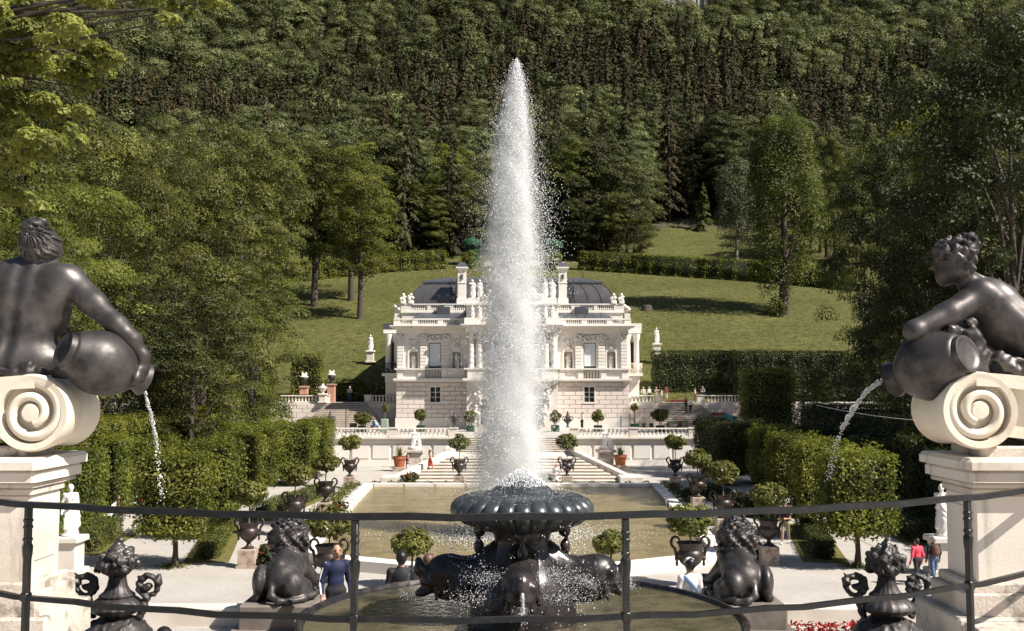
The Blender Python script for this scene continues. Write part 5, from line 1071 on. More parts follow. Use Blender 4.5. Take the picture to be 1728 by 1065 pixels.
person('person in dark red sitting on the right terrace', *pp_(1147, 99, 2.58), 2.2, 'brown', 'black', SKIN, vox=.032, pose='sit', arms=('lap', 'lap'))
person('person in black sitting at the right end of the terrace', *pp_(1172, 98.5, 2.58), 2.8, 'black', 'black', HAIRD, vox=.032, pose='sit', arms=('lap', 'lap'))
person('person with brown jacket on the white bench by the left hedge', *pp_(205, 55.0, .02), -1.0, 'brown', 'khaki', HAIRB, SHOEW, vox=.03, pose='sit', arms=('lap', 'lap'))
person('person in red top sitting in the shade behind the nearest left box tree', *pp_(241, 58, .02), -1.2, 'red', 'black', HAIRD, vox=.03, pose='sit', arms=('lap', 'lap'))
person('person in white top beside the left box trees, half hidden', *pp_(440, 98, 2.45), 2.4, 'white', 'black', HAIRD, vox=.034)
# ---- white stone figures
SM = [mat('white_marble', (.78, .74, .69), .65, 0, (.60, .53, .46), 2.2, .5, .75, .3, 14, .02)] * 5
folds = lambda X, Y, Z: .012 * np.sin(38 * X + 9 * np.sin(4 * Z)) * np.sin(21 * Y + 5 * Z)
ST = [blend('figure', person_prims(robe=True, female=True, arms=a, longhair=lh), .022, .05, SM, {2: folds, 1: folds}) for a, lh in ((('front', 'down'), True), (('hip', 'up'), False), (('down', 'front'), False))]
def statue(lab, x, y, z, h, rz=PI, k=0, grp=None): return thing('statue', lab, 'statue', (x, y, z), rz, grp, ST[k % 3], scale=h / 1.73)
for i, (x, lab) in enumerate(((-10.4, 'outermost left'), (-5.88, 'beside the left window towards the doors'), (5.88, 'beside the right window towards the doors'), (10.4, 'outermost right'))): statue(f'white statue in the palace niche {lab}', PX + x, 108.42, 8.78, 1.62, PI, i, 'statues in the palace niches')
for i, (x, lab) in enumerate(((-4.15, 'far left'), (-3.4, 'inner left'), (3.4, 'inner right'), (4.15, 'far right'))):
    statue(f'white statue on the palace gable, {lab}', PX + x, 106.6, 16.05, 1.95, PI, i + 1, 'statues on the palace gable'); statue(f'small white figure before the palace attic, {lab}', PX + x, 105.75, 13.95, 1.3, PI, i, 'figures before the palace attic')
statue('white crowning figure at the top of the gable behind the jet', PX, 106.7, 18.0, 2.4, PI, 1); g = B(); g.ball((0, 0, 0), .55, 14, 9); thing('globe', 'stone globe held above the crowning figure of the gable', 'globe', (PX, 106.7, 20.7), mesh=g.mesh('globe', M['stone_clean'], 60))
for s, nm in ((-1, 'left'), (1, 'right')):
    for j, x in enumerate((12.05, 11.2)):
        t = thing('putto_trophy', f'carved trophy with putto on the roof corner, {nm} side, {("outer", "inner")[j]}', 'sculpture', (PX + s * x, 113.1, 15.98)); b = B(); rr = random.Random(j + 5 * s)
        b.cbox(-.3, .3, -.25, .25, 0, .35, .04); [b.ball((rr.uniform(-.25, .25), rr.uniform(-.15, .15), rr.uniform(.4, .8)), rr.uniform(.12, .22), 7, 5) for _ in range(7)]; b.ball((0, 0, 1.0), .17, 8, 6); part('carving', b.mesh('carving', M['stone_clean'], 60), t)
    t = thing('roof_trophy', f'carved trophy above the {nm} side wing', 'sculpture', (PX + s * 12.7, 113.3, 14.9)); b = B(); rr = random.Random(s); [b.ball((rr.uniform(-.3, .3), rr.uniform(-.2, .2), rr.uniform(.1, .9)), rr.uniform(.15, .25), 7, 5) for _ in range(9)]; part('carving', b.mesh('carving', M['stone_clean'], 60), t)
def ped(lab, x, y, z, w, h, m='stone'):
    t = thing('statue_pedestal', lab, 'pedestal', (x, y, z)); b = B(); b.cbox(-w * .62, w * .62, -w * .62, w * .62, 0, h * .14, .03); part('plinth', b.mesh('plinth', M[m]), t)
    b = B(); b.cbox(-w * .46, w * .46, -w * .46, w * .46, h * .14, h * .86, .04); part('shaft', b.mesh('shaft', M[m]), t); b = B(); b.cbox(-w * .6, w * .6, -w * .6, w * .6, h * .86, h, .04); part('cap', b.mesh('cap', M[m]), t)
for px, py, d, nm in ((625, 612, 131, 'left'), (1108, 600, 131, 'right')):
    x = at_px(px, d); z = float(hill(x, d)) - .1; z = CZ + (647 - py) * d / F; ped(f'white pedestal on the meadow {nm} of the palace', x, d, z, .95, 1.55); statue(f'white statue on a pedestal on the meadow {nm} of the palace', x, d, z + 1.55, 2.0, PI, 0 if nm == 'left' else 2)
for px, nm in ((701, 'left'), (1021, 'right')):
    x = at_px(px, 88.5); ped(f'weathered pedestal of the statue group {nm} of the central stairs', x, 88.5, 0, 1.35, 1.55, 'stone_old'); z = 1.55
    t = thing('statue_group', f'white stone group of two figures {nm} of the central stairs', 'statue', (x, 88.5, z), PI)
    part('standing_figure', ST[1], t, loc=(.1, 0, .0), scale=1.05); part('crouching_figure', ST[0], t, loc=(-.34, .15, 0), scale=(.75, .75, .6)); b = B(); b.ball((0, 0, .1), (.62, .5, .25), 10, 6); part('rock', b.mesh('rock', M['stone'], 60), t)
for px, nm in ((126, 'left'), (1582, 'right')):
    x = at_px(px, 39.5); ped(f'tall octagonal-looking white pedestal under the {nm} garden statue', x, 39.5, 0, .92, 1.42); statue(f'white draped garden statue beside the {nm} bronze woman\'s pedestal', x, 39.5, 1.42, 1.95, PI + (.4 if px < 800 else -.5), 0 if px < 800 else 2)
# ---- stone and dark urns by the left side stairs
for px, d, zb, hp, lab, m in ((514, 113.5, 6.0, .9, 'on the left balustrade', 'pinkstone'), (560, 115, 5.1, 2.05, 'beside the top of the left side stairs', 'pinkstone')):
    x = at_px(px, d); b = B(); b.cbox(-.42, .42, -.42, .42, 0, hp - .15, .03); b.cbox(-.52, .52, -.52, .52, hp - .15, hp, .03); thing('urn_pedestal', f'pink marble pedestal {lab}', 'pedestal', (x, d, zb), mesh=b.mesh('urn_pedestal', M[m]))
    t = thing('urn', f'dark urn with white carved top {lab}', 'urn', (x, d, zb + hp)); b = B(); b.lathe([(.25, 0), (.1, .12), (.12, .3), (.36, .55), (.42, .8), (.34, .95)], 14); part('body', b.mesh('body', M['bronze'], 45), t)
    b = B(); b.lathe([(.45, .95), (.48, 1.05), (.25, 1.15)], 14); [b.ball((q * .2, 0, 1.3), (.12, .1, .25), 7, 5) for q in (-1, 1)]; b.ball((0, .05, 1.2), .2, 7, 5); part('carved_top', b.mesh('carved_top', M['stone_clean'], 60), t)
x = at_px(545, 112); ped('pale stone pier at the top of the left side stairs', x, 112.3, 5.1, .8, 1.0); b = B(); b.lathe([(.22, 0), (.1, .1), (.3, .35), (.38, .6), (.42, .62), (.3, .75), (.12, .95), (.05, 1.1)], 12); [b.tube([(q * .33, 0, .45), (q * .5, 0, .65), (q * .36, 0, .75)], .04, 5) for q in (-1, 1)]; thing('stone_vase', 'pale lidded stone vase at the top of the left side stairs', 'vase', (x, 112.3, 6.1), mesh=b.mesh('stone_vase', M['stone'], 45))
# ---- benches, chairs, cart
def bench(lab, x, y, z, rz, m, L=1.6):
    t = thing('bench', lab, 'bench', (x, y, z), rz)
    for i in range(4): b = B(); b.box(-L / 2, L / 2, -.06, .06, 0, .03); part('seat_slat', b.mesh('seat_slat', M[m]), t, loc=(0, -.2 + i * .13, .42))
    for i in range(5): b = B(); b.box(-.03, .03, -.015, .015, 0, .42); part('back_slat', b.mesh('back_slat', M[m]), t, loc=(-L / 2 + .15 + i * (L - .3) / 4, .27, .48))
    b = B(); b.box(-L / 2, L / 2, .25, .29, .9, .97); part('back_rail', b.mesh('back_rail', M[m]), t)
    for q in (-1, 1):
        for yy in (-.22, .25): b = B(); b.box(-.03, .03, -.03, .03, 0, .44 if yy < 0 else .92); part('leg', b.mesh('leg', M[m]), t, loc=(q * (L / 2 - .06), yy, 0))
bench('white bench in the shade before the left hedge', at_px(232, 59), 59, 0, -1.35, 'white'); bench('white bench before the left hedge, nearer the pedestal', at_px(190, 54), 54, 0, -1.35, 'white')
bench('white slatted bench in a dark hedge bay on the right', at_px(1508, 56), 56, 0, .5, 'white'); bench('white bench half hidden behind the nearest right box tree', at_px(1476, 60), 60, 0, 1.1, 'white')
bench('green bench on the right terrace before the stairs', at_px(1143, 101), 101, 2.45, 0, 'greenp', 2.0); bench('white garden bench behind the left box blocks', at_px(468, 97), 97, 2.45, -.6, 'white', 1.7)
def chair(lab, x, y, z, rz, m):
    t = thing('chair', lab, 'chair', (x, y, z), rz, 'garden chairs on the palace terrace'); b = B(); b.box(-.22, .22, -.22, .22, .44, .47); part('seat', b.mesh('seat', M[m]), t); b = B(); b.box(-.22, .22, .20, .23, .55, .95); part('backrest', b.mesh('backrest', M[m]), t)
    for q in (-.2, .2):
        for w in (-.2, .2): b = B(); b.box(-.02, .02, -.02, .02, 0, .45); part('leg', b.mesh('leg', M[m]), t, loc=(q, w, 0))
for px, rz, m, lab in ((596, .4, 'iron', 'dark chair left of the wide bush'), (604, 2.4, 'iron', 'dark chair before the wide left bush'), (620, -.5, 'white', 'white chair right of the wide left bush'), (1088, .6, 'copper', 'green chair right of the right palace corner'), (1100, 2.5, 'iron', 'dark chair beside the right wide bush'), (1128, 1.2, 'iron', 'dark chair before the green bench')):
    chair(lab + ' on the terrace', at_px(px, 98.5), 98.5, 2.45, rz, m)
b = B(); b.cbox(-.35, .35, -.3, .3, 0, 1.35, .06); thing('cabinet', 'pale green slatted box on the terrace beside the seated person', 'box', (at_px(650, 99), 99, 2.45), mesh=b.mesh('cabinet', plain('pale_green', (.25, .32, .24))))
for px, h_, lab in ((585, 2.3, 'left of the wide left bush'), (1062, 2.0, 'before the right palace corner'), (1047, 1.7, 'thin one before the right palace wall')): b = B(); b.tube([(0, 0, 0), (0, 0, h_)], .05, 6); b.box(-.18, .18, -.18, .18, 0, .05); thing('post', f'slim grey post on the terrace {lab}', 'post', (at_px(px, 98), 98, 2.45), mesh=b.mesh('post', M['lead']))
t = thing('utility_cart', 'small teal utility truck half hidden by the dark hedge, flowers on its bed', 'truck', (at_px(1222, 104), 104, 2.45), -.5)
part('cab', blend('cab', [ell(0, (.55, 0, 1.05), (.75, .62, .52)), ell(0, (1.0, 0, .8), (.5, .6, .35)), ell(0, (.2, 0, 1.2), (.5, .62, .5))], .06, .1, [M['teal']]), t)
b = B(); b.box(.95, 1.22, -.45, .45, 1.05, 1.4); part('windscreen', b.mesh('windscreen', M['dark']), t, loc=(-.05, 0, 0)); b = B(); b.cbox(-1.9, -.2, -.6, .6, .75, .9, .02); b.box(-1.9, -1.84, -.6, .6, .9, 1.2); part('bed', b.mesh('bed', M['white']), t)
for q in (-.55, .55):
    for xx in (-1.3, .8): b = B(); b.X = Matrix.Translation((xx, q, .32)) @ Matrix.Rotation(PI / 2, 4, 'X'); b.lathe([(.12, -.09), (.3, -.09), (.32, 0), (.3, .09), (.12, .09)], 14); part('wheel', b.mesh('wheel', M['dark'], 40), t)
rng = np.random.default_rng(12); V, Fq, t_ = cloud([(-1.0 + i * .25 - .3, 0, 0, .3, .5, .28) for i in range(6)], 420, .13, rng); thing('red_flowers', 'red geraniums heaped on the bed of the teal truck', 'flowers', (t.location.x, 104.2, 4.0), mesh=mesh_np('red_flowers', V, Fq, M['redfl'], None, t_))
for nm, x0, x1, y0, z0 in (('red_flower_bed', at_px(1126, 114), at_px(1160, 114), 114.5, 5.1), ('red_flower_bed', G(1305, 1046, 2.85).x, G(1450, 1046, 2.85).x, 18.25, 2.87)):
    n = 260 if z0 > 4 else 300; rng = np.random.default_rng(4); Pt = np.column_stack([rng.uniform(x0, x1, n), y0 + rng.normal(size=n) * .08, z0 + .17 * rng.random(n) * (1 if z0 < 4 else 1.6)]); V, Fq = leaf_quads(Pt, unit(n, rng) + np.array([0, -.4, .6]), .085 if z0 < 4 else .16, rng)
    stuff('red_flower_bed', mesh_np('red_flower_bed', V, Fq, M['redfl'], None, rng.random(n)))

# ------------------------------------------------------------------ foreground: two bronze women on scrolled pedestals
def Q(px, py, d): return np.array(P(px, py, d))
def u(px, d=6.8): return px * d / F
def ex(*r): return tuple(u(v) for v in r)
def scroll_parts(t, ex_, ez, sgn, y0, y1):
    """volute: sgn = side on which the roll shows its outer face (towards the garden axis)"""
    Rr = .235; b = B(); n = 40
    ring = lambda y, r: [(ex_ + r * math.cos(2 * PI * i / n), y, ez + r * math.sin(2 * PI * i / n)) for i in range(n)]
    prof = [(y0, Rr), (y0 + .03, Rr + .012), (y0 + .12, Rr + .004), (y0 + .28, Rr - .012), (y0 + .45, Rr - .004), (y1 - .03, Rr + .004), (y1, Rr - .02)]
    V = []; Fs = []
    for y, r in prof: V += ring(y, r)
    for j in range(len(prof) - 1):
        for i in range(n): k = (i + 1) % n; Fs.append((j * n + i, j * n + k, (j + 1) * n + k, (j + 1) * n + i))
    V += ring(y0 + .07, Rr - .045); m_ = len(prof) * n
    V += ring(y0 + .005, Rr - .04); Fs.append(tuple(m_ + i for i in range(n)))
    for i in range(n): k = (i + 1) % n; Fs += [(i, m_ + n + i, m_ + n + k, k), (m_ + n + i, m_ + i, m_ + k, m_ + n + k)]
    Fs.append(tuple((len(prof) - 1) * n + i for i in range(n))); b.add(V, Fs); part('roll', b.mesh('roll', M['scroll'], 35), t, world=True)
    # raised spiral band and eye on the face
    b = B(); pts = []; rad = []
    for i in range(64):
        f = i / 63; a = PI * .5 + sgn * -1 * (f * 2 * PI * 1.45); r = .198 * (1 - f) ** 1.15 + .070 * (1 - (1 - f) ** 1.15)
        pts.append((ex_ + sgn * 0 + r * math.cos(a), y0 + .045 - .02 * f, ez + r * math.sin(a))); rad.append(.040 - .010 * f)
    b.tube(pts, rad, 8, (.92, 1.05)); part('spiral', b.mesh('spiral', M['scroll'], 60), t, world=True)
    b = B(); b.X = Matrix.Translation((ex_, y0 + .07, ez)) @ Matrix.Rotation(PI / 2, 4, 'X'); b.lathe([(.062, 0), (.060, .055), (.05, .068), (.0001, .07)], 20); part('eye', b.mesh('eye', M['scroll'], 40), t, world=True)
    # the scroll's broad band runs off outwards from the top of the roll
    b = B(); top = []; bot = []
    for i in range(15):
        f = i / 14; x = ex_ - sgn * (f * 1.5 - .02); z = ez + Rr + .006 - .30 * f * f - .06 * f + .42 * max(0, f - .45) ** 2
        top.append((x, z)); bot.append((x, z - .085))
    for (yy0, yy1, o, w) in ((y0 + .004, y1 - .01, 0, .0), (y0 + .09, y1 - .03, .06, .25)):
        V = []; Fs = []
        for (x, z), (x2, z2) in zip(top, bot): V += [(x, yy0, z - o), (x, yy1, z - o), (x2, yy1, z2 - w - o), (x2, yy0, z2 - w - o)]
        for i in range(14):
            for q in range(4): Fs.append((i * 4 + q, i * 4 + (q + 1) % 4, i * 4 + 4 + (q + 1) % 4, i * 4 + 4 + q))
        Fs += [(0, 1, 2, 3), (59, 58, 57, 56)]; b.add(V, Fs)
    part('band', b.mesh('band', M['scroll'], 35), t, world=True)
    return Rr
def pedestal(lab, xe, sgn, eye):
    """xe = edge nearest the garden axis; sgn +1 when the block lies to the left of it"""
    t = thing('pedestal', lab, 'pedestal', (xe - sgn * .8, 6.9, 5.55)); A = lambda a: (min(xe + sgn * a, xe - sgn * 1.9), max(xe + sgn * a, xe - sgn * 1.9))
    def p_(nm, a, y0, y1, z0, z1, m='stone_old', c=.012): b = B(); x0, x1 = A(a); b.cbox(x0, x1, y0, y1, z0, z1, c); part(nm, b.mesh(nm, M[m]), t, world=True)
    p_('plinth', .17, 6.40, 7.10, 5.55, 5.76); p_('base', .09, 6.45, 7.03, 5.761, 5.90); p_('base_moulding', .05, 6.48, 7.0, 5.901, 5.96)
    p_('shaft', 0, 6.52, 6.96, 5.961, 6.50, 'stone_ped'); p_('necking', .02, 6.50, 6.98, 6.501, 6.545, 'stone_old'); p_('cap', .06, 6.44, 7.16, 6.581, 6.66, 'stone_ped', .02); p_('cap_moulding', .035, 6.47, 7.12, 6.546, 6.58, 'stone_old'); p_('cap_slab', .085, 6.41, 7.20, 6.661, 6.735, 'stone_ped', .025)
    p_('neck_block', -.06, 6.56, 7.0, 6.736, 6.80, 'stone_old')
    b = B(); x0, x1 = sorted((xe - sgn * .02, xe + sgn * .008)); b.cbox(x0, x1, 6.60, 6.88, 6.08, 6.42, .006); part('panel', b.mesh('panel', M['stone_ped']), t, world=True)
    scroll_parts(t, eye[0], eye[2], sgn, 6.5, 7.05); return t
eL = Q(50, 697, 6.5); eR = Q(1655, 693, 6.5)
pedestal('tall stone pedestal with a cream scroll, under the left bronze woman', -3.19, 1, eL)
pedestal('tall stone pedestal with a cream scroll, under the right bronze woman', 2.75, -1, eR)
b = B(); b.cbox(2.6, 4.6, 6.2, 6.46, 5.56, 5.74, .015); b.cbox(3.05, 4.6, 5.9, 6.19, 5.56, 5.78, .015); thing('stair_cheek', 'weathered stone blocks at the foot of the right pedestal', 'stone block', (0, 0, 0), mesh=b.mesh('stair_cheek', M['stone_old']))
def hairw(f1, f2, a): return lambda X, Y, Z: -a * (np.sin(f1 * X + 7 * np.sin(14 * Z)) * .6 + np.sin(f2 * Z + 30 * X + 18 * Y) * .5)
BM = [M['bronze'], M['bronze'], M['bronze']]
# left: seated with her back to us, right arm reaching down to the jar
t = thing('bronze_woman', 'bronze woman seated with her back turned, hand on a jar, left scroll', 'statue', (eL[0], 6.8, eL[2] + .24))
d = 6.82; spine = lambda Z: Q(44, 500, d)[0] + (Z - Q(44, 500, d)[2]) * .12
back_y = d - .02
def groove(X, Y, Z): return np.where(Y < back_y, .015 * np.exp(-((X - spine(Z)) / .036) ** 2) * (.45 + .55 * np.sin(np.clip((Z - 7.2) / .75, 0, 1) * 3.14)) - .007 * np.exp(-((np.abs(X - spine(Z)) - .06) / .035) ** 2), 0)
def EL(m, px, py, dd, rx, rz, ry, ang=0): return ell(m, Q(px, py, dd), (u(rx), ry, u(rz)), rotm('Y', ang) if ang else None)
pr = [EL(0, 28, 612, d + .02, 88, 52, .20), EL(0, 80, 628, d + .08, 40, 30, .16), EL(0, -30, 625, d + .05, 60, 40, .18), EL(0, 38, 560, d, 58, 62, .145, 4), EL(0, 46, 505, d, 68, 62, .15), EL(0, 50, 468, d, 70, 36, .12), cap(0, Q(116, 472, d), Q(-8, 472, d), u(25), u(25)),
      EL(0, 92, 488, d - .07, 28, 42, .07, 14), EL(0, 8, 488, d - .07, 28, 42, .07, -14), cap(0, Q(60, 462, d), Q(66, 420, d - .01), u(21), u(16)), EL(0, 100, 520, d + .01, 20, 44, .10),
      EL(1, 69, 415, d - .01, 28, 30, .12, 8), EL(2, 67, 410, d - .02, 31, 26, .125), EL(2, 60, 383, d - .02, 18, 12, .08, -14), EL(2, 70, 425, d - .06, 24, 12, .06), EL(0, 96, 420, d, 5, 9, .02), EL(1, 84, 425, d + .04, 20, 24, .08),
      cap(0, Q(117, 474, d), Q(158, 512, d - .05), u(25), u(21)), cap(0, Q(158, 512, d - .05), Q(197, 549, d - .10), u(20.5), u(16.5)), cap(0, Q(197, 549, d - .10), Q(222, 574, d - .09), u(17.5), u(15.5)), cap(0, Q(222, 574, d - .09), Q(241, 600, d - .06), u(15), u(10)), cap(0, Q(241, 600, d - .06), Q(241, 622, d - .05), u(10.5), u(10)),
      cap(0, Q(20, 620, d + .1), Q(-70, 640, d + .5), u(48), u(36)), cap(0, Q(70, 625, d + .12), Q(80, 640, d + .45), u(38), u(24))]
hd = Q(241, 622, d - .05)
for i, (a, l) in enumerate(((-6, 22), (0, 26), (5, 24), (9, 19))):
    k0 = Q(236 + a * .6, 624 + i * .5, d - .10 + i * .03); k1 = Q(232 + a * .5, 638, d - .12 + i * .03); k2 = Q(221 + a * .6, 645 + i * .4, d - .10 + i * .03); pr += [cap(0, k0, k1, u(4.6), u(4.2)), cap(0, k1, k2, u(4.2), u(3.2))]
pr += [cap(0, Q(246, 618, d - .02), Q(244, 636, d + .02), u(5), u(4))]
part('body', blend('body', pr, .0105, .04, BM, {0: groove, 2: hairw(95, 70, .007)}), t, world=True)
hb = Q(60, 381, d - .04)
def strands(X, Y, Z):
    th = np.arctan2(Z - hb[2] + .03, X - hb[0]); r = np.hypot(X - hb[0], Z - hb[2]); return -.0065 * np.sin(30 * th + 2.5 * np.sin(40 * r) + 9 * Y) - .004 * np.sin(53 * th + 14 * r)
def coil(X, Y, Z): th = np.arctan2(Y - hb[1], X - hb[0]); return -.005 * np.sin(5 * th + 130 * (Z - hb[2])) - .002 * np.sin(11 * th + 190 * Z)
hs_ = [EL(0, 67, 409, d - .025, 33, 27, .132), EL(0, 58, 428, d - .05, 20, 11, .08, 20), EL(0, 78, 428, d - .05, 20, 11, .08, -20), EL(0, 66, 396, d - .03, 24, 14, .10), EL(1, 60, 381, d - .04, 21, 12, .085, -12), EL(1, 56, 376, d - .03, 14, 8, .06, -12)]
part('hair', blend('hair', hs_, .006, .012, [M['bronze'], M['bronze']], {0: strands, 1: coil}), t, world=True)
rr = np.random.default_rng(2); dr = [ell(0, Q(-10 + i * 11 + rr.normal() * 3, 626 + rr.normal() * 4, d - .16 + rr.normal() * .03), ex(13, 9, 8)) for i in range(8)] + [cap(0, Q(40, 618, d - .17), Q(60, 632, d - .15), u(7), u(3)), cap(0, Q(50, 615, d - .17), Q(30, 635, d - .17), u(6), u(3))]
part('drapery', blend('drapery', dr, .010, .02, BM, {0: hairw(80, 60, .006)}), t, world=True)
def jar(t, base, mouth, Rm, name='jar'):
    base, mouth = Vector(base), Vector(mouth); L = (mouth - base).length; b = B(); b.X = Matrix.Translation(base) @ (mouth - base).to_track_quat('Z', 'Y').to_matrix().to_4x4()
    pf = [(.0001, .025), (.30, .02), (.42, .012), (.46, .0), (.52, .0), (.54, .03), (.55, .06), (.60, .07), (.64, .09)] + [(.62 + .38 * math.sin(PI / 2 * x), .09 + .36 * x) for x in (.15, .3, .5, .7, .85, 1)] + [(1.0 - .58 * x ** 2.2, .45 + .43 * x) for x in (.2, .4, .6, .8, 1)] + [(.44, .92), (.54, 1.0), (.44, 1.0), (.36, .9)]
    b.lathe([(r * Rm, z * L) for r, z in pf], 40); part(name, b.mesh(name, M['bronze'], 35), t, world=True)
jar(t, Q(106, 588, 6.50), Q(243, 640, 6.90), .212)
# right: leaning on her jar, seen from behind her right shoulder
t = thing('bronze_woman', 'bronze woman leaning an elbow on her jar, head turned away, right scroll', 'statue', (eR[0], 6.8, eR[2] + .24)); d = 6.85
pr = [EL(0, 1668, 515, d, 44, 50, .145, -35), EL(0, 1690, 545, d, 46, 62, .15, -38), cap(0, Q(1680, 520, d), Q(1748, 592, d - .02), u(42), u(50)), EL(0, 1785, 610, d, 85, 58, .21), cap(0, Q(1652, 497, d - .03), Q(1690, 505, d + .10), u(28), u(28)), EL(0, 1672, 505, d - .10, 26, 36, .06, -30), EL(0, 1716, 540, d - .08, 18, 42, .05, -40),
      cap(0, Q(1645, 490, d), Q(1622, 458, d - .01), u(22), u(17)), EL(0, 1640, 474, d, 18, 12, .06),
      EL(1, 1607, 443, d, 25, 33, .115, 12), EL(1, 1596, 464, d + .03, 16, 20, .07, 20), EL(1, 1582, 448, d + .07, 6, 8, .03), EL(2, 1614, 430, d - .02, 32, 27, .125, 20), EL(2, 1634, 409, d - .02, 17, 14, .07, 30), EL(2, 1629, 452, d - .05, 13, 17, .05), EL(2, 1592, 425, d - .03, 18, 14, .08),
      cap(0, Q(1652, 500, d - .04), Q(1603, 530, d - .12), u(25), u(21)), cap(0, Q(1603, 530, d - .12), Q(1547, 557, d - .16), u(21), u(17.5)), EL(0, 1543, 560, d - .16, 15, 15, .06), cap(0, Q(1545, 560, d - .15), Q(1590, 560, d + .12), u(17), u(12)), cap(0, Q(1590, 560, d + .12), Q(1615, 555, d + .2), u(10), u(9)),
      cap(0, Q(1700, 520, d + .25), Q(1760, 548, d + .5), u(22), u(26)), cap(0, Q(1770, 610, d + .1), Q(1700, 640, d + .5), u(50), u(36))]
for i in range(4): pr.append(cap(0, Q(1612, 552 + i * 5, d + .19), Q(1632, 550 + i * 6, d + .22), u(4.4), u(3.2)))
lo = lambda X, Y, Z: -.013 * np.sin(75 * X + 30 * Z) * np.sin(60 * Z - 22 * X) - .006 * np.sin(120 * X + 90 * Y)
sp2 = lambda X, Y, Z: np.where(Y < d - .02, .012 * np.exp(-((X + 1.0 * Z - (Q(1706, 520, d)[0] + Q(1706, 520, d)[2])) / .05) ** 2), 0)
part('body', blend('body', pr, .0105, .035, BM, {2: lo, 0: sp2}), t, world=True)
rr = np.random.default_rng(31); hs_ = []
for i in range(58):
    v = unit(1, rr)[0]; c = Q(1612, 428, d - .02); pz = c + v * np.array([.118, .12, .098])
    if v[2] < -.55 or (v[0] < -.3 and v[2] < -.1): continue
    w = np.cross(v, unit(1, rr)[0]); w /= np.linalg.norm(w); hs_ += [cap(0, pz, pz + w * .035 + v * .008, .016, .019), cap(0, pz + w * .035 + v * .008, pz + w * .05 - v * .012, .018, .010)]
for i in range(10): a = i * .63; c = Q(1634, 408, d - .02); hs_.append(cap(0, c + np.array([.045 * math.cos(a), -.03 + .02 * math.cos(2 * a), .045 * math.sin(a)]), c + np.array([.02 * math.cos(a + .6), -.055, .02 * math.sin(a + .6)]), .018, .013))
part('hair', blend('hair', hs_, .0075, .009, [M['bronze']], {0: hairw(150, 120, .004)}), t, world=True)
rr = np.random.default_rng(3); dr = [ell(0, Q(1612 + rr.normal() * 13, 561 + rr.normal() * 6, d - .16 + rr.normal() * .02), ex(11, 7, 10), rotm('Y', rr.normal() * 50)) for i in range(9)] + [cap(0, Q(1634, 566, d - .17), Q(1662, 592, d - .18), u(5), u(3.5)), cap(0, Q(1662, 592, d - .18), Q(1700, 606, d - .19), u(3.5), u(4)), cap(0, Q(1658, 596, d - .18), Q(1694, 608, d - .2), u(3), u(3)), cap(0, Q(1700, 606, d - .19), Q(1745, 612, d - .2), u(4), u(6)), cap(0, Q(1640, 570, d - .17), Q(1650, 640, d - .1), u(18), u(26))] + [ell(0, Q(1690 + i * 12, 622 + rr.normal() * 6 + i, d - .2), ex(15, 9, 11), rotm('Y', rr.normal() * 40)) for i in range(6)]
part('drapery', blend('drapery', dr, .010, .02, BM, {0: hairw(80, 60, .007)}), t, world=True)
jar(t, Q(1634, 596, 6.52), Q(1508, 640, 6.98), .232)
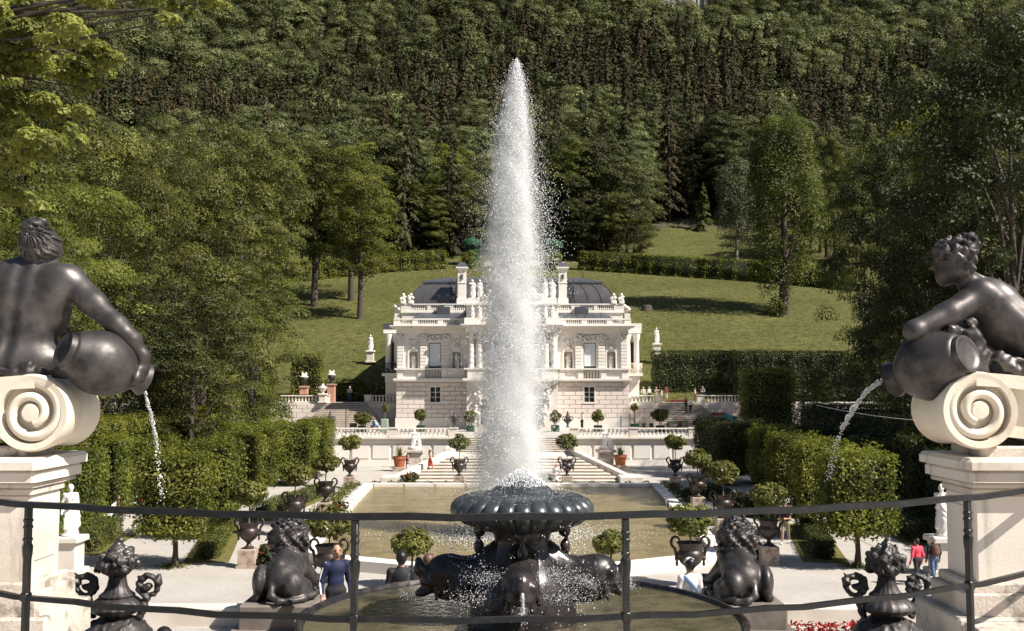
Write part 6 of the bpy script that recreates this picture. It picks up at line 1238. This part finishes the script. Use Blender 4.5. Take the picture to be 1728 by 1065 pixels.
# ------------------------------------------------------------------ big flower vases
def vase(lab, px):
    x = at_px(px, 9.5); t = thing('flower_vase', lab, 'vase', (x, 9.5, 4.30))
    rel = lambda X, Y, Z: -.022 * np.maximum(0, np.sin(34 * X + 3 * np.sin(20 * Z)) * np.sin(31 * Z + 5 * np.sin(17 * X)) * np.sin(26 * Y + 1)) * (Z > .2) * (Z < .86)
    part('body', blend('body', [ell(0, (0, 0, .55), (.325, .325, .255)), cap(0, (0, 0, 0), (0, 0, .12), .20, .10), cap(0, (0, 0, .12), (0, 0, .3), .10, .15)], .013, .06, [M['bronze']], {0: rel}), t)
    b = B(); b.lathe([(.12, .76), (.13, .80), (.20, .83), (.235, .87), (.225, .91), (.17, .95), (.15, .96), (.155, .98), (.115, 1.01), (.088, 1.06), (.074, 1.13), (.085, 1.2)], 56, flute=.035, fn=18); part('neck', b.mesh('neck', M['bronze'], 50), t)
    rr = np.random.default_rng(int(px)); pr = [ell(0, (0, 0, 1.26), (.145, .145, .13)), ell(0, (0, 0, 1.35), (.10, .10, .09))]
    for i in range(80):
        dd = unit(1, rr)[0]; dd[2] = abs(dd[2]) * 1.2 - .25; c = np.array((0, 0, 1.25)) + dd * np.array((.155, .155, .15)) * (.9 + .2 * rr.random())
        q_ = .026 + .024 * rr.random(); pr.append(ell(0, c, q_) if i % 3 == 0 else ell(0, c, (q_ * 1.6, q_ * .45, q_ * .9), np.array(Matrix.Rotation(rr.random() * 6, 3, 'Z') @ Matrix.Rotation(rr.random() * 6, 3, 'Y'))))
    pr += [ell(0, (0, 0, 1.42), (.045, .045, .05)), ell(0, (.02, 0, 1.47), .03)]
    part('bouquet', blend('bouquet', pr, .0085, .010, [M['bronze']], {0: lambda X, Y, Z: -.003 * np.sin(110 * X + 40 * Z) * np.sin(120 * Z + 90 * Y)}), t)
    for s in (-1, 1):
        pts = [(s * (.22 + .05 * f), 0, .80 + .16 * f) for f in (0, .5, 1)] + [(s * (.285 + .085 * math.cos(a)), 0, 1.06 + .09 * math.sin(a)) for a in np.linspace(PI * 1.1, -PI * .75, 14)]
        pr = [cap(0, pts[i], pts[i + 1], .036 - .0011 * i, .035 - .0011 * i) for i in range(len(pts) - 1)] + [ell(0, (s * .37, 0, 1.10), (.04, .05, .05)), ell(0, (s * .27, .0, 1.05), (.05, .05, .035)), cap(0, (s * .21, 0, 1.10), (s * .19, 0, 1.14), .016, .01), cap(0, (s * .36, 0, 1.14), (s * .39, 0, 1.165), .015, .01)]
        part('handle', blend('handle', pr, .010, .012, [M['bronze']], {0: lambda X, Y, Z: -.005 * np.sin(90 * Z + 60 * X)}), t)
    b = B(); b.cbox(-.36, .36, -.36, .36, 0, .12, .02); b.cbox(-.3, .3, -.3, .3, .12, 1.3, .02); b.cbox(-.37, .37, -.37, .37, 1.3, 1.45, .02); thing('vase_pedestal', f'stone pedestal hidden below the {lab}', 'pedestal', (x, 9.5, 2.85), mesh=b.mesh('vase_pedestal', M['stone_old']))
vase('dark bronze vase with fruit bouquet beside the left pedestal', 208); vase('dark bronze vase with fruit bouquet beside the right pedestal', 1487)
# ------------------------------------------------------------------ lions
mane = lambda X, Y, Z: -.052 * np.maximum(np.sin(19 * X + 5 * np.sin(6 * Z + 2 * Y)) * np.sin(8.5 * Z + 6 * X + 9 * Y), -.6) - .022 * np.sin(46 * X + 8 * np.sin(9 * Z)) * np.sin(14 * Z + 21 * Y)
def lion_mesh(s):
    p = [ell(0, (0, .12, .40), (.37, .42, .36)), cap(0, (0, .2, .44), (0, .95, .52), .33, .34), ell(0, (-.40 * s, .12, .33), (.16, .40, .32), rotm('X', -15)), cap(0, (-.42 * s, .3, .1), (-.45 * s, -.1, .07), .09, .08), ell(0, (.20 * s, -.10, .30), (.23, .28, .28)), ell(0, (.32 * s, .1, .2), (.22, .36, .2)), cap(0, (.42 * s, .2, .1), (.58 * s, .55, .07), .09, .08),
         ell(0, (0, 1.0, .62), (.34, .34, .48)), ell(1, (-.03 * s, .98, .98), (.40, .36, .43)), ell(1, (-.03 * s, .92, .72), (.36, .32, .34)), ell(1, (-.03 * s, 1.12, 1.20), (.30, .28, .22)), ell(0, (-.03 * s, 1.38, 1.03), (.20, .24, .21)), ell(0, (-.03 * s, 1.58, .96), (.12, .14, .11)), ell(1, (-.2 * s, 1.18, 1.32), (.07, .05, .08)), ell(1, (.15 * s, 1.18, 1.32), (.07, .05, .08)),
         cap(0, (.26 * s, 1.0, .42), (.40 * s, 1.25, .18), .15, .12), cap(0, (.40 * s, 1.25, .16), (.62 * s, 1.72, .09), .11, .09), cap(0, (-.26 * s, 1.0, .42), (-.30 * s, 1.3, .16), .15, .12), cap(0, (-.30 * s, 1.3, .14), (-.30 * s, 1.8, .09), .11, .09)]
    tl = [(-.16 * s, -.22, .34), (-.14 * s, -.36, .16), (0, -.43, .07), (.2 * s, -.40, .06), (.42 * s, -.22, .07), (.58 * s, .05, .09), (.62 * s, .25, .13)]
    p += [cap(0, tl[i], tl[i + 1], .065 - .004 * i, .062 - .004 * i) for i in range(6)] + [ell(1, (.63 * s, .33, .15), (.07, .13, .07))]
    p += [cap(0, (-.05 * s, -.05, .66), (-.03 * s, .6, .76), .10, .12)]
    return blend('lion', p, .017, .06, [M['bronze'], M['bronze']], {1: mane})
for s, nm, px in ((1, 'left', 482), (-1, 'right', 1249)):
    x = at_px(px, 18.3); zb = 3.40
    thing('lion_statue', f'bronze lion lying with its back to us, {nm} of the fountain', 'statue', (x, 18.30, zb), s * .06, mesh=lion_mesh(s), scale=(.95, .93, .94))
    t = thing('lion_plinth', f'dark stone plinth under the {nm} lion', 'plinth', (x, 18.4, 2.85)); b = B(); b.cbox(-.66, .66, -.52, 1.6, .14, .55, .03); part('block', b.mesh('block', M['stone_dark']), t); b = B(); b.cbox(-.80, .80, -.70, 1.8, .02, .14, .03); part('slab', b.mesh('slab', M['stone_dark']), t)
    b = B(); x0, x1 = sorted((s * -12, x - s * .7)); b.cbox(x0, x1, 18.75, 19.15, 2.84, 3.18, .03); thing('parapet', f'low stone parapet outside the {nm} lion', 'wall', (0, 0, 0), mesh=b.mesh('parapet', M['stone']))
b = B(); b.box(-11, -4.4, 16.4, 17.3, 2.85, 2.875); struct('grass_verge', b.mesh('grass_verge', M['grass']))
V, Fq = leaf_quads(np.column_stack([RNG.uniform(-11, -4.4, 5000), RNG.uniform(16.4, 17.3, 5000), 2.89 + .03 * RNG.random(5000)]), unit(5000, RNG) + np.array([0, 0, .2]), .05, RNG, .4); stuff('grass_blades', mesh_np('grass_blades', V, Fq, M['box'], None, RNG.random(5000)))
# ------------------------------------------------------------------ fountain
FX, FY = -.02, 14.5; ft = thing('fountain', 'large dark bronze fountain with fluted dish, dolphins and wide basin', 'fountain', (FX, FY, 2.85)); z0 = -2.85
b = B(); b.lathe([(1.2, 2.87), (1.25, 3.0), (.9, 3.1), (.95, 3.25), (1.9, 3.42), (2.7, 3.62), (3.0, 3.80), (3.04, 3.88), (3.085, 3.95), (3.09, 3.985), (3.06, 4.005), (3.03, 3.995), (3.005, 3.94), (2.6, 3.78), (.4, 3.6)], 96, (0, 0, z0)); part('basin', b.mesh('basin', M['bronze_wet'], 40), ft)
b = B(); b.add([(3.0 * math.cos(2 * PI * i / 96), 3.0 * math.sin(2 * PI * i / 96), 3.93 + z0) for i in range(96)], [tuple(range(96))]); part('water', b.mesh('water', M['bowl']), ft)
part('stem', blend('stem', [cap(0, (0, 0, 3.7 + z0), (0, 0, 4.2 + z0), .80, .72), cap(0, (0, 0, 4.2 + z0), (0, 0, 4.75 + z0), .70, .42), cap(0, (0, 0, 4.75 + z0), (0, 0, 5.02 + z0), .40, .34), cap(0, (0, 0, 5.0 + z0), (0, 0, 5.3 + z0), .35, .50)], .03, .10, [M['bronze_wet']]), ft)
n = 26; b = B(); pf = [(.40, 5.16), (.62, 5.20), (.84, 5.29), (.96, 5.38), (1.0, 5.45), (.985, 5.51), (.93, 5.57), (.84, 5.615), (.74, 5.64), (.66, 5.645)]
V = []; Fs = []; seg_ = 8
for j, (r, z) in enumerate(pf):
    for i in range(n * seg_):
        a = 2 * PI * i / (n * seg_); ph = (i % seg_) / seg_; bu = math.sin(PI * ph) ** .5; am = .055 * math.sin(PI * min(1, (j + .6) / 9)); V.append(((r - am + am * 1.15 * bu) * math.cos(a), (r - am + am * 1.15 * bu) * math.sin(a), z + z0 + (.018 * bu if j > 4 else -.012 * bu)))
N_ = n * seg_
for j in range(len(pf) - 1):
    for i in range(N_): k = (i + 1) % N_; Fs.append((j * N_ + i, j * N_ + k, (j + 1) * N_ + k, (j + 1) * N_ + i))
b.add(V, Fs); M['dish'] = mat('grey_green_wet_bronze', (.075, .08, .085), .30, .6, (.13, .135, .14), 4, .4, .7, .15, 30, .004); part('dish', b.mesh('dish', M['dish'], 50), ft)
b = B(); b.lathe([(.70, 5.62), (.69, 5.655), (.64, 5.665), (.46, 5.69), (.42, 5.72), (.32, 5.80), (.22, 5.86), (.0001, 5.87)], 48, (0, 0, z0)); part('dish_cap', b.mesh('dish_cap', M['dish'], 40), ft)
DOL = blend('dolphin', [cap(0, (.2, 0, 4.86 + z0), (.62, 0, 4.56 + z0), .24, .24), cap(0, (.62, 0, 4.54 + z0), (1.0, 0, 4.56 + z0), .25, .25), ell(0, (1.06, 0, 4.60 + z0), (.27, .20, .23)), ell(0, (1.20, 0, 4.47 + z0), (.22, .17, .14)), cap(0, (1.28, 0, 4.50 + z0), (1.42, 0, 4.62 + z0), .09, .075), cap(0, (1.42, 0, 4.62 + z0), (1.44, 0, 4.74 + z0), .075, .05), ell(0, (1.34, 0, 4.33 + z0), (.16, .12, .07), rotm('Y', 20)), cap(0, (1.16, -.14, 4.36 + z0), (1.18, -.2, 4.24 + z0), .05, .02), cap(0, (1.16, .14, 4.36 + z0), (1.18, .2, 4.24 + z0), .05, .02),
    ell(0, (1.22, -.17, 4.60 + z0), .05), ell(0, (1.22, .17, 4.60 + z0), .05), ell(0, (.86, -.24, 4.42 + z0), (.17, .05, .10), rotm('Y', 30)), ell(0, (.86, .24, 4.42 + z0), (.17, .05, .10), rotm('Y', 30)), cap(0, (.5, 0, 4.35 + z0), (1.05, 0, 4.35 + z0), .2, .16)], .017, .06, [M['bronze_wet']], {0: lambda X, Y, Z: .008 * np.sin(40 * Y + 6 * X) * (X < 1.0) - .012 * np.exp(-((Z - 4.45 - z0) / .02) ** 2) * (X > 1.1)})
for a in (0, 90, 180, 268): part('dolphin', DOL, ft, rot=(0, 0, R(a)))
for a in (180, 0, 270, 90):
    c, s_ = math.cos(R(a)), math.sin(R(a)); o = part('mask', blend('mask', [ell(0, (.58, 0, 5.17 + z0), (.08, .11, .10)), ell(0, (.64, 0, 5.15 + z0), (.04, .05, .05)), cap(0, (.62, 0, 5.1 + z0), (.61, 0, 5.0 + z0), .03, .03), ell(0, (.60, 0, 4.93 + z0), (.075, .075, .10))], .015, .03, [M['bronze_wet']]), ft, rot=(0, 0, R(a)))
# ------------------------------------------------------------------ iron railing
rl = thing('railing', 'black iron railing curving across the foreground', 'railing', (0, 5.2, 5.55))
kx = [-4.6, -3.35, -2.75, -1.8, -.92, .40, 1.5, 2.42, 3.05, 4.2]; ky = [6.9, 5.92, 5.50, 5.24, 5.12, 5.09, 5.36, 5.88, 6.40, 7.5]
co = np.polyfit(kx, ky, 4); fy = lambda x: float(np.polyval(co, x))
xs = np.linspace(-4.4, 4.1, 44)
def rail(z, w, h, name):
    b = B(); V = []; Fs = []; m_ = len(xs)
    for i, x in enumerate(xs):
        tx = 1; ty = (fy(x + .01) - fy(x - .01)) / .02; l = math.hypot(tx, ty); nx_, ny_ = -ty / l, tx / l; wob = .004 * math.sin(i * 2.1) * (1 if name == 'top_rail' else 1.4)
        for (a, c) in ((-w, -h), (-w * .75, h), (w * .75, h), (w, -h)): V.append((x + nx_ * a, fy(x) + ny_ * a, z + c + wob))
    for i in range(m_ - 1):
        for q in range(4): Fs.append((i * 4 + q, i * 4 + (q + 1) % 4, i * 4 + 4 + (q + 1) % 4, i * 4 + 4 + q))
    b.add(V, Fs + [(0, 1, 2, 3), (m_ * 4 - 1, m_ * 4 - 2, m_ * 4 - 3, m_ * 4 - 4)]); part(name, b.mesh(name, M['iron']), rl, world=True)
rail(6.553, .023, .016, 'top_rail'); rail(6.062, .018, .013, 'lower_rail')
for x in (-2.755, -.925, .397, 2.425):
    y = fy(x); b = B(); an = math.atan((fy(x + .05) - fy(x - .05)) / .1); b.X = Matrix.Translation((x, y, 0)) @ Matrix.Rotation(an, 4, 'Z')
    b.cbox(-.0165, .0165, -.0165, .0165, 5.55, 6.536, .003)
    for z in (6.425, 6.46, 6.36): b.cbox(-.020, .020, -.020, .020, z, z + .016, .004)
    b.lathe([(.018, 6.23), (.026, 6.29), (.028, 6.33), (.021, 6.345)], 8); b.cbox(-.022, .022, -.022, .022, 6.04, 6.085, .004); b.cbox(-.05, .05, -.05, .05, 5.55, 5.575, .004)
    part('post', b.mesh('post', M['iron'], 40), rl, world=True)

# ------------------------------------------------------------------ water in the air
TET = np.array([(1, 1, 1), (1, -1, -1), (-1, 1, -1), (-1, -1, 1)], float) / 1.73; TF = np.array([(0, 2, 1), (0, 1, 3), (0, 3, 2), (1, 2, 3)])
def drops(name, Pt, r, rng, stretch=1.6, m='spray', label=None, cat=None):
    n = len(Pt); r = np.broadcast_to(np.asarray(r, float), (n,)); a = rng.random(n) * 6.283; c, s = np.cos(a), np.sin(a)
    T = np.repeat(TET[None], n, 0).copy(); x, y = T[..., 0].copy(), T[..., 1].copy(); T[..., 0] = x * c[:, None] - y * s[:, None]; T[..., 1] = x * s[:, None] + y * c[:, None]; T[..., 2] *= stretch
    V = Pt[:, None] + T * r[:, None, None]; Fq = TF[None] + 4 * np.arange(n)[:, None, None]
    return stuff(name, mesh_np(name, V.reshape(-1, 3), Fq.reshape(-1, 3), M[m]), label, cat)
rng = np.random.default_rng(21); JD = 48.0; js = F / JD
hw_y = [98, 106, 130, 160, 200, 300, 400, 500, 600, 700, 800, 900]; hw = [2, 8, 15, 20, 27, 38, 44, 48, 52, 58, 62, 64]
def jet(n, r0, r1, wide, ypow, name, core):
    yy = 99 + (905 - 99) * rng.random(n) ** ypow; z = CZ + (647 - yy) / js; w = np.interp(yy, hw_y, hw) / js * wide; cx = np.interp(yy, [98, 200, 500, 900], [872, 868, 862, 858])
    rad = np.abs(rng.normal(size=n)) * core; a = rng.random(n) * 6.283; lump = 1 + .22 * np.sin(z * 3.1 + 2 * np.cos(a)) * np.sin(z * 1.3 + a * 2)
    x = (cx - 864) / js + CX + np.cos(a) * rad * w * lump; y = JD + np.sin(a) * rad * w * lump
    k = (rad < 2.3); Pt = np.column_stack([x, y, z + rng.normal(size=n) * .12])[k]; Pt = Pt[Pt[:, 2] > .3]
    return drops(name, Pt, r0 + (r1 - r0) * rng.random(len(Pt)) ** 2, rng, 1.9)
jet(110000, .012, .036, 1.0, 1.0, 'water_jet', .40); jet(120000, .008, .024, 1.1, .9, 'water_jet', .62); jet(28000, .006, .014, 1.2, .65, 'water_jet', .85)
def mist(name, wide, dens, ymin, seed):
    rg = np.random.default_rng(seed); V = []; Fs = []; n_, m_ = 28, 90
    for j in range(m_):
        yy = ymin + (902 - ymin) * j / (m_ - 1); z = CZ + (647 - yy) / js; w = np.interp(yy, hw_y, hw) / js * wide; cx = (np.interp(yy, [98, 200, 500, 900], [872, 868, 862, 858]) - 864) / js + CX
        for i in range(n_):
            a = 2 * PI * i / n_; r = w * (1 + .16 * math.sin(3 * a + z * 2.3 + seed) * math.sin(z * 1.1 + a) + .10 * rg.normal()); V.append((cx + r * math.cos(a), JD + r * math.sin(a), z))
    for j in range(m_ - 1):
        for i in range(n_): k = (i + 1) % n_; Fs.append((j * n_ + i, (j + 1) * n_ + i, (j + 1) * n_ + k, j * n_ + k))
    b = B(); b.add(V, Fs + [tuple(range(n_)), tuple((m_ - 1) * n_ + i for i in range(n_ - 1, -1, -1))]); stuff(name, b.mesh(name, mistmat(name, dens)))
mist('water_mist', .48, 3.0, 104, 1); mist('water_mist', .78, 1.1, 112, 2); mist('water_mist', 1.08, .32, 135, 3)
n = 5000; f = rng.random(n); x = (905 - 864) / js + CX + rng.normal(size=n) * .55 + f * .3; z = CZ + (647 - (330 + 330 * f)) / js; drops('water_spray', np.column_stack([x, JD + rng.normal(size=n) * .8, z + rng.normal(size=n) * .8]), .012 + .012 * rng.random(n), rng)
# foam where it falls back into the pond
n = 9000; a = rng.random(n) * 6.283; r = np.abs(rng.normal(size=n)) * 2.1; drops('pond_foam', np.column_stack([-.2 + np.cos(a) * r * 1.3, JD + np.sin(a) * r * 1.0, .25 + np.abs(rng.normal(size=n)) * .10 * np.exp(-r * .3)]), .018 + .03 * rng.random(n), rng, .5)
# bubbling crown on the dish, drips from its rim, splashes in the basin
n = 3200; a = rng.random(n) * 6.283; r = .34 * rng.random(n) ** .6; z = 5.86 + .16 * (1 - (r / .34) ** 2) * rng.random(n) ** .5 - .08 * (r / .34); drops('foam_crown', np.column_stack([FX + r * np.cos(a), FY + r * np.sin(a), z]), .005 + .011 * rng.random(n) ** 2, rng, 1)
n = 900; a = rng.random(n) * 6.283; r = .3 + .65 * rng.random(n); z = np.interp(r, [.22, .42, .66, .8, .95], [5.87, 5.73, 5.67, 5.66, 5.6]) + .01; drops('rim_drops', np.column_stack([FX + r * np.cos(a), FY + r * np.sin(a), z]), .003 + .006 * rng.random(n) ** 2, rng, 1)
n = 1100; st = rng.random(60) * 6.283; a = st[rng.integers(0, 60, n)] + rng.normal(size=n) * .03; r = .95 + rng.normal(size=n) * .05; z = 3.95 + 1.5 * rng.random(n); drops('falling_drops', np.column_stack([FX + r * np.cos(a), FY + r * np.sin(a), z]), .0035 + .007 * rng.random(n) ** 2, rng, 2.2)
def splash(px, py, dd, sx, sz, n, r0=.002, r1=.0085):
    p = P(px, py, dd); Pt = np.column_stack([p.x + rng.normal(size=n) * sx, dd + rng.normal(size=n) * .15, p.z + rng.normal(size=n) * sz]); Pt = Pt[Pt[:, 2] > 3.92]; drops('splash', Pt, r0 + (r1 - r0) * rng.random(len(Pt)) ** 2, rng, 1.1)
for a_ in ((825, 975, 13.7, .17, .06, 800), (800, 1010, 13.5, .22, .05, 500), (930, 968, 13.9, .20, .06, 700), (985, 982, 13.9, .22, .06, 700), (960, 1008, 13.5, .28, .04, 600), (690, 1000, 14.3, .07, .04, 250), (1064, 985, 14.3, .05, .05, 200), (884, 1040, 12.6, .08, .04, 200), (900, 940, 14.0, .5, .22, 160)): splash(*a_)
def stream(name, label, pts, r, n, seed, spread=.012):
    rg = np.random.default_rng(seed); pts = [Vector(p) for p in pts]; fine = []
    for i in range(len(pts) - 1):
        for k in range(8): fine.append(pts[i].lerp(pts[i + 1], k / 8))
    m_ = len(fine); b = B(); cut = int(m_ * (.8 if m_ < 40 else .62))
    b.tube([fine[i] + Vector(rg.normal(size=3) * .0035) for i in range(cut)], [r * (1 + .28 * rg.normal()) * (1 - .45 * i / m_) if i else r for i in range(cut)], 6); t = thing(name, label, 'water', tuple(pts[0]), kind=None)
    part('stream', b.mesh('stream', M['clear'], 70), t, world=True)
    i = (rg.random(n) ** (.8 if m_ < 40 else 1.25) * (m_ - 1)).astype(int); Pt = np.array([fine[k] for k in i]) + rg.normal(size=(n, 3)) * (spread * (.4 + 1.6 * i / m_))[:, None]
    T = Pt[:, None] + TET[None] * (.0025 + .005 * rg.random(n))[:, None, None]; o = part('droplets', mesh_np('droplets', T.reshape(-1, 3), (TF[None] + 4 * np.arange(n)[:, None, None]).reshape(-1, 3), M['spray']), t, world=True, kind='stuff')
stream('water_stream', 'thin stream of water falling from the left bronze jar', [P(239, 646, 6.88), P(246, 668, 6.9), P(255, 700, 6.95), P(262, 735, 7.0), P(267, 775, 7.05), P(271, 815, 7.1), P(276, 855, 7.15)], .011, 260, 3, .007)
stream('water_stream', 'arc of water pouring leftward from the right bronze jar', [P(1509, 634, 7.0), P(1482, 644, 7.0), P(1458, 664, 7.05), P(1438, 694, 7.1), P(1422, 722, 7.15), P(1411, 748, 7.2), P(1403, 785, 7.25), P(1398, 820, 7.3)], .017, 420, 4, .008)
stream('water_stream', 'water running from the left dolphin\'s mouth', [P(693, 955, 14.5), P(691, 968, 14.5), P(689, 985, 14.5), P(688, 1003, 14.5)], .022, 160, 5); stream('water_stream', 'water running from the front dolphin\'s mouth', [P(881, 1003, 13.0), P(882, 1015, 12.95), P(883, 1030, 12.9), P(883, 1055, 12.85)], .03, 200, 6)
stream('water_stream', 'water running from the right dolphin\'s mouth', [P(1058, 940, 14.5), P(1061, 955, 14.5), P(1063, 972, 14.5), P(1066, 992, 14.5)], .02, 160, 7); stream('water_stream', 'trickle falling over the basin rim beside the left lion', [P(497, 1041, 14.6), P(499, 1052, 14.6), P(502, 1062, 14.6), P(504, 1078, 14.6)], .014, 120, 8)
